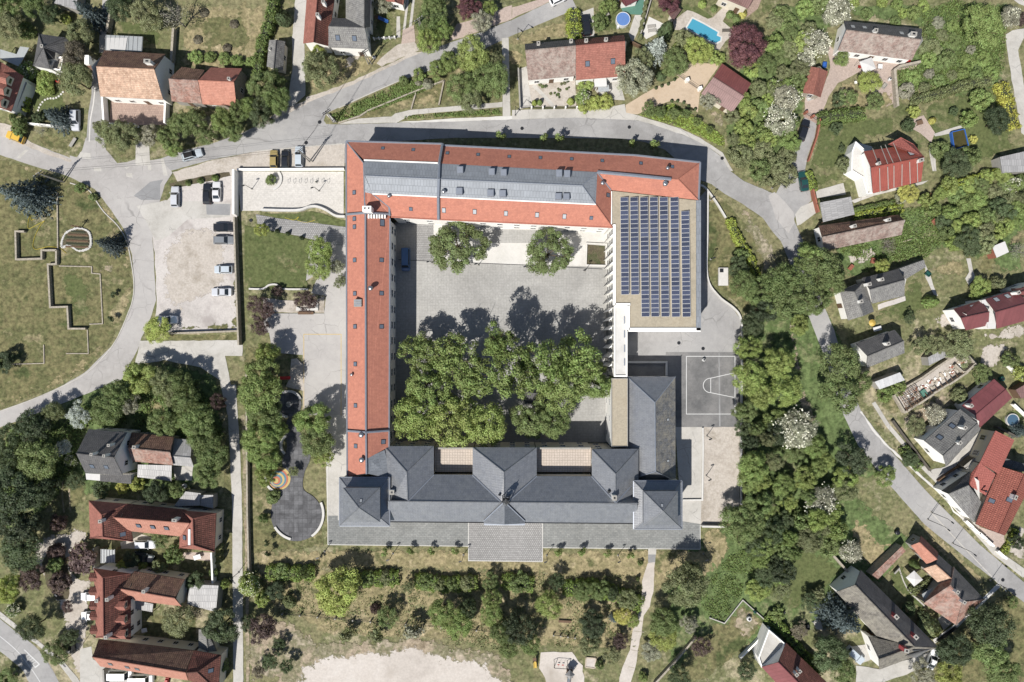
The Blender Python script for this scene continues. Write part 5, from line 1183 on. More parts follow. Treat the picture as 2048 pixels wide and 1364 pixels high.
house('house', 'orange tile-roofed house along the right edge above the road', [A33(1655,105), A32(1850,1000), A32(2120,1100), A33(1890,196)], [A33(1838,178), A32(2045,1058)],4.4,7.0, roof='m_orangeroof' if 'm_orangeroof' in M else 'm_brightred', wall='m_wall_cream', sky=[A32(1785,1275), A32(1928,1268)], chim=[(*A32(1965,1245), .9, .5,1.0)])
house('house', 'grey-roofed house with shaded gable in front of the red-roofed pair', [A33(1640,90), A32(1702,1285), A32(1612,1040), A32(1385,1196)], [A32(1440,1220), A32(1600,1150)],4.0,6.6, roof='m_grey', roof2='m_greydark', wall='m_wall_white')
lean('shed', 'small pale flat-roofed shed beside the grey-roofed house yard', p_(A32,1560,1000,1645,930,1692,962,1600,1042),(2.5,), 'm_wall_grey', 'm_wall_dark')
lean('shed', 'dark blue-grey shed behind the bright red roof', p_(A32,1880,930,2080,990,2080,1050,1850,1000),(3.0,), 'm_greydark')
lean('shed', 'brown wooden hut at the right edge beside the crimson roof', p_(A32,1975,390,2080,330,2080,440,2020,460),(2.4,), 'm_brownsheet', 'm_wood')
# the ruin
rn = root('ruined_house', W(*A32(1330,320)), 'roofless ruined house with crumbling stone walls and bare rafters', 'ruin')
rp = wpoly(A32.p(1015,432,1230,300,1460,135,1560,66,1662,180,1590,250,1320,420,1100,572)); MB().prism(rp,0, .35).part('rubble_floor', 'm_dirtyard', rn)
def ruin_wall(pts, h, w=.4, mat='m_stonewall'):
    for i in range(len(pts) - 1):
        a, b = W(*pts[i], h), W(*pts[i + 1], h); m = (a + b) / 2; d = b - a
        part('wall', box_v((m.x, m.y,0), d.length + w * .3, w, h * random.uniform(.8,1.1), math.atan2(d.y, d.x)), BOXF, mat, rn)
ruin_wall(A32.p(1100,572,1200,505,1320,425,1450,345,1590,250),1.6); ruin_wall(A32.p(1015,432,1100,370,1230,295,1370,195,1460,135),1.2)
ruin_wall(A32.p(1460,135,1560,66,1662,180,1590,245),2.4); ruin_wall(A32.p(1500,190,1570,255),1.6); ruin_wall(A32.p(1015,432,1100,572),1.5)
for k in range(12):
    t = k / 11; a = (1115 + 440 * t,560 - 300 * t); b = (a[0] - 22, a[1] - 34); MB().tube([W(*A32(*a),1.5), W(*A32(*b),1.1)], .1,4).part('beam', 'm_wood', rn)
for k in range(6):
    a = (1040 + k * 14,440 + k * 20); MB().tube([W(*A32(*a),1.9), W(*A32(a[0] + 135, a[1] - 75),1.9)], .07,4).part('rafter', 'm_wood', rn)
for k in range(5):
    a = (1040 + k * 32,425 - k * 18); MB().tube([W(*A32(*a),2.0), W(*A32(a[0] + 70, a[1] + 110),2.0)], .07,4).part('rafter', 'm_wood', rn)
for k in range(110):
    u, v = random.random(), random.random(); x, y = 1090 + 440 * u + 60 * v,500 - 290 * u + 40 * v - 60
    MB().box(W(*A32(x, y), .3), random.uniform(.2, .9), random.uniform(.12, .5), random.uniform(.06, .35), random.uniform(0,3)).part('rubble_piece', random.choice(['m_stonewall', 'm_lightwood', 'm_brick', 'm_wall_white']), rn)
MB().box(W(*A32(1232,415), .3),1.3,1.5, .5, .6).part('tarpaulin', 'm_tealfloor', rn)
# bottom right
r = house('house', 'long mossy grey-tiled house with pink chimneys, large spruce at its side', p_(A33,545,645,1000,1145,1360,1085,740,470), p_(A33,695,590,1165,1081),4.2,7.6, roof='m_moss', roof2='m_greydark', wall='m_wall_white', chim=[(*A33(1010,835), .9, .7,1.6),(*A33(1165,995), .9, .7,1.6)], cmat='m_pinkcap', hips=(0,0))
gable(r, p_(A33,800,1002,1070,1052,1350,1092,890,1265), p_(A33,885,1182,1166,1082),4.2,7.5, roof='m_moss', wall='m_wall_white', chim=[(*A33(1092,1105), .9, .7,1.5)], cmat='m_pinkcap')
r = house('outbuilding', 'small bright orange-roofed outbuilding at the head of the brick house', p_(A33,1140,276,1268,426,1358,331,1222,197), p_(A33,1208,250,1348,386),3.0,5.2, roof='m_orange', roof2='m_redold', wall='m_wall_grey')
house('outbuilding', 'tan and grey tiled middle section of the brick house row', p_(A33,1240,460,1365,578,1480,456,1358,346), p_(A33,1338,428,1462,540),3.2,5.4, roof='m_beige', roof2='m_greydark', wall='m_wall_grey')
house('house', 'pinkish brick-tiled hip-roofed house at the bend of the white path', p_(A33,1240,735,1500,910,1727,704,1482,447), p_(A33,1455,590,1550,725),3.6,6.4, roof='m_mottle', roof2='m_greydark', wall='m_wall_grey', hips=(1,1), chim=[A33(1500,640), A33(1553,722)])
gb = lean('glazed_canopy', 'blue-green glazed lean-to along the brick-tiled house', p_(A33,1228,664,1382,570,1396,590,1244,704),(2.4,2.4,2.8,2.8), 'm_greenhouse', cat='canopy', walls=False)
lean('garden_building', 'long low red-tiled lean-to wall between lawn and dry clearing', p_(A33,826,512,1070,280,1098,320,876,546),(2.6,2.6,2.2,2.2), 'm_mottle', 'm_stonewall')
r = house('house', 'dark red tile-roofed house at the bottom edge with white terrace', A33.p(-50,1245,160,1475,482,1378,145,1052), A33.p(82,1207,300,1428),4.0,7.2, roof='m_burgundy', roof2='m_browntile', wall='m_wall_white', chim=[A33(245,1270), A33(220,1297)])
flat(r, A33.p(0,940,130,1052,80,1205,-10,1215) + A23.p(1985,1240,1960,1160),3.4, 'm_concrete', parapet=.5, pw=.2, name='terrace')
# left
r = house('house', 'tall dark-grey roofed house among trees with thin chimneys', p_(A02,680,1050,978,1072,1012,730,705,703), p_(A02,608,897,908,928),6.0,10.0, roof='m_greydark', wall='m_wall_white', rows=2, chim=[(*A02(745,900), .45, .45,1.8),(*A02(845,912), .45, .45,1.8),(*A02(882,828), .45, .45,1.8)], sky=[A02(735,997), A02(848,1003)])
flat(r, p_(A02,800,1065,1045,1066,1046,1140,800,1118),3.0, 'm_greydark', name='porch_roof', over=.1); flat(r, p_(A02,682,1055,798,1063,798,1115,688,1105),2.9, 'm_tarp', name='porch_glazing', over=.1)
house('outbuilding', 'brown tile-roofed outbuilding joined to the dark-grey house', p_(A02,1056,960,1382,991,1387,765,1050,730), p_(A02,1020,852,1356,887),3.6,6.0, roof='m_mottle', roof2='m_oldbrown', wall='m_wall_grey', chim=[A02(1080,845)])
house('outbuilding', 'grey-sheeted end outbuilding under the trees beside the lane', p_(A02,1382,990,1545,1004,1530,790,1388,775), p_(A02,1372,917,1520,929),2.8,4.4, roof='m_corr', wall='m_wall_grey')
lean('carport', 'grey corrugated lean-to below the brown-tiled outbuilding', p_(A02,1100,986,1370,992,1366,1118,1095,1085),(2.8,2.8,2.3,2.3), 'm_corr', cat='carport', walls=False)
lean('shed', 'pale sheet-roofed shed above the red U-shaped house', p_(A02,1480,1200,1602,1215,1592,1312,1385,1318),(2.5,), 'm_corr'); lean('shed', 'grey sheet-roofed shed next to the lane hedge', p_(A02,1600,1228,1700,1228,1700,1336,1596,1312),(2.3,), 'm_corr')
r = root('house', W(*A03(1180,120)), 'red-tiled U-shaped house around a small parking court', 'house')
UP = gable(r, [A02(708,1272), A03(718,215), A03(1060,242), A02(1015,1300)], A03.p(812,30,820,205),4.6,7.6, roof='m_redold', roof2='m_browntile', wall='m_wall_cream', hips=(1,1), rows=1, sky=[A03(980,185)], chim=[A03(810,78)])
UP += gable(r, [A03(1030,160), A03(1440,203), A02(1480,1345), A02(1010,1297)], A03.p(905,52,1512,98),4.6,7.8, roof='m_peach', roof2='m_browntile', wall='m_wall_cream', sky=[A03(1105,117), A03(1218,127), A03(1328,137)], chim=[(*A03(1400,70), .9, .5,1.3)])
UP += gable(r, [A03(1440,-5), A03(1430,294), A03(1710,324), A03(1726,18)], A03.p(1538,60,1543,270),4.6,7.8, roof='m_redold', roof2='m_browntile', wall='m_wall_cream', hips=(1,1), sky=[A03(1472,212)])
p0 = W(*A03(1507,210),7.4); MB().box((p0.x, p0.y,6.6), .5,3.3, .7).part('solar_heater', 'm_white', r)
r = house('house', 'red-tiled house with a row of five west dormers above the dirt yard', p_(A03,748,457,765,1010,1042,1022,1040,500), p_(A03,820,530,826,1000),5.0,8.8, roof='m_redold', roof2='m_browntile', wall='m_wall_white', hips=(1,1), rows=2, chim=[A03(782,710), A03(865,700), A03(855,1000)])
for q in ((757,522),(757,634),(758,747),(760,830),(764,942)): dormer(r, r_polys[r.name], A03(*q), math.pi,1.5,1.5,1.0, 'm_browntile')
for q in ((985,748),(985,860),(990,975)): dormer(r, r_polys[r.name], A03(*q),0,1.5,2.4,1.2, 'm_redold')
house('house', 'brown-tiled wing with peach south slope joined to the dormered house', p_(A03,1075,712,1448,762,1476,545,1070,480), p_(A03,932,616,1392,696),4.2,6.8, roof='m_peach', roof2='m_oldbrown', wall='m_wall_cream', chim=[A03(1155,636),(*A03(1412,676), .4, .4, .5)])
lean('shed', 'large grey sheet-roofed shed between the brown-tiled wing and the lane', p_(A03,1510,585,1742,595,1722,806,1494,745),(2.9,), 'm_corr')
lean('canopy', 'flat grey canopy below the peach roof slope', p_(A03,1066,708,1222,742,1214,806,1076,782),(2.6,), 'm_corr', cat='canopy', walls=False)
wr = lean('pergola', 'white slatted pergola roof beside the palm-like bush', p_(A03,802,304,916,312,916,410,802,416),(2.4,), 'm_greenhouse', cat='pergola', walls=False)
for k in range(6): MB().tube([W(*A03(804 + k * 22,304),2.5), W(*A03(804 + k * 22,416),2.5)], .06,4).part('slat', 'm_white', wr)
lean('porch', 'grey lean-to roof at the head of the dormered house', p_(A03,756,452,1040,488,1038,505,822,518),(3.2,), 'm_greydark', cat='porch')
r = house('house', 'long brown-tiled house with peach front slope over parked vans', p_(A03,800,1240,1500,1352,1546,1112,786,1022), p_(A03,738,1165,1479,1288),4.4,7.6, roof='m_peach', roof2='m_oldbrown', wall='m_wall_cream', sky=[A03(880,1220), A03(1015,1245), A03(1095,1260)])
r = house('house', 'brown hip-roofed house end in the corner beside the lane', p_(A03,1505,1352,1740,1440,1764,1150,1548,1112), p_(A03,1484,1290,1574,1283),4.4,7.6, roof='m_browntile', wall='m_wall_cream', hips=(0,1), sky=[A03(1680,1272)])
house('shed', 'small grey tile-roofed shed beside the dark lane tree', p_(A03,1585,945,1582,1108,1740,1142,1662,950), p_(A03,1640,948,1660,1125),2.4,3.4, roof='m_grey', cat='shed', win=False)
# ---------------------------------------------------------------- plants
def leaf_mesh(name, P, N, size, seed, aspect=0.62, rnd=None):
    """one leaf (a small bent diamond) at each point P facing N"""
    rs = np.random.RandomState(seed); n = len(P); N = N / np.maximum(1e-6, np.linalg.norm(N, axis=1, keepdims=True))
    R = rs.normal(size=(n,3)); T1 = np.cross(N, R); T1 /= np.maximum(1e-6, np.linalg.norm(T1, axis=1, keepdims=True)); T2 = np.cross(N, T1)
    s = (size * rs.uniform(.65,1.35, n))[:, None]
    V = np.empty((n,4,3)); V[:,0] = P + T1 * s; V[:,1] = P + T2 * s * aspect + N * s * .18; V[:,2] = P - T1 * s; V[:,3] = P - T2 * s * aspect + N * s * .18
    me = bpy.data.meshes.new(name); me.vertices.add(n * 4); me.vertices.foreach_set('co', V.reshape(-1).astype(np.float32))
    me.loops.add(n * 4); me.loops.foreach_set('vertex_index', np.arange(n * 4, dtype=np.int32))
    me.polygons.add(n); me.polygons.foreach_set('loop_start', np.arange(0, n * 4,4, dtype=np.int32)); me.polygons.foreach_set('loop_total', np.full(n,4, dtype=np.int32))
    a = me.attributes.new('rnd', 'FLOAT', 'POINT'); a.data.foreach_set('value', np.repeat(rs.rand(n) if rnd is None else rnd,4).astype(np.float32))
    me.materials.append(M['m_leaf']); me.update(calc_edges=True); return me
def crown(name, seed, big=6, small=16, leaves=60, leaf=0.06, flat_=0.8, spread=0.52, rbig=(.38, .55), rsm=(.17, .27), loose=0.0):
    """lumpy crown of radius about 1: big boughs, clumps on the boughs, leaves on the clumps"""
    rs = np.random.RandomState(seed); P, N, K = [], [], []; C, Rr = [], []
    for i in range(big):
        a = 2 * math.pi * (i + rs.uniform(-.3, .3)) / big; d = spread * rs.uniform(.62,1.3)
        C.append((math.cos(a) * d, math.sin(a) * d, rs.uniform(-.25, .25))); Rr.append(rs.uniform(*rbig))
    C.append((rs.uniform(-.12, .12), rs.uniform(-.12, .12), rs.uniform(.2, .45))); Rr.append(rs.uniform(*rbig) * 1.1)
    C.append((rs.uniform(-.3, .3), rs.uniform(-.3, .3), rs.uniform(-.1, .3))); Rr.append(rs.uniform(*rbig))
    C = np.array(C); Rr = np.array(Rr); cl, cr = [], []
    for c, r in zip(C, Rr):
        d = rs.normal(size=(small,3)); d[:,2] = np.abs(d[:,2]) * 1.0 - .25; d /= np.linalg.norm(d, axis=1, keepdims=True)
        q = c + d * r * rs.uniform(.7,1.02,(small,1))
        for x in q:
            if np.sum(np.linalg.norm(x - C, axis=1) < Rr * .72) == 0: cl.append(x); cr.append(rs.uniform(*rsm))
    for x, r in zip(cl, cr):
        d = rs.normal(size=(leaves,3)); d[:,2] += .35; d /= np.linalg.norm(d, axis=1, keepdims=True)
        P.append(x + d * r * (rs.uniform(.15,1,(leaves,1)) ** .45) * (1 + loose * rs.rand(leaves,1))); N.append(d + rs.normal(size=d.shape) * .34 + np.array([0,0, .12])); K.append(np.clip(rs.rand(leaves) * .6 + rs.rand() * .4,0,1))
    P = np.concatenate(P); N = np.concatenate(N); P[:,2] *= flat_
    k = 1.0 / np.percentile(np.linalg.norm(P[:, :2], axis=1),97); P[:, :2] *= k
    return leaf_mesh(name, P, N, leaf, seed, rnd=np.concatenate(K))
def ball(name, seed, n, leaf, prof):
    """close-clipped shape: prof(t) = radius at height t in 0..1"""
    rs = np.random.RandomState(seed); t = rs.rand(n) ** .8; a = rs.rand(n) * 2 * math.pi; r = np.array([prof(x) for x in t])
    lump = 1 + .10 * np.sin(a * 5 + seed) * np.sin(t * 9) ; r2 = r * lump * rs.uniform(.86,1.04, n)
    P = np.stack([np.cos(a) * r2, np.sin(a) * r2, t],1); N = np.stack([np.cos(a), np.sin(a), .5 + t * .6],1) + rs.normal(size=(n,3)) * .4
    return leaf_mesh(name, P, N, leaf, seed)
def conifer(name, seed, layers=15, leaf=.055):
    rs = np.random.RandomState(seed); P, N = [], []
    for l in range(layers):
        t = l / (layers - 1); R = (1 - t) ** .85 * 1.0 + .03; nb = max(4, int(17 * (1 - t * .7)))
        for b in range(nb):
            a = 2 * math.pi * (b + rs.uniform(-.35, .35)) / nb + l * 1.3; rr = R * rs.uniform(.8,1.08); k = max(5, int(46 * rr))
            s = rs.rand(k) ** .75 * rr; wdt = (.10 + .05 * rr) * (1.05 - s / max(rr, .01)) + .015; off = rs.uniform(-1,1, k) * wdt
            z = t * .96 + .035 - s * .10 + rs.normal(size=k) * .008
            P.append(np.stack([math.cos(a) * s - math.sin(a) * off, math.sin(a) * s + math.cos(a) * off, z],1))
            N.append(np.stack([math.cos(a) * .3 + rs.normal(size=k) * .35, math.sin(a) * .3 + rs.normal(size=k) * .35, np.ones(k)],1))
    return leaf_mesh(name, np.concatenate(P), np.concatenate(N), leaf, seed, .3)
CR = {'b': [crown('crown',10 + i,6 + i % 3,19,135, .034) for i in range(6)],
      'o': [crown('crown',30 + i,8,11,85, .036, .75, .62,(.26, .42),(.13, .22), .25) for i in range(3)],   # open crown
      's': [crown('foliage',50 + i,5,13,90, .064, .85, .42,(.42, .6),(.22, .34)) for i in range(4)],
      'q': [crown('crown',41 + i,9,24,110, .036, .85, .42,(.5, .6),(.14, .22)) for i in range(2)],   # close round crown
      'p': [crown('crown',70 + i,3,6,26, .14,1.0, .4,(.3, .45),(.22, .36), .4) for i in range(2)],
      'c': [conifer('crown',80 + i) for i in range(2)],
      't': [ball('foliage',90,1500, .085, lambda t: (1 - t) ** .55 * (.55 + min(1, t * 6) * .45))],
      'r': [ball('foliage',95,1300, .11, lambda t: math.sqrt(max(0,1 - (2 * t - .85) ** 2 / 1.35)))],
      'd': [crown('foliage',97,6,14,9, .04, .8, .5,(.35, .5),(.2, .3), .5)],
      'y': [crown('foliage',99,7,10,22, .11, .5, .55,(.3, .4),(.16, .25), .6)]}
BLOOM = []
for i in range(2):
    rs = np.random.RandomState(120 + i); me0 = CR['s'][i]; co = np.empty(len(me0.vertices) * 3, np.float32); me0.vertices.foreach_get('co', co); co = co.reshape(-1,4,3).mean(1)
    up = co[co[:,2] > -.15]; k = rs.choice(len(up), min(len(up),520), replace=False); q = up[k] * 1.05; BLOOM.append(leaf_mesh('blossom', q, np.tile([0,0,1.0],(len(q),1)) + rs.normal(size=q.shape) * .4, .042,5, .9))
def trunk_mesh(seed, limbs=6, bare=False):
    rs = random.Random(seed); b = MB(); b.tube([(0,0,0),(.01,0, .35),(0, .01, .7)], .055,7, .035)
    for i in range(limbs):
        a = 2 * math.pi * i / limbs + rs.uniform(-.3, .3); r = rs.uniform(.4, .75); z0 = rs.uniform(.45, .68); tip = (math.cos(a) * r, math.sin(a) * r, rs.uniform(.85,1.25))
        mid = (tip[0] * .45, tip[1] * .45, z0 + .22); b.tube([(0,0, z0), mid, tip], .028,5, .008)
        for k in range(5 if bare else 1):
            a2 = a + rs.uniform(-.9, .9); f = rs.uniform(.5,1); q = (tip[0] * f + math.cos(a2) * .28, tip[1] * f + math.sin(a2) * .28, tip[2] * f + .25)
            b.tube([(tip[0] * f, tip[1] * f, tip[2] * f), q], .012,4, .004)
    return b
TR = [mesh('trunk', t.v, t.f, 'm_bark', True) for t in (trunk_mesh(i) for i in range(3))]
BARE = mesh('trunk', trunk_mesh(9,11, True).v, trunk_mesh(9,11, True).f, 'm_greybark', True)
POLE = mesh('trunk', *(lambda t: (t.v, t.f))(MB().tube([(0,0,0),(0,0,1)], .03,6, .01)), 'm_bark', True)
PAL = dict(mid=(.106, .140, .044), dark=(.062, .084, .036), light=(.168, .210, .050), lime=(.205, .235, .050), olive=(.130, .144, .064), grey=(.19, .19, .135), brown=(.110, .098, .066), blue=(.072, .098, .098),
           silver=(.28, .31, .29), purple=(.085, .034, .040), yellow=(.28, .27, .06), deep=(.046, .062, .030), fresh=(.132, .176, .046), white=(.62, .61, .50), plum=(.075, .050, .045))
KN = dict(b=('tree', 'tree'), q=('tree', 'tree'), o=('tree', 'tree'), s=('shrub', 'shrub'), p=('young_tree', 'young tree'), c=('spruce_tree', 'spruce'), t=('conifer_shrub', 'conifer'), r=('clipped_shrub', 'shrub'), d=('bare_tree', 'tree'), w=('blossoming_shrub', 'shrub'), W=('blossoming_tree', 'tree'), y=('palm_shrub', 'shrub'))
VR = random.Random(11)
def plant(x, y, rp, h, kind, col, label, group=None, sy=1.0, rz=None):
    """x, y = middle of the crown in photo pixels, rp = its radius in pixels, h = height in metres"""
    nm, cat = KN[kind]; base = {'w': 's', 'W': 'b'}.get(kind, kind); tree = base in 'bopdq'
    zc = h * (.62 if tree else .5); p = W(x, y, zc); r = rp * S * (1 - zc / HC); r_ = root(nm,(p.x, p.y,0), label, cat, group)
    cm = VR.choice(CR[base]); c = bpy.data.objects.new(cm.name.split('.')[0], cm); link(c, r_); k = PAL[col]; v = VR.uniform(.88,1.13)
    v *= 1.46; l_ = .3 * k[0] + .6 * k[1] + .1 * k[2]; k = [q + (l_ - q) * .12 for q in k]; c.color = (k[0] * v, k[1] * v * VR.uniform(.96,1.03), k[2] * v,1); a = VR.uniform(0,6.28) if rz is None else rz; c.rotation_euler = (0,0, a)
    if base in 'bopq': c.location = (0,0, h * .60); c.scale = (r * VR.uniform(.96,1.08), r * sy * VR.uniform(.9,1.04), h * .44)
    elif base == 's': c.location = (0,0, h * .42); c.scale = (r, r * sy, h * .62)
    elif base in 'dy': c.location = (0,0, h * .6); c.scale = (r, r * sy, h * .42)
    else: k2 = 1.2 if base == 'c' else 1.0; c.scale = (r * k2, r * sy * k2, h)
    if base in 'bopdcyq':
        t = bpy.data.objects.new('trunk', BARE if base == 'd' else POLE if base in 'cp' else VR.choice(TR)); link(t, r_)
        if base in 'cp': t.scale = (h * .6, h * .6, h * .85)
        else: t.scale = (r * 1.05 if base == 'd' else r, r * 1.05 if base == 'd' else r, h * .72); t.rotation_euler = (0,0, VR.uniform(0,6))
    elif base == 's':
        t = bpy.data.objects.new('stem', POLE); link(t, r_); t.scale = (h * .8, h * .8, h * .6)
    if kind in 'wW':
        b = bpy.data.objects.new('blossom', VR.choice(BLOOM)); link(b, r_); b.location = c.location; b.scale = c.scale * 1.02; b.rotation_euler = c.rotation_euler; b.color = (*PAL['white'],1)
    return r_
def plants(t, text):
    """lines «x y radius height kind colour | label», in the enlarged pixels of tile t"""
    for ln in text.strip().splitlines():
        a, lab = ln.split('|'); a = a.split(); x, y = t(float(a[0]), float(a[1])); plant(x, y, float(a[2]) / 3.988, float(a[3]), a[4], a[5], lab.strip(), sy=float(a[6]) if len(a) > 6 else 1.0, rz=0 if len(a) > 6 else None)
def hedge(name, line, w, h, col, label, dens=55, leaf=.16):
    """a hedge along photo pixels, one leafy body"""
    pts = [W(x, y, h * .5) for x, y in line]; rs = np.random.RandomState(len(line) * 7 + int(line[0][0])); P, N = [], []
    for a, b in zip(pts, pts[1:]):
        d = b - a; L = d.length; n = int(L * (w + 2 * h) * dens); d.normalize(); s = Vector((-d.y, d.x,0)); u = rs.rand(n) * (L + w * .5) - w * .25; th = rs.rand(n) * math.pi
        lump = 1 + .13 * np.sin(u * 2.3) + .1 * np.sin(u * 5.1 + 1); cx = np.cos(th); cz = np.sin(th); f = rs.uniform(.82,1.04, n) * lump
        off = np.sign(cx) * np.abs(cx) ** .6 * w / 2 * f; z = np.abs(cz) ** .6 * h * f * rs.uniform(.15,1, n) ** .35
        P.append(np.stack([a.x + d.x * u + s.x * off, a.y + d.y * u + s.y * off, z],1)); N.append(np.stack([s.x * cx, s.y * cx, cz],1) + rs.normal(size=(n,3)) * .45)
    c = sum(pts, Vector()) / len(pts); c.z = 0; P = np.concatenate(P) - np.array(c); r = root(name, c, label, 'hedge')
    o = bpy.data.objects.new('foliage', leaf_mesh('foliage', P, np.concatenate(N), leaf,3)); link(o, r); o.color = (*[q * 1.3 for q in PAL[col]],1)
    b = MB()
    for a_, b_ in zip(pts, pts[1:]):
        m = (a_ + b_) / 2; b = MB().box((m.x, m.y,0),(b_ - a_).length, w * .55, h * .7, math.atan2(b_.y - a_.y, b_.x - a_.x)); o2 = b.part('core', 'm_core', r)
    return r
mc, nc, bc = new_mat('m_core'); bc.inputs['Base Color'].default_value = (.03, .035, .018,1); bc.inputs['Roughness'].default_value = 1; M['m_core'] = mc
def thicket(poly, spacing, rr, hh, kinds, cols, what, group, seed, most=60, density=1.0):
    """wild growth that reads as one mass: every bush is still an object; those at its rim are told apart"""
    rs = random.Random(seed); xs = [p[0] for p in poly]; ys = [p[1] for p in poly]; pts = []
    for _ in range(4000):
        x, y = rs.uniform(min(xs), max(xs)), rs.uniform(min(ys), max(ys))
        if inside(x, y, poly) and all((x - a) ** 2 + (y - b) ** 2 > spacing ** 2 for a, b in pts): pts.append((x, y))
        if len(pts) >= most: break
    if not pts: return
    ext = {min(pts): 'leftmost ', max(pts): 'rightmost ', min(pts, key=lambda p: p[1]): 'topmost ', max(pts, key=lambda p: p[1]): 'lowest '}
    mx, my = sum(p[0] for p in pts) / len(pts), sum(p[1] for p in pts) / len(pts); noun = what.split()[0] if what.split()[0] in ('tree', 'bush') else what.split()[1]; rest = what.split(noun + ' ',1)[1]
    def lab(p, q, c):
        if p in ext: return ext[p] + what
        s = 'small ' if q < rr[0] + (rr[1] - rr[0]) / 3 else 'large ' if q > rr[1] - (rr[1] - rr[0]) / 3 else 'middle-sized '
        return s + dict(mid='green ', fresh='fresh green ', light='light green ', olive='olive ', dark='dark green ', grey='greyish ')[c] + noun + ', ' + ('upper ' if p[1] < my else 'lower ') + ('left ' if p[0] < mx else 'right ') + 'part, ' + rest
    for p in pts:
        q, hh_, kd, c = rs.uniform(*rr), rs.uniform(*hh), rs.choice(kinds), rs.choice(cols); plant(p[0], p[1], q, hh_, kd, c, lab(p, q, c), group)
def tufts(name, label, poly, n, h, leaf, col, seed, blobs=40):
    """low growth nobody could count, in drifts"""
    rs = np.random.RandomState(seed); P = []; xs = [p[0] for p in poly]; ys = [p[1] for p in poly]; cs = []
    while len(cs) < blobs:
        x, y = rs.uniform(min(xs), max(xs)), rs.uniform(min(ys), max(ys))
        if inside(x, y, poly): cs.append((x, y))
    per = n // blobs
    for x, y in cs:
        sg = rs.uniform(3,11); q = rs.normal(size=(per,2)) * sg + np.array([x, y])
        for a, b in q:
            if inside(a, b, poly): P.append(((a - 1024) * S,(682 - b) * S, rs.uniform(.02, h)))
    P = np.array(P); N = np.tile([0,0,1.0],(len(P),1)) + rs.normal(size=P.shape) * .6
    o = bpy.data.objects.new(name, leaf_mesh(name, P, N, leaf, seed, .5)); link(o); o.color = (*[q * 1.3 for q in PAL[col]],1); tag(o, label, None, None, 'stuff')

# --- top left
plants(A00, """60 60 105 7 b mid | leafy green tree filling the top left corner
270 45 100 7 b mid | broad green tree above the grey hip-roofed house
395 120 82 6 b dark | dark tree over the narrow shaded lane beside the hip-roofed house
75 205 115 7 b olive | olive green tree at the left edge above the glass canopy
205 232 66 4 s mid | green shrub between the olive tree and the hip-roofed house
700 95 108 9 c blue | dark blue spruce beside the narrow lane at the top
525 150 42 2.5 s lime | bright lime shrub beside the dark blue spruce
640 270 115 7 b olive | brownish tree right of the grey hip-roofed house
620 455 118 8 b brown | tall brown-green tree between hip-roofed house and lane
600 640 142 8 b olive | big olive tree over the stepping-stone garden
225 570 78 4 w fresh | white blossoming shrub beside the red dormer house
360 612 72 3 s light | rounded bright bush, upper of the two by the stepping stones
360 690 70 3 s light | rounded bright bush, lower of the two by the stepping stones
150 960 64 4 s mid | green bush above the yellow van
148 1030 58 3.5 s mid | green bush touching the yellow van
440 925 108 7 c blue | blue spruce beside the silver estate car
300 940 52 2 s dark | dark shrub left of the blue spruce near the silver car
330 1035 52 2.5 d grey | bare silvery shrub on the roadside verge
960 70 105 6 b dark | dark green tree right of the lane at the top
1170 110 132 7 b olive | large olive tree above the garden with the greenhouse
1390 130 112 8 d grey | leafless grey tree beside the orchard meadow
860 1060 110 7 o olive | dark olive tree at the lane corner below the walled yard
1000 1080 112 7 b olive | olive tree in front of the walled yard
1185 1085 88 6 o grey | greyish tree right of the driveway below the walled yard
1330 1090 100 7 b mid | green tree, first of the roadside row after the driveway
1440 1005 108 7 b mid | green tree below the mottled outbuilding
1380 1185 72 5 b fresh | small tree at the kerb behind the moving car
1570 965 98 7 b mid | green tree below the orange-tiled outbuilding
1640 1075 88 6 b mid | green tree right of the small white pole in the row
1780 960 100 7 b fresh | fresh green tree in the middle of the roadside row
1860 1055 86 6 b mid | green tree leaning over the road edge in the row
1905 890 88 7 b mid | green tree at the right end corner of orange outbuilding
2000 860 84 7 b fresh | last fresh green tree of the row before the lane
780 1010 50 4 o olive | thin small tree at the lane edge by the walled yard""")
for x, y, lab in ((1625,100, 'upper left'),(1865,190, 'upper right'),(1575,315, 'lower left'),(1810,382, 'lower right')):
    plant(*A00(x, y),8.5, .7, 'r', 'brown', lab + ' round flower bed in the orchard meadow', 'round beds in the orchard meadow')
for x, y, r_, lab in ((1560,450,60, 'left end'),(1670,455,50, 'second from left'),(1790,470,55, 'middle'),(1890,485,55, 'second from right'),(2000,495,50, 'right end')):
    plant(*A00(x, y), r_ / 4,1.8, 's', 'fresh', lab + ' of the low bush row at the meadow foot', 'bush row at the meadow foot')
hedge('hedge', A00.p(215,690,205,780,190,880),1.5,2.0, 'lime', 'narrow bright hedge beside the red dormer house')
hedge('hedge', A10.p(140,-20,130,110,100,210,50,350,25,480,15,620),2.4,2.6, 'mid', 'tall dark hedge along the orchard meadow edge')
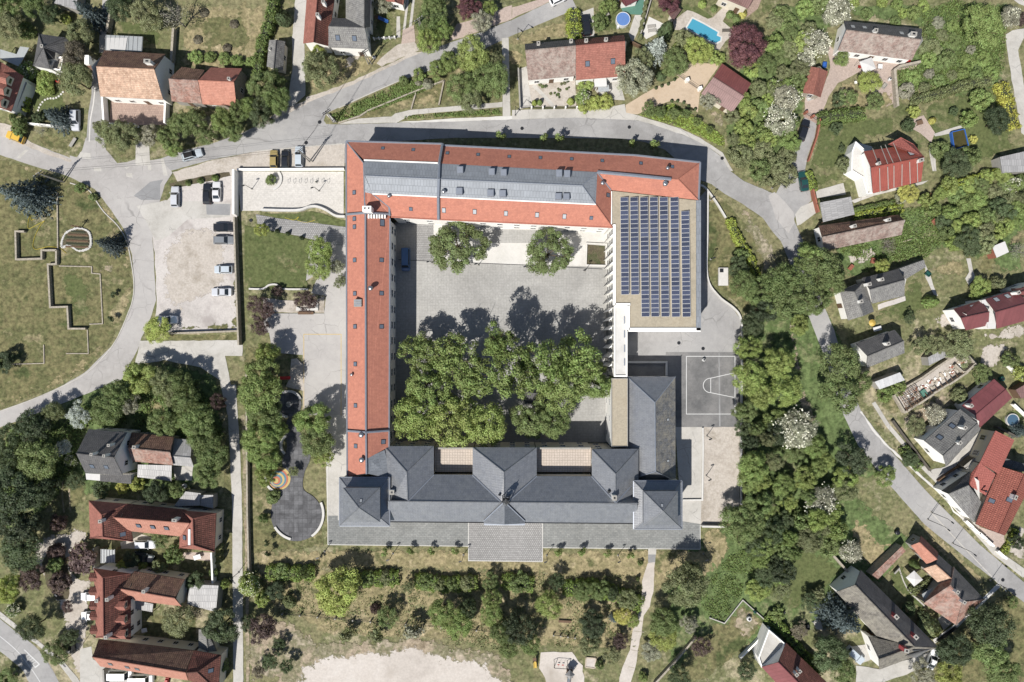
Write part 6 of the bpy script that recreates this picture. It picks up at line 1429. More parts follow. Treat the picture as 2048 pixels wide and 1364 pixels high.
# --- top middle
plants(A10, """215 140 58 4 r dark | dark rounded tree between tall hedge and lane
60 690 130 9 b mid | tall tree at the foot of the lane, upper left
165 800 120 9 b mid | tall tree shading the lane mouth
50 890 112 8 b dark | dark tree over the road edge at the lane mouth
150 650 92 7 b mid | tree behind the small grey-roofed shed
520 560 152 9 b olive | large dark round tree beside the road below the grey L-shaped house
500 430 60 5 b lime | lime green tree top under the grey L-shaped house wall
1020 45 76 4 o grey | greyish round bush beside the swing set
1430 60 105 7 b mid | tree above the power line, top of the roadside clump
1370 165 105 7 b mid | tree left of the purple tree in the clump
1490 235 92 6 b fresh | tree right side of the roadside clump under the cables
1375 330 108 7 b light | bright tree at the foot of the roadside clump
1690 55 105 6 b purple | purple-leaved tree at the top edge above the road
1785 175 95 6 o grey | thin-branched tree over the brick verge
1860 60 60 4 b light | bright bush beside the purple tree
1720 430 132 9 b light | bright green round tree on the bank south of the road
1555 490 80 6 b fresh | green tree left of the bright round tree
1450 545 84 5 b fresh | smaller green tree on the bank beside the path wall
1905 490 82 6 b olive | yellowish tree right of the bright round tree
1870 640 142 8 b mid | large green tree on the bank by the pavement
1640 690 128 8 b mid | green tree below the bright round tree
1700 800 104 7 b olive | olive tree at the foot of the bank above the pavement
1300 592 52 3 s fresh | green bush on the bank near the stone edging
1180 642 40 2.5 s mid | small bush at the kerb on the bank
1295 655 26 1.2 r grey | smaller grey lavender bush on the bank
1370 668 40 1.5 r grey | larger grey lavender bush on the bank
1955 1090 42 4.5 p fresh | slim street tree in front of the north wing, first from the west""")
tufts('bank_plants', 'low shrubs and weeds on the terraced bank', A10.p(580,930,720,860,1150,660,1300,640,1480,660,1240,780,900,900,700,980),7000, .5, .2, 'mid',4,60)
tufts('bank_edge_plants', 'low green row of plants along the stone edging', A10.p(1150,960,1200,930,1940,875,1950,915,1300,945),2600, .5, .2, 'mid',5,40)
# --- pool garden
plants(A20, """700 175 72 4 s mid | green bush beside the parked dark car
740 65 52 4 s fresh | bush between the dark car and the road
800 40 52 4 s fresh | bush at the road above the round pool
1232 232 66 6 t dark | dark column conifer at the end of the pool deck
1160 375 106 9 c silver | pale silver spruce beside the sun terrace
1290 500 112 6 b mid | green tree right below the silver spruce
1365 310 76 4 s olive | olive bush between silver spruce and pool
1490 408 116 6 b lime | yellow-green tree at the lower pool edge
1870 358 170 9 b purple | large round dark purple beech beside the pool
1255 10 92 5 b purple | purple tree at the top edge by the pool house
1640 462 62 3 s light | light bush between yellow tree and purple beech
1315 370 38 2 s light | small light bush by the pool corner
985 640 165 9 o grey | big grey-green willow covering the cottage corner
1030 470 92 7 o olive | darker willow-like tree above the grey-green willow
1190 605 40 1.8 r dark | dark clipped ball on the front lawn
580 672 66 2 s light | light green hedge bush by the white awning
565 775 62 3 w fresh | white-flowering bush at the cottage garden corner
585 840 62 2.5 s lime | lime bush at the pavement corner of the cottage garden
665 822 62 2.5 s lime | lime bush in the middle of the cottage front hedge
745 812 66 2.5 s lime | lime bush at the right of the cottage front hedge
180 815 26 2 t lime | left small thuja in the planted front yard
222 812 26 2 t fresh | second small thuja in the planted front yard
470 802 34 2.4 t lime | larger thuja at the right corner of the planted yard
1095 870 62 4 o mid | young tree in the front bed, first from the left
1180 895 62 4 o mid | young tree in the front bed, second from the left
1290 905 62 4 o mid | young tree in the front bed, third from the left
1385 905 46 3.5 o mid | young tree in the front bed, fourth from the left
1470 975 42 3.5 o fresh | young tree in the roadside bed past the step
1572 1040 36 3 o fresh | last young tree in the roadside bed before the thicket
1565 805 78 5 o grey | grey-green tree against the maroon garage
1520 30 32 1.5 r light | round bush left of the villa path
1612 66 26 1.3 r mid | round bush in the villa bed by the path
1740 115 30 1.3 r mid | round bush in the right villa bed, left one
1792 148 32 1.3 r mid | round bush in the right villa bed, lower one
1840 112 32 1.3 r yellow | yellow bush in the right villa bed
262 1098 38 5 p fresh | slim street tree in front of the north wing, second from the west
380 1105 40 5 p fresh | slim street tree in front of the north wing, third from the west
957 1148 28 4 p fresh | slim street tree in front of the north wing, fourth from the west
1142 1155 42 5 p fresh | slim street tree in front of the north wing, last on the east""")
for k,(x, y) in enumerate(((1075,15),(1066,62),(1055,112),(1045,168),(1035,222),(1026,290))):
    plant(*A20(x, y),6,2.2, 't', 'olive',('first', 'second', 'third', 'fourth', 'fifth', 'sixth')[k] + ' thuja from the top in the garden wall row', 'thuja row along the garden wall')
for k,(x, y) in enumerate(((1150,700),(1197,683),(1248,668),(1298,632))): plant(*A20(x, y),3.2, .7, 'r', 'dark',('first', 'second', 'third', 'last')[k] + ' clipped ball on the upper driveway edge', 'clipped balls by the driveway')
for k,(x, y) in enumerate(((1275,803),(1322,803),(1372,815),(1410,845),(1463,868))): plant(*A20(x, y),3.2, .7, 'r', 'dark',('first', 'second', 'third', 'fourth', 'fifth')[k] + ' clipped ball on the lower driveway edge from the left', 'clipped balls by the driveway')
hedge('hedge', A20.p(488,100,492,200,505,300),3.2,2.2, 'lime', 'bright clipped hedge between dry verge and dark car')
VR2 = random.Random(5)
for k in range(26):
    x, y = VR2.uniform(150,500), VR2.uniform(640,790)
    if (x - 170) < (y - 680) * .9 + 60 and x < 330: continue
    plant(*A20(x, y), VR2.uniform(2,4), .6, 's', VR2.choice(['olive', 'dark', 'mid']), 'small garden plant in the cottage front yard bed', 'plants in the cottage front yard')
tufts('bed_plants', 'low green plants in the roadside beds', A20.p(1020,920,1280,830,1400,890,1700,1100,1690,1180,1350,1020,1160,965),5000, .5, .22, 'light',6,60)
# --- thicket between garage and farmyard
thicket(F(1455,265,1480,170,1530,100,1555,0,1640,0,1600,130,1590,250,1580,350,1530,365,1490,330),23,(14,24),(2.5,5), ['s', 's', 'b'], ['fresh', 'mid', 'light', 'olive'], 'wild bush in the thicket between garage and farmyard', 'thicket by the garage',21,42)
plants(A30, """560 95 112 5 W grey | white acacia in blossom at the top beside the farmhouse
395 335 110 5 W grey | white acacia in blossom above the small red barn
300 470 80 4 w grey | small blossoming acacia left of the red barn
150 790 112 6 W grey | big white blossoming acacia left of the farm gate
95 960 118 6 W grey | big white blossoming acacia beside the black car
60 690 70 4 w fresh | thin blossoming bush deep in the thicket
585 470 62 4 b fresh | green tree at the corner of the pink-tiled farmhouse
810 655 90 4.5 b lime | lime tree below the white sunshade
650 775 72 4 o mid | dark tree in the dry garden patch, left
565 795 56 3 s dark | small dark shrub beside the wooden beams
860 805 78 4 o mid | tree in the dry garden patch, right
1720 215 172 6 b fresh | largest round green tree in the wild field
1430 470 72 3 s mid | bush in the wild field below the farmhouse corner
1940 135 90 5 W grey | pale blossoming tree beside the lane at top right
2015 150 62 5 b plum | dark purple tree at the right edge by the lane
1830 965 112 6 b deep | dark blue-green tree at the right garden
1700 800 92 4 s fresh | green bush above the dark garden tree
1605 950 72 4 s fresh | green bush in the middle of the right garden
1312 962 26 1.5 r yellow | round yellow flower bush in the garden
1165 890 52 2.5 s lime | lime bush at the garden corner
1380 1190 72 3.5 s mid | bush beside the rectangular blue-rimmed pool
1500 1310 112 5 b dark | dark tree below the rectangular pool
1620 1245 82 4 s mid | bush right below the rectangular pool
540 1022 52 3 s dark | dark bush inside the lower lawn hedge
600 1310 62 3 s olive | bush on the lawn beside the white terrace
590 1190 36 2 o dark | small dark sapling on the back lawn
1120 1000 56 3 s dark | dark bush beside the brick terrace
1480 890 36 2 s dark | small dark bush on the right lawn
1640 1110 34 1.5 s yellow | yellow-green plants beside the pool""")
thicket(A30.p(1240,220,1500,120,1540,300,1600,390,1700,420,1840,600,1500,650,1100,720,1040,560,1200,520),22,(10,18),(1,2.2), ['s'], ['fresh', 'mid', 'olive', 'grey'], 'low bush in the wild field behind the farmhouse', 'bushes in the wild field',22,22)
thicket(F(1700,5,1850,0,1880,40,1850,60,1780,45,1700,30),18,(10,16),(1.5,3), ['s'], ['fresh', 'mid', 'light'], 'bush at the top edge above the farmhouse', 'bushes above the farmhouse',23,8)
tufts('wild_weeds', 'tall weeds covering the wild field', A30.p(1220,100,1480,0,1900,60,1880,560,1500,680,1040,800,1030,560,1200,520),16000, .6, .2, 'mid',7,150)
hedge('hedge', A30.p(1860,680,1900,800,1955,1010),2.8,2.0, 'yellow', 'yellow-green clipped hedge along the right lane')
hedge('hedge', A30.p(1150,800,1400,740,1560,680,1760,645),2.2,1.8, 'olive', 'rough olive hedge dividing field and garden')
hedge('hedge', A30.p(415,945,580,925,745,905),3.0,2.0, 'mid', 'green hedge between farmyard and back lawn')
# --- right middle
plants(A31, """180 1010 185 10 b mid | huge green tree standing in the road bend, lower crown
420 790 165 11 b mid | huge green tree by the shaded road, upper crown
110 880 150 10 b mid | huge green tree by the shaded road, left crown
330 700 125 10 b fresh | tall tree crown nearest the pink-tiled cottage
500 880 118 9 b mid | tree crown touching the grey L-shaped cottage
390 1030 130 9 b mid | tree crown left of the cottage gable
255 1225 82 5 b light | bright bush at the foot of the big trees
910 770 68 4 b lime | lime tree behind the L-shaped cottage chimney
1125 185 82 4 b yellow | yellow-leaved tree below the seamed red roof
1060 222 48 2 s grey | pale variegated bush beside the yellow tree
1600 560 112 5 b dark | dark tree at the foot of the wild garden
1690 935 88 4 b light | bright tree above the burgundy-roofed pair
1312 1045 62 4 t fresh | egg-shaped clipped bush on the cottage lawn
1835 900 62 3.5 s olive | olive bush beside the bright tree above the burgundy pair
1960 110 66 4 w fresh | white-flowering bush at the right edge
960 600 80 3 d brown | bare brown fruit tree beside the log pile
1130 1180 56 3 o dark | dark shrub at the lower cottage hedge
1990 640 76 4 d grey | bare grey tree by the field corner""")
thicket(A31.p(1250,230,1400,120,1800,20,2042,60,2042,400,1880,500,1700,600,1450,600,1380,420,1280,330),21,(14,22),(2,4), ['s', 's', 'b'], ['fresh', 'mid', 'light', 'olive', 'dark'], 'bush in the overgrown garden beside pink-tiled cottage', 'overgrown garden bushes',24,34)
hedge('hedge', A31.p(700,372,880,335,1060,300),2.2,1.6, 'lime', 'lime ivy hedge behind the pink-tiled cottage')
hedge('hedge', A31.p(690,315,900,270,1000,250),1.0,1.5, 'mid', 'thin clipped hedge below the seamed red roof lawn')
hedge('hedge', A31.p(1400,140,1600,75,1840,5),1.6,1.8, 'lime', 'long clipped hedge at the top of the overgrown garden')
hedge('hedge', A31.p(320,20,350,90,370,150),1.8,1.4, 'light', 'low hedge beside the dark green car')
hedge('hedge', A21.p(1740,400,1800,540,1900,700,1960,860),2.0,1.4, 'lime', 'bright hedge on the slope east of the annex')
tufts('garden_weeds', 'weeds in the overgrown gardens right of the cottages', A31.p(560,620,900,560,1080,300,1300,280,1400,560,1250,700,700,830),6000, .5, .2, 'mid',8,60)
# --- east belt along the school wall
plants(A21, """1815 775 92 5 b dark | dark bushy tree beside the white concrete slab
1835 905 112 7 b mid | tree on the slope below the white slab
1975 965 118 8 b mid | tall tree on the slope further from the wall
1905 1235 95 7 b dark | dark tree leaning over the curved wall
2010 1110 100 8 b deep | shaded dark tree behind the curved wall
1830 680 60 3 s mid | bush at the top of the slope by the white slab""")
plants(A22, """1890 55 108 8 b light | bright tree at the corner of the ball court
1900 300 142 10 b light | large bright tree beside the basketball markings
1985 420 120 9 b light | bright tree behind the basketball key
1855 560 92 7 b mid | green tree at the lower corner of the ball court
1850 690 78 5 b dark | dark bush at the head of the gravel strip
1905 800 82 6 b deep | deep green tree along the gravel strip
1930 1000 132 8 b fresh | round green tree beside the lower lamp of gravel strip
1895 1110 102 7 b fresh | green tree at the lower part of the gravel strip
1960 1300 122 8 b mid | green tree near the end wall of the gravel strip""")
plants(A23, """1840 110 172 9 b mid | big green tree below the gravel strip
1960 260 110 7 b dark | dark tree right of the big one below the gravel strip
2010 470 70 5 b dark | small dark tree beside the pale rock
1950 640 90 4 b light | light tree at the edge of the bare plot""")
thicket(F(1500,830,1590,850,1640,900,1690,970,1690,1040,1600,1090,1540,1130,1500,1060,1520,980),31,(17,28),(4,8), ['b', 'b', 'o'], ['mid', 'fresh', 'light', 'olive', 'dark'], 'tree in the dense wood between school and lower road', 'wood between school and lower road',25,24)
plants(A32, """570 200 165 10 b mid | big roadside tree over the grey-tiled cottage, upper crown
600 400 178 10 b mid | big roadside tree where the lower road emerges
745 330 98 8 b mid | tree crown touching the white sheet-metal shed
210 705 165 7 W grey | pale blossoming tree in the wood
80 165 130 9 b light | bright tree at the left side of the earth slope
120 400 142 9 b light | bright tree below the earth slope
60 740 92 7 b deep | shaded dark tree left of the pale blossoming one
690 950 142 7 o deep | dark nearly leafless tree by the road kerb
930 1080 92 5 b fresh | bright bush at the kerb below the dark tree
440 960 80 5 b light | light tree in the middle of the wood
620 1090 100 6 b light | light tree near the kerb in the lower wood
430 1290 130 6 W grey | pale blossoming tree at the bottom of the wood
1335 590 82 4 W grey | pale blossoming tree in the rubble garden
1180 690 84 3 o olive | olive bush beside the front wall of rubble garden
1700 255 82 4 o mid | green bush below the end of the ruin
1530 440 66 3 s olive | bush between ruin and crimson roof
930 420 70 3 s fresh | bush between white shed and ruin
1040 370 66 3 s fresh | bush at the ruin's upper left corner
1140 505 46 2 d brown | bare shrub inside the ruin
1230 30 90 5 o olive | olive tree right of the grey-tiled cottage
1530 40 150 5 o olive | wide conifer-like tree above the ruin
1350 40 80 4 o olive | olive tree between cottage and grey curved shed
1130 940 70 3 b dark | dark bush along the pavement hedge
1940 150 66 4 s mid | bush at the right edge above the ruin yard
2030 720 66 5 c blue | blue spruce by the round garden pool
2020 260 66 3 s lime | lime bush at the right edge near the hut""")
hedge('hedge', A32.p(1085,860,1130,930,1200,1000),2.2,1.6, 'mid', 'green hedge along the lower road pavement')
thicket(A33.p(-60,0,560,0,600,180,500,330,300,300,200,480,120,640,-60,660),30,(15,26),(3,6), ['b', 's', 'o'], ['mid', 'fresh', 'olive', 'dark', 'light'], 'tree at the wood foot above the hollow lawn', 'lower end of the wood',26,22)
plants(A33, """620 870 165 11 c blue | large blue spruce against the mossy grey roof
500 1130 150 8 b dark | dark tree below the large blue spruce
330 720 82 4 o dark | dark bush left of the large blue spruce
400 660 60 3 s olive | olive bush at the top of the terrace garden
600 1280 110 6 b mid | green tree at the bottom between house and yard
1292 935 80 3.5 r olive | rounded olive bush beside the mossy house
1120 780 56 3 s dark | dark bush in the narrow yard by the mossy house
1245 840 46 2.5 s dark | small dark bush beside the rounded olive bush
1770 900 175 9 b dark | dark large tree on the slope lawn, upper
1500 1110 140 8 b deep | very dark tree beside the white parked car
1760 1110 172 9 b mid | large green tree on the slope lawn, middle
1860 1260 150 8 b mid | large green tree at the bottom right
1450 1290 112 6 b lime | lime green tree at the bottom below white car
1240 1310 108 6 o grey | greyish tree over the bottom driveway
655 330 86 4 W grey | white blossoming tree beside the old garden wall
120 490 112 6 b deep | deep green tree at the hollow lawn edge
1945 730 50 3 b mid | small round tree above the dark slope tree
1180 430 40 3 t mid | small conifer beside the white canopy
70 830 70 2 s fresh | hedge bush at the terrace of the burgundy house
250 960 76 3 o brown | brown shrub in the terrace garden
1990 250 66 4 o deep | dark tree at the right edge by gravel yard""")
hedge('hedge', A33.p(0,850,110,930,230,1080,330,1190,420,1270),2.0,1.8, 'fresh', 'long clipped hedge behind the dark red house')
hedge('hedge', A33.p(1880,330,1940,240,1975,160),1.4,1.2, 'lime', 'short lime hedge at the right edge')
hedge('hedge', A33.p(1140,640,1240,590,1310,545),1.8,1.2, 'olive', 'flower border below the white square canopy')
# --- south garden
plants(A13, """640 640 182 8 b lime | lime green tree in the terraced garden
205 492 73 2.5 s mid | green shrub at the left end of the shrub row
390 490 52 2.5 r mid | round shrub beside the dry gap in the shrub row
315 500 40 2 s olive | small olive shrub next to the round shrub
890 545 66 2.5 s mid | shrub right of the lime tree
1040 530 64 2.5 s olive | shrub before the gap in the shrub row
1350 565 73 3 s mid | shrub after the gap in the shrub row
1455 585 64 3 s olive | second shrub after the gap in the shrub row
1570 585 66 3 s mid | third shrub after the gap in the shrub row
1685 575 64 3 s olive | fourth shrub after the gap in the shrub row
1880 575 80 4 b mid | tree at the middle of the shrub row
1890 700 83 6 b fresh | tree below the middle of the shrub row
1880 830 97 6 b fresh | green tree above the garden fence, left of pair
1490 810 114 7 b fresh | round green tree over the fence, left
1610 905 111 7 b fresh | round green tree over the fence, lower
1690 780 78 6 b dark | dark tree crown beside the round green ones
1960 960 95 7 b mid | tree over the fence near the sand field
2010 1090 78 6 b mid | green tree at the right corner of the sand field
725 990 57 4 p olive | thin sapling on the dry bank, left
955 1000 62 4 p olive | thin sapling on the dry bank, middle
1265 950 80 5 p grey | pale sapling on the dry bank, right
1050 830 93 5 o mid | thin-crowned tree above the garden fence
1215 600 53 4 o olive | slender olive tree in the shrub row gap
160 640 80 4 b deep | dark bush at the left of the garden
50 700 66 4 s light | light bush beside the lane wall
60 930 126 7 o plum | dark brownish tree left of the dry bank
190 1070 60 3 o dark | dark shrub on the weedy slope
110 1200 87 5 o dark | dark tree on the weedy slope
240 1240 60 4 o dark | small dark tree beside the sand field
270 730 57 3 s olive | olive shrub left of the lime tree
950 780 40 1.5 r plum | small purple bush in the garden
20 1280 69 4 o brown | brown bush at the bottom beside the lane
1030 325 34 2.6 p fresh | young tree on the terrace edge, first from the west
1235 320 34 2.6 p fresh | young tree on the terrace edge, second from the west
1395 325 34 2.6 p fresh | young tree on the terrace edge, third from the west
1590 325 34 2.6 p fresh | young tree on the terrace edge, fourth from the west
60 60 40 2.5 s mid | shrub left of the rubber play circle
90 250 26 3 p dark | sapling left of the rubber circle, upper
100 340 26 3 p dark | sapling left of the rubber circle, lower
490 400 22 2.5 p dark | sapling below the rubber circle""")
plants(A23, """60 575 92 3.5 s mid | dark green shrub left of the gap at the right shrub row
300 745 106 6 b light | light green tree in the right garden
560 640 80 4 b mid | shrub row tree right of the light green one
690 640 90 4.5 b mid | shrub row tree in the middle right
800 650 69 4 b dark | dark shrub row tree near the gravel path
910 700 88 5 o olive | olive tree beside the gravel path
360 560 78 5 o dark | dark-crowned tree above the light green one
880 830 71 4 b yellow | bright yellow bush by the gravel path
960 880 56 3 b light | light bush between yellow bush and path
640 910 106 6 b deep | dark tree above the play yard
620 1060 87 5 b olive | olive tree beside the play yard
820 860 46 3 c blue | small blue spruce beside the yellow bush
860 1040 69 4 o plum | brownish bush beside the gravel path
60 950 132 8 b deep | very dark tree left of the play yard
150 1060 80 6 b mid | green tree at the play yard's left
800 1150 78 4 o olive | olive shrub below the brownish bush
1370 590 178 10 b olive | large olive tree beside the path ramp
1440 480 104 8 o olive | upper olive crown beside the last lamp
1200 880 114 7 b mid | green tree right of the gravel path
1200 1010 109 5 b lime | lime tree right of the gravel path
1420 900 78 4 b grey | greyish bush beside the bare plot wall
1510 1090 90 5 o plum | dark brown tree on the yard plot
1330 1310 93 6 b dark | dark tree at the bottom of the yard plot
1870 1260 80 5 o dark | dark tree beside the house terrace at the bottom
1100 1120 87 2.5 o grey | grey prickly bush beside the gravel path
700 1230 36 2 s mid | small bush beside the square sandbox
375 325 34 2.6 p fresh | young tree on the terrace edge, fourth from the east
560 320 34 2.6 p fresh | young tree on the terrace edge, third from the east
765 340 34 2.6 p fresh | young tree on the terrace edge, second from the east
942 352 34 2.6 p fresh | young tree on the terrace edge, first from the east
1025 415 24 1.5 s mid | small bush left of the ramp, upper
1005 540 18 1.5 s mid | small bush left of the gravel path, lower
1050 1330 40 2 s fresh | green patch bush at the bottom by the path""")
for q, lab in ((A13.p(110,492,300,500,440,492), 'left'),(A13.p(860,548,1110,535), 'second from left'),(A13.p(1290,560,1480,590,1740,578), 'third from left'),(A13.p(1990,560,2080,570) + A23.p(140,585), 'third from right'),(A23.p(430,620,620,600,760,640), 'second from right'),(A23.p(780,650,900,690,1010,740), 'right')):
    hedge('shrub_row', q,3.4,2.0, 'fresh', 'clipped green shrub row in the terraced garden, ' + lab)
tufts('garden_weeds', 'low plants and weeds in the terraced garden', F(510,1150,1290,1150,1270,1300,1000,1300,700,1270,540,1230),11000, .4, .17, 'olive',9,200)
tufts('slope_weeds', 'tall green grass on the slope below the wall', A23.p(1600,500,1780,300,2060,330,2060,480,1850,560,1820,700,1690,880,1560,840,1500,720),3600, .5, .17, 'mid',10,60)
# --- west of the school
plants(A12, """85 95 95 8 b light | bright tree at the school gate corner
55 255 138 9 b fresh | tall tree beside the school lane, upper
40 400 172 10 b fresh | tall tree beside the school lane, middle
60 560 146 9 b mid | tall tree beside the ring bench
200 700 62 6 b fresh | tree below the ring bench
30 760 152 9 b fresh | tall tree left of the rubber path
70 905 132 8 b fresh | large tree over the rainbow circle, upper
85 1075 92 7 b light | bright tree left of the rainbow circle
450 625 142 9 b fresh | large tree by the school yard, upper
480 800 140 8 b mid | large tree by the school side walk, middle
540 920 88 6 o light | thin bright tree by the school side walk, lower
300 1040 50 3 o olive | drooping shrub over the rubber path
130 1250 60 2 s mid | shrub left of the large rubber circle""")
plants(A11, """505 640 104 6 b light | round bright tree at the east of the small lawn, upper
500 770 104 6 b light | round bright tree at the east of the small lawn, lower
650 770 66 4 o grey | grey-olive shrub by the school wall
670 885 52 3 o olive | thin shrub by the school wall below the grey-olive one
40 1090 112 6 o plum | dark purple tree by the gate wall, larger
400 1035 92 5 o plum | dark purple tree over the white bench planter
120 75 44 2 s mid | shrub in the curved plaza planter
40 470 62 4 b lime | lime tree at the end of the cobbled path
170 960 46 2.5 s plum | small purple shrub left of the bench planter
40 1240 80 5 o plum | purple tree crown below the larger purple tree
480 90 6 .8 r dark | tiny dark shrub on the plaza""")
for k,(x, y) in enumerate(((165,480),(250,500),(360,535))): plant(*A11(x, y),5,1.8, 't', 'dark',('left', 'middle', 'right')[k] + ' small column conifer casting a shadow on the cobbled path', 'column conifers along the cobbled path')
plants(A01, """150 185 165 12 c blue | huge blue spruce at the left with a long shadow
850 585 88 8 c blue | blue spruce beside the heart-shaped flower bed
1262 1265 112 4.5 b lime | lime tree over the parked car at the car park corner
900 990 26 1.6 p dark | sapling on the meadow near the road curve, upper
888 1182 26 2.2 p dark | sapling on the meadow near the road curve, lower
1500 100 22 1 r mid | left round bush in the car park hedge bed
1600 80 24 1 r mid | middle round bush in the car park hedge bed
1715 58 26 1.2 r fresh | right round bush in the car park hedge bed
640 140 46 2 s mid | bush by the road edge next to the power pole
740 210 36 1.5 s mid | small bush by the road edge below the power pole""")
plants(A02, """20 170 90 4 b deep | dark bush at the left edge of the meadow
1120 285 130 8 b light | light tree at the head of the grove by the road
1300 335 112 8 b olive | olive tree in the grove near the gate road
1445 335 104 8 b mid | tree in the grove nearest the gate road
1490 470 122 8 b mid | tree on the east side of the grove
935 430 118 7 b mid | tree in the grove above the stony clearing
850 560 132 7 b mid | green tree above the dark-grey house roof
430 565 82 6 b olive | olive tree by the road, left of silver tree
620 600 112 7 o silver | silver-leaved tree in the grove by the road
275 690 152 8 b deep | dark tree by the road at the left
90 780 130 8 b dark | dark tree at the left edge by the road
300 950 172 9 b mid | wide green tree left of the dark-grey house
505 850 76 5 o silver | silver bush left of the dark-grey house
110 950 110 8 b dark | dark tree at the left edge of the grove
100 1200 200 10 b deep | very dark broad tree at the left edge
330 1190 132 8 b deep | very dark tree above the garden track
1300 640 132 7 b mid | tree right of the dry clearing
1570 620 142 8 b mid | tree beside the lane in the grove, upper
1610 760 132 8 b mid | tree over the grey-sheeted outbuilding
1690 900 142 8 b mid | big tree beside the lane, lower
1650 1060 112 7 b mid | tree beside the lane above the sheds
1410 440 100 7 b olive | olive tree in the grove's middle
1020 500 92 6 o grey | greyish tree left of the stony track
1095 1135 62 3 s lime | lime bush below the porch of dark-grey house
970 1175 50 2.5 s yellow | yellow bush beside the lime bush
1245 1200 102 6 b deep | dark conifer-like tree above the U-shaped house
1400 1190 72 4 b mid | tree left of the pale shed
600 1120 72 4 b dark | dark tree beside the garden track
800 1185 76 3 s dark | dark bush below the porch glazing
560 960 46 2 w fresh | flowering bush left of the dark-grey house
1740 480 70 6 b plum | brownish tree at the lane bend""")
tufts('grove_undergrowth', 'undergrowth between the trees of the left grove', A02.p(0,700,700,500,1000,380,1600,300,1800,700,1750,1100,1450,780,700,680,500,1300,0,1364),12000, .8, .24, 'mid',12,120)
plants(A03, """150 140 200 10 b deep | very dark broad tree at the left above the turning circle
190 300 160 9 b dark | dark tree left of the turning circle
240 540 125 7 o plum | brownish tree left of the turning circle
60 620 112 7 b lime | yellow-green tree at the left by the through road
450 320 72 3 s plum | brown bush at the top of the turning island
440 425 64 3 s mid | green bush in the turning island
475 570 92 3.5 s plum | large brown bush in the turning island
540 760 52 3 b plum | brown bush below the turning island
660 375 118 4.5 y plum | dark purple palm-like shrub beside the pergola
250 930 112 7 b dark | round dark tree by the through road
435 1125 104 5 b mid | green tree between pavement and dirt yard
555 1000 78 5 o dark | thin dark tree over the black parked car
1290 230 72 4 o mid | tree beside the parked white car in the court
1385 350 78 4 s mid | bush in the U-shaped house garden
965 460 62 3 s lime | lime bush at the head of the dormered house
1045 390 66 4 b deep | dark tree beside the dark green parked car
1270 450 62 3 s olive | olive shrub in the shared garden
1140 440 40 2 s lime | small lime shrub in the shared garden
1550 560 82 4 b dark | dark tree at the garden wall by the grey shed
1420 860 130 6 b olive | olive tree over the inner yard
1765 920 142 7 b dark | dark tree at the lane beside the grey sheds
1790 580 42 2.5 s light | light bush at the lane beside the grey shed
1985 600 96 5 w light | flowering tree across the lane
100 790 56 3 w mid | white flowering bush by the through road
1780 1235 52 3 s mid | bush at the lane beside the bottom house
470 90 70 4 s plum | dark bush above the turning circle
1990 900 90 5 o dark | dark tree across the lane beside the wall
1700 490 36 2 s mid | small bush by the garden wall corner
60 1340 90 4 b mid | green tree in the bottom left corner""")
for k,(x, y) in enumerate(((1745,285),(1745,345),(1745,400))): plant(*A03(x, y),6,3.5, 't', 'dark',('upper', 'middle', 'lower')[k] + ' column conifer outside the U-shaped house wall', 'column conifers outside the garden wall')
# --- courtyard trees
PL = lambda x, y, r, h, k, c, lab: plant(x, y, r, h, k, c, lab)
PL(914,492,57,8.5, 'q', 'mid', 'round tree in the courtyard in front of the north wing, left one')
PL(1097,507,48,8, 'q', 'mid', 'round tree in the courtyard in front of the north wing, right one')
for x, y, r, h, k, c, lab in ((838,702,47,13, 'o', 'fresh', 'upper left corner'),(905,716,52,16, 'o', 'fresh', 'top, left of the middle'),(1000,690,44,19, 'o', 'fresh', 'top middle with a long shadow'),(948,756,52,14, 'o', 'fresh', 'thin crown in the centre left'),
        (852,768,48,13, 'b', 'fresh', 'left side, middle'),(835,832,48,12, 'b', 'light', 'lower left corner'),(905,842,56,13, 'b', 'light', 'bottom, left of the white patch'),(968,850,48,12, 'b', 'light', 'bottom centre'),
        (1030,752,57,18, 'o', 'fresh', 'centre right with bare branches'),(1092,724,54,19, 'o', 'fresh', 'upper right of the middle'),(1160,720,50,16, 'o', 'fresh', 'upper right corner'),(1128,772,50,13, 'b', 'fresh', 'right side, middle'),
        (1188,764,40,11, 'b', 'fresh', 'rightmost, by the link wall'),(1060,842,40,9, 'b', 'mid', 'darker crown at the bottom right, left half'),(1106,844,38,9, 'b', 'mid', 'darker crown at the bottom right, right half')):
    PL(x, y, r, h, k, c, 'courtyard tree of the big clump, ' + lab)
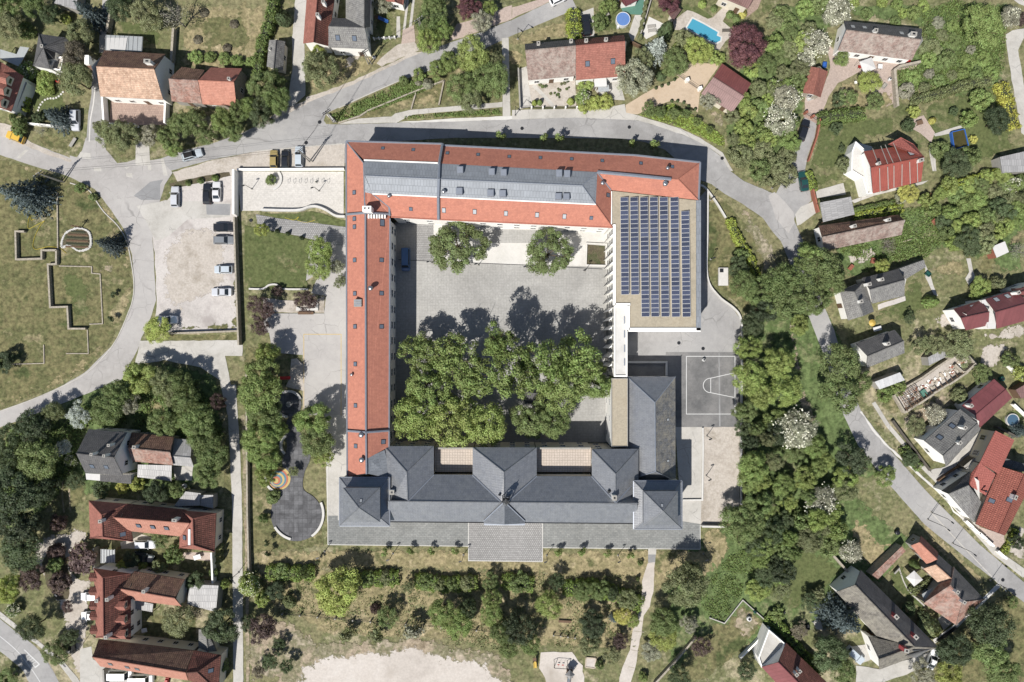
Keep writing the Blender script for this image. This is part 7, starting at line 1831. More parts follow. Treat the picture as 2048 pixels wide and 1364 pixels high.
# ---------------------------------------------------------------- cars
def car_kit(L, w, hb, ht, fr, fw, rr, rw):
    """hull, glass, lamps and wheels of one car type; x forward. fr..rw: where windscreen and rear window start and end along x"""
    b = MB(); st = [(-.5, .80, .62, .80),(-.485, .93, .98, .9),(rr - .02,1,1.0, .98),(0,1,1.0,1),(fr + .02,1, .99,1),(.40, .97, .90, .97),(.475, .90, .82, .9),(.5, .74, .58, .8)]
    for x, ww, tt, _ in st:
        x *= L; W2 = w / 2 * ww; zt = hb * tt
        b.v += [Vector(q) for q in ((x,-W2 * .9, .2),(x,-W2, .34),(x,-W2, zt * .72),(x,-W2 * .93, zt - .04),(x,-W2 * .7, zt),(x, W2 * .7, zt),(x, W2 * .93, zt - .04),(x, W2, zt * .72),(x, W2, .34),(x, W2 * .9, .2))]
    n = 10
    for i in range(len(st) - 1):
        for j in range(n): a, c = i * n + j, i * n + (j + 1) % n; b.f.append((a, a + n, c + n, c))
    b.f += [tuple(range(n)), tuple(range((len(st) - 1) * n, len(st) * n))[::-1]]
    lo = [(rr * L, hb - .03, w * .46),(fr * L, hb - .05, w * .45)]; hi = [(rw * L, ht, w * .37),(fw * L, ht, w * .36)]
    q = lambda p, s: (p[0], s * p[2], p[1]); mid = [((rw * .5 + fw * .5) * L, ht + .035, w * .37)]
    cv = [q(lo[0],-1), q(lo[1],-1), q(lo[1],1), q(lo[0],1), q(hi[0],-1), q(hi[1],-1), q(hi[1],1), q(hi[0],1), q(mid[0],-1), q(mid[0],1)]
    b.add(cv, [(0,1,5,8,4),(2,3,7,9,6),(1,2,6,5),(3,0,4,7),(4,8,9,7),(8,5,6,9)])
    kit = {'body': mesh('body', b.v, b.f, 'm_paint')}
    V = [Vector(x) for x in cv]
    def pane(name, ids, k=.86, out=.014):
        P = [V[i] for i in ids]; c = sum(P, Vector()) / len(P); nr = (P[1] - P[0]).cross(P[-1] - P[0]).normalized()
        if nr.dot(c - Vector((0,0, .8))) < 0: nr = -nr
        return mesh(name, [c + (p - c) * k + nr * out for p in P], [tuple(range(len(P)))], 'm_glass')
    kit['windscreen'] = pane('windscreen',(1,2,6,5), .9); kit['rear_window'] = pane('rear_window',(3,0,4,7), .86)
    kit['side_window'] = [pane('side_window',(0,1,5,4)), pane('side_window',(2,3,7,6))]
    wm = MB(); k = 14
    for y, r in ((-.1, .31),(.1, .31)): wm.v += [Vector((r * math.cos(2 * math.pi * i / k), y, r * math.sin(2 * math.pi * i / k))) for i in range(k)]
    wm.f = [tuple(range(k)), tuple(range(k,2 * k))[::-1]] + [(i, i + k,(i + 1) % k + k,(i + 1) % k) for i in range(k)]; kit['tyre'] = mesh('wheel', wm.v, wm.f, 'm_tire')
    rm = MB().box((0,0,-.17), .34, .23, .34); kit['rim'] = mesh('rim', rm.v, rm.f, 'm_steel')
    lm = MB().box((0,0,0), .16, .36, .14); kit['lamp'] = mesh('headlight', lm.v, lm.f, 'm_white'); kit['tail'] = mesh('tail_light', lm.v, lm.f, 'm_red')
    mm = MB().box((0,0,0), .12, .2, .13); kit['mirror'] = mesh('mirror', mm.v, mm.f, 'm_paint'); kit['d'] = (L, w, hb); return kit
KITS = dict(hatch=car_kit(4.1,1.75, .95,1.48, .22, .06,-.46,-.36), estate=car_kit(4.6,1.8, .95,1.46, .20, .05,-.47,-.40), sedan=car_kit(4.5,1.8, .93,1.42, .19, .03,-.36,-.20), van=car_kit(5.0,1.95,1.15,2.05, .36, .27,-.49,-.485), suv=car_kit(4.6,1.88,1.05,1.66, .21, .07,-.47,-.41))
def car(x, y, deg, kit, col, label, group='parked cars'):
    k = KITS[kit]; L, w, hb = k['d']; r = root('van' if kit == 'van' else 'car', W(x, y, .6).xy.to_3d() + Vector((0,0, .06)), label, 'van' if kit == 'van' else 'car', group, math.radians(deg))
    def add(me, name, loc=(0,0,0), par=r):
        o = bpy.data.objects.new(name, me); link(o, par); o.location = loc; o.color = (*col,1); return o
    add(k['body'], 'body'); add(k['windscreen'], 'windscreen'); add(k['rear_window'], 'rear_window')
    for s in k['side_window']: add(s, 'side_window')
    for sx in (-.31, .31):
        for sy in (-1,1): add(k['rim'], 'rim',(0,0,0), add(k['tyre'], 'wheel',(sx * L, sy * (w / 2 - .1), .31)))
    for sy in (-1,1): add(k['lamp'], 'headlight',(.47 * L, sy * w * .34, hb * .6)); add(k['tail'], 'tail_light',(-.475 * L, sy * w * .36, hb * .68)); add(k['mirror'], 'mirror',(.17 * L, sy * (w / 2 + .06), hb))
    return r
SI, BK, GY, WH, GO, BL, DG, YE, LB = (.42, .43, .45),(.012, .013, .016),(.16, .17, .18),(.72, .72, .72),(.26, .20, .08),(.05, .11, .22),(.012, .05, .045),(.52, .33, .05),(.38, .42, .45)
CARS = [(A00,605,960,-90, 'suv', SI, 'silver estate car parked beside the blue spruce garden'),(A00,125,1095,158, 'hatch', YE, 'yellow car parked by the green bush at the left edge'),(A00,1535,1236,17, 'estate', LB, 'pale car with dark rack roof driving on the road by the tree row'),
        (A10,145,1270,90, 'hatch', GO, 'gold car, first of three parked north of the plaza wall'),(A10,235,1272,90, 'hatch', BK, 'black car, middle of three parked north of the plaza wall'),(A10,345,1250,90, 'estate', LB, 'pale silver car, last of three parked next to the power pole'),
        (A01,1400,210,90, 'estate', SI, 'silver car standing alone at the top of the car park'),(A01,1655,186,90, 'estate', BK, 'black car left of the white one at the car park top'),(A01,1730,170,90, 'sedan',(.5, .5, .5), 'white car right of the black one at the car park top'),
        (A01,1790,455,0, 'estate', BK, 'black car by the school wall, top of the column'),(A01,1790,556,0, 'estate', GY, 'dark silver car by the school wall below the black one'),(A01,1785,790,180, 'hatch', LB, 'light blue car by the school wall below the gap'),(A01,1770,970,180, 'sedan', SI, 'silver saloon car by the school wall, lowest of the column'),(A01,1335,1190,0, 'estate', WH, 'white car half under the lime tree of the car park'),
        (A11,1195,712,-90, 'van', BL, 'blue van in the shade of the west wing in courtyard'),(A20,590,200,96, 'suv', BK, 'black car parked behind the red cottage'),(A20,372,-6,25, 'hatch', WH, 'white car cut off by the top edge'),
        (A30,280,1040,72, 'suv', BK, 'black car on the driveway under white acacias'),(A31,280,86,100, 'sedan', DG, 'dark green car beside the low hedge on the side road'),
        (A03,1162,264,0, 'estate', SI, 'silver car in the U-shaped house court'),(A03,1150,366,-12, 'suv',(.02, .03, .03), 'black-green car on the grass below the silver one'),(A03,722,680,180, 'hatch', WH, 'white car nosing out under the dormers, upper one'),(A03,725,832,180, 'hatch', WH, 'white car nosing out under the dormers, lower one'),(A03,566,1050,90, 'estate', BK, 'black car under the thin dark tree by the dirt yard'),
        (A03,970,1300,0, 'van', WH, 'white van, left of two below the peach roof'),(A03,1135,1336,0, 'van', WH, 'white van, right of two below the peach roof'),(A33,692,1148,-42, 'suv', LB, 'pale blue car on the slab below the large spruce'),(A33,1308,1180,70, 'sedan', WH, 'white car at the corner of the mossy house')]
for t, x, y, d, k, c, lab in CARS: car(*t(x, y), d, k, c, lab)
rk = bpy.data.objects.get('car.002')
if rk: o_ = MB().box((-.6,0,1.48),1.9,1.1, .06); obj('roof_rack', o_.v, o_.f, 'm_tire', rk)
# ---------------------------------------------------------------- lamp posts and poles
def lamp(t, x, y, h, label, arm=0.9, ang=200):
    p = W(*t(x, y)); r = root('lamp_post', p, label, 'lamp post', 'lamp posts'); d = Vector((math.cos(math.radians(ang)), math.sin(math.radians(ang)),0))
    MB().box(p, .35, .35, .25).part('base', 'm_wall_grey', r); MB().tube([p, p + Vector((0,0, h))], .075,7, .05).part('pole', 'm_darkmetal', r)
    MB().tube([p + Vector((0,0, h - .1)), p + d * arm + Vector((0,0, h + .05))], .05,5).part('arm', 'm_darkmetal', r)
    q = p + d * (arm + .2) + Vector((0,0, h)); hd = MB().box(q, .62, .26, .1, math.radians(ang)).part('lamp_head', 'm_darkmetal', r); MB().box(q - Vector((0,0, .03)), .5, .2, .03, math.radians(ang)).part('lens', 'm_white', hd)
for t, x, y, h, lab in ((A21,1580,236,4.2, 'lamp post at the top of the curved wall east of annex'),(A21,1583,708,4.0, 'lamp post beside the annex shadow near the white slab'),(A22,1552,756,4.2, 'upper lamp post on the gravel strip'),(A22,1548,1072,4.2, 'lower lamp post on the gravel strip'),
        (A13,548,322,4.2, 'lamp post at the west end of the south terrace'),(A13,1092,338,4.2, 'second lamp post from the west on the south terrace'),(A13,1655,348,4.2, 'lamp post just left of the cobbled square'),(A23,276,352,4.2, 'lamp post just right of the cobbled square'),(A23,845,352,4.2, 'second lamp post from the east on the south terrace'),(A23,1525,338,4.2, 'lamp post at the east end of the south terrace'),
        (A11,505,164,4.0, 'lamp post on the white plaza'),(A11,520,1000,4.0, 'lamp post beside the bench planter'),(A11,1405,738,4.0, 'lamp post at the left foot of left courtyard tree'),(A11,1775,756,4.0, 'lamp post at the right of left courtyard tree'),(A21,115,776,4.0, 'lamp post at the left foot of right courtyard tree'),(A21,580,802,4.0, 'lamp post at the planted courtyard bed'),
        (A01,2012,148,4.0, 'lamp post at the west end of the plaza'),(A20,46,312,5.5, 'street lamp on the dry verge by the upper road'),(A20,26,922,6, 'street lamp at the pavement corner by the cottage fence'),(A33,1272,66,6, 'upper street lamp on the lower right road'),(A33,1470,256,6.2, 'middle street lamp on the lower right road'),(A33,1772,550,6.2, 'lower street lamp on the lower right road'),(A32,1300,1364,6, 'street lamp by the wood edge on the lower road'),(A03,562,566,6, 'street lamp beside the turning island'),(A03,628,1106,6, 'street lamp at the dirt yard end'),(A03,1905,488,4.5, 'lamp post on the school lane'),(A31,30,142,5, 'street lamp at the junction by the thicket')):
    lamp(t, x, y, h, lab, *((.25,200) if t in (A21, A22, A23, A13, A11) or 'plaza' in lab else (.9,320)))
def power_pole(t, x, y, h, label):
    p = W(*t(x, y)); r = root('power_pole', p, label, 'power pole'); 
    for s in (-.35, .35): MB().tube([p + Vector((s,0,0)), p + Vector((s * .3,0, h))], .14,6, .08).part('pole', 'm_wall_grey', r)
    for z in (h - .3, h - 1.1): MB().box(p + Vector((0,0, z)),2.0, .12, .12, .6).part('cross_arm', 'm_darkmetal', r)
    for k in (-.9,-.3, .3, .9): MB().tube([p + Vector((k * .82, k * .56, h - .2)), p + Vector((k * .82, k * .56, h + .15))], .06,6).part('insulator', 'm_white', r)
    return p + Vector((0,0, h))
q1 = power_pole(A10,440,1290,9, 'concrete power pole beside the three parked cars'); q2 = power_pole(A01,500,92,8, 'power pole by the road junction near the huge spruce')
q3 = power_pole(A10,630,975,7.5, 'power pole at the tip of the bank between the roads'); q4 = power_pole(A10,910,512,7, 'power pole on the verge below the grey L-shaped house'); q5 = power_pole(A10,1335,285,8, 'power pole at the roadside tree clump')
for a, b, lab in ((q1, q2, 'cable crossing the junction to the spruce'),(q1, q3, 'cable from the parked cars to the bank tip'),(q3, q4, 'cable crossing the upper road'),(q4, q5, 'cable along the upper road verge'),(q5, W(1150,-20,8), 'cable running over the purple tree')):
    for s in (0, .9):
        mid = (a + b) / 2 - Vector((0,0, .8)); o = Vector((s * .5, s * .5,0)); c = MB().tube([a + o, mid + o, b + o], .022,4).obj('overhead_cable', 'm_darkmetal'); tag(c,('thin overhead ' if not s else 'second overhead ') + lab, 'cable', 'overhead cables')
# ---------------------------------------------------------------- walls, kerbs, fences
WL = [(F(474,436,478,560,483,690), .35,1.8, 'm_stonewall', 'long pale wall between car park and school lawn'),(F(475,344,475,432), .5,2.4, 'm_wall_white', 'white gate wall at the plaza entrance'),(F(478,341,690,340), .35,1.2, 'm_wall_white', 'white wall along the north of the plaza'),(F(342,667,482,662), .35,1.0, 'm_stonewall', 'pale wall at the foot of the car park'),
      (F(497,745,498,900,499,1020,502,1148), .35,1.4, 'm_stonewall', 'long pale wall beside the school lane'),(curve_px(A21.p(1500,120,1540,145,1620,250,1700,380),4), .3, .7, 'm_concrete_white', 'low white wall curving to the upper road'),(curve_px(A21.p(1556,170,1553,500,1553,850,1640,1000,1760,1095,1815,1170,1830,1300),5) + A22.p(1828,200,1822,700,1822,1300), .3, .8, 'm_concrete_white', 'long white curved wall along the east school yard'),(A23.p(1505,112,1700,116), .4,1.2, 'm_concrete_white', 'white end wall below the gravel strip'),
      (A22.p(1518,690,1520,850,1514,1264,1358,1266), .35, .5, 'm_concrete_white', 'low white kerb wall of the concrete apron'),(A22.p(922,168,1228,168,1228,275), .45, .6, 'm_concrete_white', 'white kerb around the shaded bed by the hall'),(A21.p(594,582,750,590,750,760,588,756,594,582), .3, .5, 'm_concrete_white', 'white kerb around the courtyard bed'),
      (A01.p(215,490,145,490,150,712,352,706,352,640,470,638), .38, .9, 'm_stonewall', 'upper zigzag ruin wall on the meadow'),(A01.p(468,640,468,748,402,752,420,1092,556,1088,566,1262,700,1262), .38, .9, 'm_stonewall', 'lower stepped ruin wall on the meadow'),(A01.p(462,180,466,630), .25, .3, 'm_stonewall', 'thin stone line beside the heart-shaped bed'),(A01.p(475,762,735,768,735,820,802,826,822,1222,716,1226), .22, .2, 'm_stonewall', 'thin stone outline on the meadow'),(A01.p(700,1270,704,1364) + A02.p(708,100,530,100), .2, .2, 'm_stonewall', 'lower thin stone outline on the meadow'),(A02.p(100,185,355,178,352,30), .2, .2, 'm_stonewall', 'short thin stone outline at the meadow corner'),
      (curve_px(A11.p(50,318,330,322,430,295,490,292,560,318,640,365,715,372),5), .45,1.0, 'm_concrete_white', 'white wavy retaining wall along the plaza'),(curve_px(A11.p(-50,945,60,945,110,915,170,912,220,945,420,948),4), .35, .6, 'm_concrete_white', 'white wavy kerb at the foot of the school lawn'),(A00.p(850,775,865,1005,1110,1012), .4,1.8, 'm_wall_white', 'white wall at the left of the walled yard'),(A00.p(1350,806,1342,1000), .4,1.8, 'm_wall_white', 'white wall at the right of the walled yard'),
      (A00.p(1405,245,1388,510), .5,1.4, 'm_stonewall', 'old stone wall beside the orchard meadow'),(A00.p(915,90,880,270), .5,1.5, 'm_stonewall', 'stone wall along the top lane'),(A00.p(245,995,540,1025), .35,1.2, 'm_wall_white', 'white front garden wall by the blue spruce'),(A10.p(660,985,830,930,900,885,1240,745,1500,648), .3, .5, 'm_stonewall', 'dry stone edging across the bank'),(A10.p(1500,648,1460,840), .3, .5, 'm_stonewall', 'stone edging right of the dry slope'),(A10.p(1275,745,1240,870), .3, .4, 'm_stonewall', 'stone edging left of the dry slope'),(A10.p(575,920,630,975), .4, .9, 'm_concrete_white', 'short white wall at the tip of the bank'),
      (A20.p(50,560,64,870), .3,1.4, 'm_wall_grey', 'grey wall beside the cottage pavement'),(A20.p(940,345,1070,410), .3,1.2, 'm_wood', 'brown fence below the thuja row'),(A20.p(1100,20,1010,320), .25,1.2, 'm_wall_grey', 'garden wall beside the thuja row'),(A30.p(402,975,380,1090,312,1290), .3,1.0, 'm_brick', 'brown brick wall along the driveway'),(A31.p(340,160,385,340), .35,1.4, 'm_brick', 'red brick wall by the carport'),(A30.p(1190,510,1030,545,985,575,1010,860), .5,1.4, 'm_stonewall', 'stone retaining wall of the farmyard'),
      (A32.p(980,630,1060,740,1280,1030), .25,1.0, 'm_wall_dark', 'dark front fence along the pavement of the right road'),(A32.p(1340,1110,1420,1050,1560,960), .25, .9, 'm_wood', 'brown fence beside the grey-roofed house'),(A23.p(1570,845,1690,890,1835,705,2042,890), .2, .5, 'm_concrete', 'thin pale wall around the bare plot'),(A23.p(2042,912,1930,1040,1808,1162), .35,1.0, 'm_wall_white', 'white wall below the bare plot'),(A23.p(1460,990,1300,1180,1130,1364), .4,1.0, 'm_stonewall', 'long diagonal wall below the gravel path'),(A33.p(465,298,620,474), .4,1.2, 'm_stonewall', 'old garden wall beside the hollow lawn'),(A03.p(1712,312,1724,590), .35,1.8, 'm_wall_white', 'white garden wall beside the lane conifers'),(A03.p(785,280,788,445), .5,2.0, 'm_wall_grey', 'grey wall left of the white pergola'),(A03.p(855,1240,862,1364), .4,1.6, 'm_wall_grey', 'grey wall left of the white vans'),(A33.p(1490,920,1340,1030), .15,1.0, 'm_darkmetal', 'dark garden railing beside the white path'),(A32.p(1800,680,1960,760), .3,1.4, 'm_wall_dark', 'dark wall behind the bright red roof'),(A32.p(1895,195,2030,330), .3,1.2, 'm_wall_white', 'white wall at the right edge above the hut'),(A32.p(1935,500,2060,620), .3,1.2, 'm_wall_white', 'white wall beside the round garden pool')]
for ln, w, h, m, lab in WL: wall_line('stone_wall' if m == 'm_stonewall' else 'garden_wall' if 'wall' in lab else 'kerb', ln, w, h, m, lab)
for ln, lab in ((curve_px(A01.p(560,100,700,150,760,230,830,330,940,440,1010,560,1050,740,1070,900,1060,1030,1020,1150,960,1290,920,1364) + A02.p(850,100,700,250,500,360,250,470,0,560),3), 'long pale kerb between meadow and curving road'),(A10.p(0,1206,400,1170,690,1147), 'pale kerb in front of the three parked cars'),(A10.p(660,862,900,752,1150,642,1380,560), 'kerb along the bank by the upper road'),(A33.p(1290,0,1560,290,1800,540,1900,640), 'kerb on the wood side of the lower right road')): wall_line('road_kerb', ln, .22, .12, 'm_concrete', lab, 'kerb')
def arc_px(c, r, a0, a1, n=14): return [(c[0] + r * math.cos(math.radians(a0 + (a1 - a0) * i / n)), c[1] + r * math.sin(math.radians(a0 + (a1 - a0) * i / n))) for i in range(n + 1)]
for c, r, a0, a1, lab in ((A12(265,500),25,-120,-20, 'white arc bench above the round rubber floor'),(A12(265,505),25,95,165, 'white arc bench below the round rubber floor'),(A12(190,1095),27,95,190, 'white arc bench around the rainbow circle'),(A13(325,20),54,-25,55, 'white arc bench at the right of the big rubber circle'),(A13(335,20),52,105,150, 'white arc bench at the lower left of the big rubber circle'),(A12(290,830),22,130,240, 'white arc bench on the rubber path'),(A11(120,70),21,-40,75, 'white arc kerb of the plaza planter')):
    wall_line('arc_bench', arc_px(c, r, a0, a1), .5, .45, 'm_concrete_white', lab, 'bench')
def fence(t, pts, n, h, label, mat='m_wall_grey', rail='m_darkmetal', post=.28):
    P = [W(*t(*p)) for p in pts]; r = root('fence',(P[0] + P[-1]) / 2, label, 'fence'); seg = [(P[i + 1] - P[i]).length for i in range(len(P) - 1)]; T_ = sum(seg)
    def at_(s):
        for i, L in enumerate(seg):
            if s <= L or i == len(seg) - 1: return P[i].lerp(P[i + 1], s / L)
            s -= L
    Q = [at_(T_ * i / (n - 1)) for i in range(n)]
    for q in Q: MB().box(q, post, post, h, .3).part('post', mat, r)
    for a, b in zip(Q, Q[1:]):
        for z in (.35, h * .55, h * .85): MB().tube([a + Vector((0,0, z)), b + Vector((0,0, z))], .03,4).part('rail', rail, r)
fence(A13,((220,808),(900,870),(1390,905),(1900,952)),13,1.2, 'post and rail fence across the terraced garden'); fence(A20,((65,866),(300,870),(515,866)),6,1.3, 'cottage front fence with pale posts along the pavement', 'm_wall_white'); fence(A20,((1288,582),(1348,625),(1490,720)),3,1.5, 'driveway gate with pale pillars in the tan yard', 'm_wall_white', post=.7)
fence(A23,((330,980),(500,1000)),4,1.0, 'short fence above the play yard'); fence(A30,((290,908),(398,970)),3,1.4, 'dark farm gate above the black car', 'm_brick', post=.5); fence(A10,((945,318),(1110,308)),5,1.1, 'pale fence below the swing set garden', 'm_wall_white', 'm_white')
for k,(x, y) in enumerate(((1585,95),(1640,150),(1692,190),(1750,245),(1845,340))):
    p = W(*A33(x, y)); tag(MB().box((0,0,0),2.1 if k != 4 else 2.6, .45,1.1, math.radians(-42)).obj('wall_block', 'm_wall_white'), 'white front wall piece by the orange-roofed house, ' + ('first', 'second', 'third', 'fourth', 'fifth')[k] + ' from the top', 'wall', 'white front wall pieces').location = p
# ---------------------------------------------------------------- pools, play things, furniture
def pool(px, z, water, rim, label, rw=.35, name='swimming_pool', rim_h=None):
    r = root(name, centre(px), label, 'pool'); P = wpoly(px); o = inset(P,-rw); n = len(P); h = rim_h or .14
    for i in range(n):
        j = (i + 1) % n; v = [(*o[i],0),(*o[j],0),(*P[j][:2],0),(*P[i][:2],0)]; MB().add(v + [(a, b, h) for a, b, _ in v], BOXF).part('rim', rim, r)
    part('water', [(p[0], p[1], z) for p in P], [tuple(range(n))], water, r); return r
pool(A20.p(1393,225,1440,150,1530,195,1640,258,1632,285,1664,300,1660,325,1625,345,1590,335,1500,285), .1, 'm_water', 'm_concrete_white', 'turquoise swimming pool with a rounded corner beside the purple beech')
rp = pool(circ(A20(880,170),13.2,28),1.0, 'm_poolblue', 'm_white', 'round above-ground pool with blue cover on the lawn', .12, rim_h=1.1); MB().box(W(*A20(842,222)), .5, .5, .7).part('pump', 'm_white', rp)
pool(circ(A32(1936,628),11.5,24), .6, 'm_dullwater', 'm_concrete_white', 'round grey-blue garden pool at the right edge', .15, rim_h=.65); pool(A30.p(1450,1065,1545,1042,1575,1165,1470,1195), .7, 'm_mudpool', 'm_blue', 'rectangular pool with blue rim and murky water', .16, rim_h=.9)
def thing_box(name, t, x, y, sx, sy, sz, mat, label, cat, rz=0, legs=False, z=.05):
    p = W(*t(x, y)); r = root(name, p, label, cat); p = p + Vector((0,0, z))
    if legs:
        MB().box(p + Vector((0,0, sz - .06)), sx, sy, .06, rz).part('top', mat, r); ca, sa = math.cos(rz), math.sin(rz)
        for a, b in ((-1,-1),(1,-1),(1,1),(-1,1)): u, v = a * sx * .42, b * sy * .42; MB().box(p + Vector((u * ca - v * sa, u * sa + v * ca,0)), .07, .07, sz - .06).part('leg', 'm_darkmetal', r)
    else: MB().box(p, sx, sy, sz, rz).part('body', mat, r); MB().box(p + Vector((0,0, sz)), sx * .9, sy * .9, .04, rz).part('top', mat, r)
    return r
def sunshade(t, pts, z, label, mat='m_tarp', peak=.35):
    px = t.p(*pts); r = root('sunshade', centre(px), label, 'sunshade'); P = [W(x, y, z) for x, y in px]; c = sum(P, Vector()) / len(P); ap = c + Vector((0,0, peak)); n = len(P)
    roof_slab('canopy', P + [ap], [(i,(i + 1) % n, n) for i in range(n)], mat, r, .03); 
    for p in P: MB().tube([(p.x, p.y,0),(p.x, p.y, z)], .04,5).part('pole', 'm_steel', r)
sunshade(A30,(730,492,826,456,862,546,766,588),2.5, 'white square sunshade in the farmyard'); sunshade(A33,(1100,530,1166,475,1236,548,1166,602),2.5, 'cream square canopy on the lawn of the brick-tiled house')
par = root('parasol', W(*A31(832,1215)), 'round yellow parasol on the cottage lawn', 'parasol'); MB().lathe(W(*A31(832,1215),2.0), [(.75,0),(.4, .2),(.03, .36)],12).part('canopy', 'm_yellow', par); MB().tube([W(*A31(832,1215)), W(*A31(832,1215)) + Vector((0,0,2.2))], .03,5).part('pole', 'm_steel', par)
thing_box('table', A31,858,1262,1.8, .9, .75, 'm_white', 'white table on the cottage lawn beside the parasol', 'table', .25, True); thing_box('table', A03,1585,360,1.6,1.0, .75, 'm_white', 'white garden table on the patio of the U-shaped house', 'table', .3, True); thing_box('table', A30,1195,985,1.3,1.0, .75, 'm_wood', 'brown table on the garden terrace', 'table', .3, True); thing_box('table', A03,1165,940,1.2, .9, .75, 'm_white', 'pale table in the inner yard', 'table', .2, True)
for k,(x, y, a) in enumerate(((1110,215, .1),(1115,248, .1),(1705,248,0))): thing_box('sun_lounger', A20, x, y,1.8, .65, .35, 'm_wall_dark' if k == 2 else 'm_wall_grey',('upper grey sun lounger on the white terrace', 'lower grey sun lounger on the white terrace', 'black sun lounger at the pool end')[k], 'sun lounger', a, True)
bn = thing_box('bench', A11,402,1138,3.4, .6, .45, 'm_wood', 'long brown bench below the purple tree planter', 'bench',0, True); MB().box(W(*A11(402,1128)),3.4, .08, .85).part('backrest', 'm_wood', bn)
wall_line('planter_bench', A11.p(335,1090,335,1108,490,1108,490,1040), .55, .5, 'm_concrete_white', 'white L-shaped bench planter under the purple tree', 'bench')
thing_box('bench', A00,590,1140,2.2, .7, .45, 'm_wall_grey', 'grey bench on the verge at the lane corner', 'bench',1.0, True); thing_box('bench', A23,420,875,2.8, .5, .45, 'm_wood', 'brown bench in the right garden', 'bench',-.05, True); thing_box('concrete_slab', A21,1680,848,2.1,3.9, .5, 'm_concrete_white', 'white concrete chamber on the slope east of annex', 'utility chamber'); thing_box('hatch_cover', A21,1665,800, .8, .8, .62, 'm_darkmetal', 'dark hatch on the white concrete chamber', 'hatch')
for k in range(8):
    p = W(*A11(265 + k * 45,88)); r = root('bike_rack', p, 'bike rack hoop on the plaza, number ' + 'one two three four five six seven eight'.split()[k] + ' from the west', 'bike rack', 'bike racks on the plaza'); MB().tube([p + Vector((0,-.45,0)), p + Vector((0,-.4, .8)), p + Vector((0, .4, .8)), p + Vector((0, .45,0))], .04,5).part('hoop', 'm_steel', r); MB().box(p, .25,1.1, .07).part('base', 'm_wall_grey', r)
sr = root('round_seat', W(*A12(265,505)), 'white round seat in the middle of the rubber floor', 'seat'); MB().lathe(W(*A12(265,505)), [(.55,0),(.6, .4),(.5, .46)],20).part('body', 'm_concrete_white', sr); MB().lathe(W(*A12(265,505)) + Vector((0,0, .46)), [(.48,0),(.44, .05)],20).part('top', 'm_wall_grey', sr)
def slide(t, x, y, ang, col, label, L=2.6):
    p = W(*t(x, y)); r = root('slide', p, label, 'slide'); d = Vector((math.cos(ang), math.sin(ang),0)); s = Vector((-d.y, d.x,0))
    q = lambda a, b, z: p + d * a + s * b + Vector((0,0, z)); v = [q(-L / 2,-.28,1.5), q(-L / 2, .28,1.5), q(L / 2, .28, .2), q(L / 2,-.28, .2)]
    part('chute', v + [a - Vector((0,0, .08)) for a in v], [(0,1,2,3),(7,6,5,4),(0,4,5,1),(1,5,6,2),(2,6,7,3),(3,7,4,0)], col, r)
    for b in (-.3, .3): MB().tube([q(-L / 2, b,1.7), q(L / 2, b, .35)], .06,5).part('side_rail', col, r); MB().tube([q(-L / 2, b,0), q(-L / 2, b,1.9)], .05,5).part('post', 'm_wood', r)
    MB().box(q(-L / 2 - .4,0,1.4), .8, .7, .08, ang).part('platform', 'm_wood', r)
slide(A12,230,293,0, 'm_red', 'red slide beside the school yard under the trees'); slide(A23,183,1212,-1.5, 'm_yellow', 'yellow slide at the left of the play yard',2.0); slide(A23,450,1330,-1.6, 'm_steel', 'steel slide below the climbing tower',2.6); slide(A10,1020,172,-.2, 'm_blue', 'blue slide in the garden beside the grey house',2.0)
ct = root('climbing_tower', W(*A23(455,1260)), 'climbing tower with dark roof in the play yard', 'play tower'); c = W(*A23(455,1265))
for a, b in ((-.6,-.6),(.6,-.6),(.6, .6),(-.6, .6)): MB().box(c + Vector((a, b,0)), .1, .1,2.4).part('post', 'm_wood', ct)
MB().box(c + Vector((0,0,1.2)),1.3,1.3, .08).part('deck', 'm_wood', ct); MB().lathe(c + Vector((0,0,2.3)), [(1.1,0),(.05, .7)],4).part('roof', 'm_corr', ct)
sw = root('garden_swing', W(*A23(400,1190)), 'dark metal swing frame in the play yard', 'swing'); a, b = W(*A23(335,1215)), W(*A23(440,1222))
for p in (a, b):
    for s in (-.9, .9): MB().tube([p + Vector((0, s,0)), p + Vector((0,0,2.2))], .06,5).part('leg', 'm_darkmetal', sw)
MB().tube([a + Vector((0,0,2.2)), b + Vector((0,0,2.2))], .06,5).part('top_bar', 'm_darkmetal', sw)
for t in (.33, .66):
    m = a.lerp(b, t); MB().box(m + Vector((0,0, .5)), .45, .2, .05).part('seat', 'm_red', sw); MB().tube([m + Vector((0,0, .5)), m + Vector((0,0,2.2))], .02,4).part('chain', 'm_steel', sw)
sb = root('sandbox', W(*A23(625,1207)), 'square sandbox with wooden frame beside the play yard', 'sandbox'); P = wpoly(A23.p(592,1165,668,1172,660,1250,584,1242))
for i in range(4): j = (i + 1) % 4; m = (Vector(P[i]) + Vector(P[j])) / 2; d = Vector(P[j]) - Vector(P[i]); MB().box((m.x, m.y,0), d.length, .25, .3, math.atan2(d.y, d.x)).part('board', 'm_lightwood', sb)
part('sand', [(p[0], p[1], .2) for p in P], [(0,1,2,3)], 'm_sand', sb)
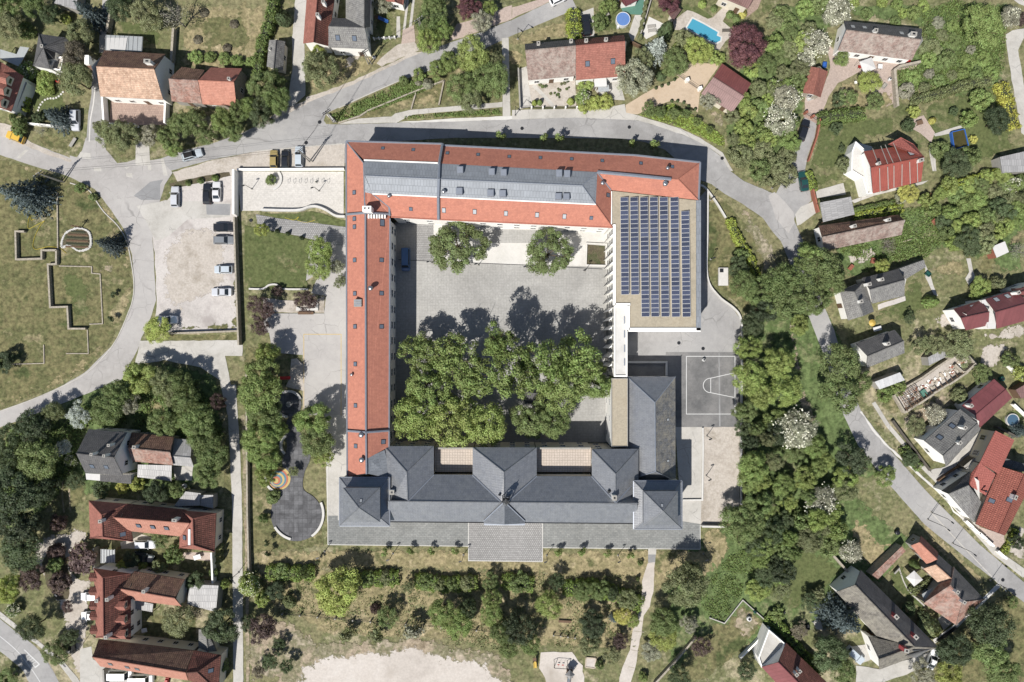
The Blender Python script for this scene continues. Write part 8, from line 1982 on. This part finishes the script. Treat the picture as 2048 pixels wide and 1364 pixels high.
# heart-shaped bed with its stones, and the double cross
hb_ = root('heart_flower_bed', W(*A01(620,545)), 'heart-shaped striped flower bed ringed with pale stones', 'flower bed'); ring = curve_px(A01.p(500,560,530,500,590,468,650,462,710,490,728,545,725,600,690,630,630,640,580,610,540,600,500,610),5, True)
HB = wpoly(ring); part('soil', [(p[0], p[1], .2) for p in HB], [tuple(range(len(HB)))], 'm_bed', hb_)
for k in range(6):
    y = 485 + k * 24; x0, x1 = (545 - k * 4,700 + k * 2) if k else (570,680); MB().tube([W(*A01(x0, y), .18), W(*A01(x1, y + 8), .18)], .2,5).part('flower_row', 'm_wood' if k % 2 else 'm_core', hb_)
sm = MB().lathe((0,0,0), [(.26,0),(.3, .16),(.2, .3)],6); sme = mesh('stone', sm.v, sm.f, 'm_concrete_white')
for i in range(0, len(ring),1):
    p = W(*ring[i]) - hb_.location; o = bpy.data.objects.new('stone', sme); link(o, hb_); o.location = p; o.scale = (VR2.uniform(.8,1.3), VR2.uniform(.7,1.2),1); o.rotation_euler = (0,0, VR2.uniform(0,6))
cx = W(*A01(650,458)); cr_ = root('double_cross', cx, 'dark double-barred cross standing at the flower bed', 'cross'); MB().box(cx, .16, .16,3.2).part('shaft', 'm_wood', cr_)
for z, w in ((2.1,1.6),(2.7,1.1)): MB().box(cx + Vector((0,0, z)), w, .14, .16).part('cross_bar', 'm_wood', cr_)
for k,(x, y) in enumerate(((305,905),(305,880),(313,858),(325,835),(340,815),(360,797),(382,788),(405,785),(428,786),(450,780),(470,768),(488,752),(503,735))): tag(MB().lathe(W(*A00(x, y)), [(.22,0),(.24, .08),(.18, .1)],8).obj('stepping_stone', 'm_concrete_white'), 'stepping stone ' + 'one two three four five six seven eight nine ten eleven twelve thirteen'.split()[k] + ' along the curved garden path', 'stepping stone', 'stepping stones')
for k in range(12): tag(MB().box(W(*A11(-57,590 + k * 30)), .75, .5, .1).obj('stepping_slab', 'm_concrete'), 'stepping slab in the school lawn, ' + 'first second third fourth fifth sixth seventh eighth ninth tenth eleventh twelfth'.split()[k] + ' from the top', 'stepping stone', 'stepping slabs of the school lawn')
tag(MB().tube([W(*q, .1) for q in curve_px(A01.p(280,320,285,370,250,395,235,360,225,460,300,430,355,400,320,440,280,520,262,600,290,628,380,608,470,618,530,660),5)], .05,4).obj('garden_hose', 'm_hose'), 'yellow hose snaking across the meadow', 'hose'); tag(MB().tube([W(*q, .1) for q in curve_px(A11.p(230,375,300,395,340,370,330,395,400,415,470,395),5)], .05,4).obj('garden_hose', 'm_hose'), 'yellow hose on the plaza lawn strip', 'hose')
# yard clutter on the farm and rubble plots
NOUN = ('chair', 'table', 'crate', 'barrel', 'bin', 'trough', 'bricks', 'brick pile', 'hutch', 'tank', 'play car', 'boat', 'swing bench', 'bench', 'bowl', 'toy', 'swing bench', 'machine', 'cabinet', 'planter', 'box', 'object')
def yard_thing(t, x, y, m, lab):
    """small yard things by what they are: seats have legs and a back, round ones are turned, crates are boarded"""
    nn = next(k for k in NOUN if k in lab); p = W(*t(x, y)) + Vector((0,0, .05)); a = VR2.uniform(0,3); r = root({'bricks': 'brick_stack', 'object': 'wrapped_bundle'}.get(nn, nn.replace(' ', '_')), p, lab, nn, None)
    if nn in ('chair', 'table', 'bench', 'swing bench'):
        w, d, h = {'chair': (.55, .55, .45), 'table': (1.0,1.0, .72)}.get(nn,(1.6, .6, .45)); ca, sa = math.cos(a), math.sin(a)
        MB().box(p + Vector((0,0, h)), w, d, .06, a).part('top' if nn == 'table' else 'seat', m, r)
        for u, v in ((-1,-1),(1,-1),(1,1),(-1,1)): q = Vector((u * w * .42 * ca - v * d * .42 * sa, u * w * .42 * sa + v * d * .42 * ca,0)); MB().box(p + q, .06, .06, h).part('leg', 'm_darkmetal', r)
        if nn != 'table': MB().box(p + Vector((-sa * d * .48, ca * d * .48, h)), w, .06, .5, a).part('backrest', m, r)
    elif nn in ('barrel', 'bin', 'tank', 'bowl', 'planter', 'object', 'toy'):
        k = .35 if nn in ('toy', 'bin') else .55; b = MB().lathe(p, [(k * .85,0),(k, .3),(k * .95, .8),(k * .6, .92)],14).part('body', m, r); MB().lathe(p + Vector((0,0, .92)), [(k * .55,0),(k * .5, .05)],14).part('lid', 'm_darkmetal', r)
    elif nn in ('crate', 'bricks', 'brick pile', 'trough', 'box', 'boat'):
        L = 1.8 if nn in ('boat', 'trough') else 1.1; ca, sa = math.cos(a), math.sin(a)
        for s in (-1,1): MB().box(p + Vector((-sa * .38 * s, ca * .38 * s,0)), L, .06, .55, a).part('side_board', m, r); MB().box(p + Vector((ca * L / 2 * s, sa * L / 2 * s,0)), .06, .82, .55, a).part('end_board', m, r)
        if 'brick' in nn:
            for i in range(4): MB().box(p + Vector((ca * (i - 1.5) * .26, sa * (i - 1.5) * .26, .1)), .22, .7, .55 + .08 * (i % 2), a).part('brick_row', m, r)
        else: MB().box(p + Vector((0,0, .08)), L, .75, .06, a).part('base', m, r)
    else:
        MB().box(p + Vector((0,0, .12)),1.3, .75, .5, a).part('body', m, r); MB().box(p + Vector((0,0, .62)), .7, .6, .32, a).part('cabin', m, r)
        for u in (-.45, .45):
            for v in (-.4, .4): MB().lathe(p + Vector((u * math.cos(a) - v * math.sin(a), u * math.sin(a) + v * math.cos(a),0)), [(.14,0),(.16, .1),(.12, .2)],8).part('wheel', 'm_tire', r)
CL = ((A30,720,540, 'm_red', 'red garden chair left of the white sunshade'),(A30,880,540, 'm_white', 'white round table right of the white sunshade'),(A30,1110,495, 'm_red', 'red crate by the farmhouse wall'),(A30,900,465, 'm_lightwood', 'wooden crate by the farmhouse wall, left'),(A30,1010,472, 'm_darkmetal', 'dark barrel box by the farmhouse wall'),(A30,445,522, 'm_blue', 'blue crate at the barn corner'),(A30,920,690, 'm_wall_grey', 'grey box in the stony farm corner'),(A30,960,640, 'm_white', 'white bin in the stony farm corner'),(A30,340,785, 'm_white', 'white trough below the small red barn'),(A30,690,665, 'm_wall_white', 'pale chair in the dry garden'),(A31,830,720, 'm_brick', 'stack of bricks in the worn yard, right'),(A31,655,772, 'm_brick', 'stack of bricks in the worn yard, left'),(A31,1318,410, 'm_brick', 'brick pile in the overgrown garden'),(A31,1268,825, 'm_green', 'green box beside the trampled path'),(A31,1262,200, 'm_brick', 'brown hutch below the seamed red roof'),(A32,1850,300, 'm_green', 'dark green tank behind the crimson roof'),(A32,1690,860, 'm_yellow', 'yellow play car in the yard of the grey house'),(A32,1515,1042, 'm_white', 'white boat frame beside the grey-roofed house'),(A02,1480,1155, 'm_white', 'white tank behind the trees above the sheds'),(A33,1020,165, 'm_darkmetal', 'dark wrapped object on the dry clearing'),(A33,1015,470, 'm_wall_grey', 'grey bench box by the lean-to wall'),(A23,1883,850, 'm_white', 'small round fire bowl on the bare plot'),(A23,1930,795, 'm_green', 'small green toy on the bare plot'),(A33,110,815, 'm_darkmetal', 'dark garden swing bench at the terrace garden'),(A33,310,920, 'm_darkmetal', 'dark shed roof box in the terrace garden'),(A03,1340,1345, 'm_red', 'red machine beside the white vans'),(A10,790,420, 'm_wall_grey', 'grey bin below the grey L-shaped house'),(A10,945,465, 'm_white', 'white cabinet on the verge'),(A00,480,650, 'm_red', 'red and white planter beside the hip-roofed house'),(A20,745,125, 'm_wall_grey', 'grey bench on the pool lawn'),(A22,1523,150, 'm_white', 'small white bin on the ball court') )
for t, x, y, m, lab in CL: yard_thing(t, x, y, m, lab)
for k in range(7): tag(MB().tube([W(*A31(980 + k * 22,600 - k * 7), .15 + k * .02), W(*A31(1100 + k * 14,560 - k * 4), .2)], .08,5).obj('log', 'm_lightwood'), 'cut log in the pile below the pink-tiled cottage', 'log', 'log pile below the cottage')
for p_ in ((600,700,560,720),(580,710,612,780)): tag(MB().tube([W(*A30(p_[0], p_[1]), .2), W(*A30(p_[2] + 20, p_[3]), .2)], .12,4).obj('beam', 'm_lightwood'), 'pale wooden beam on the dry garden, ' + ('upper' if p_[0] == 600 else 'lower'), 'beam')
wp = root('well_pavilion', W(1062,790), 'small dark-roofed shelter among the courtyard trees', 'shelter'); roof_slab('roof', [W(1040,782,3), W(1098,790,3), W(1092,812,3), W(1050,806,3)], [(0,1,2,3)], 'm_greydark', wp, .15)
for x, y in ((1043,784),(1095,791),(1089,810),(1052,805)): q = W(x, y,3); MB().box((q.x, q.y,0), .2, .2,2.85).part('post', 'm_wood', wp)
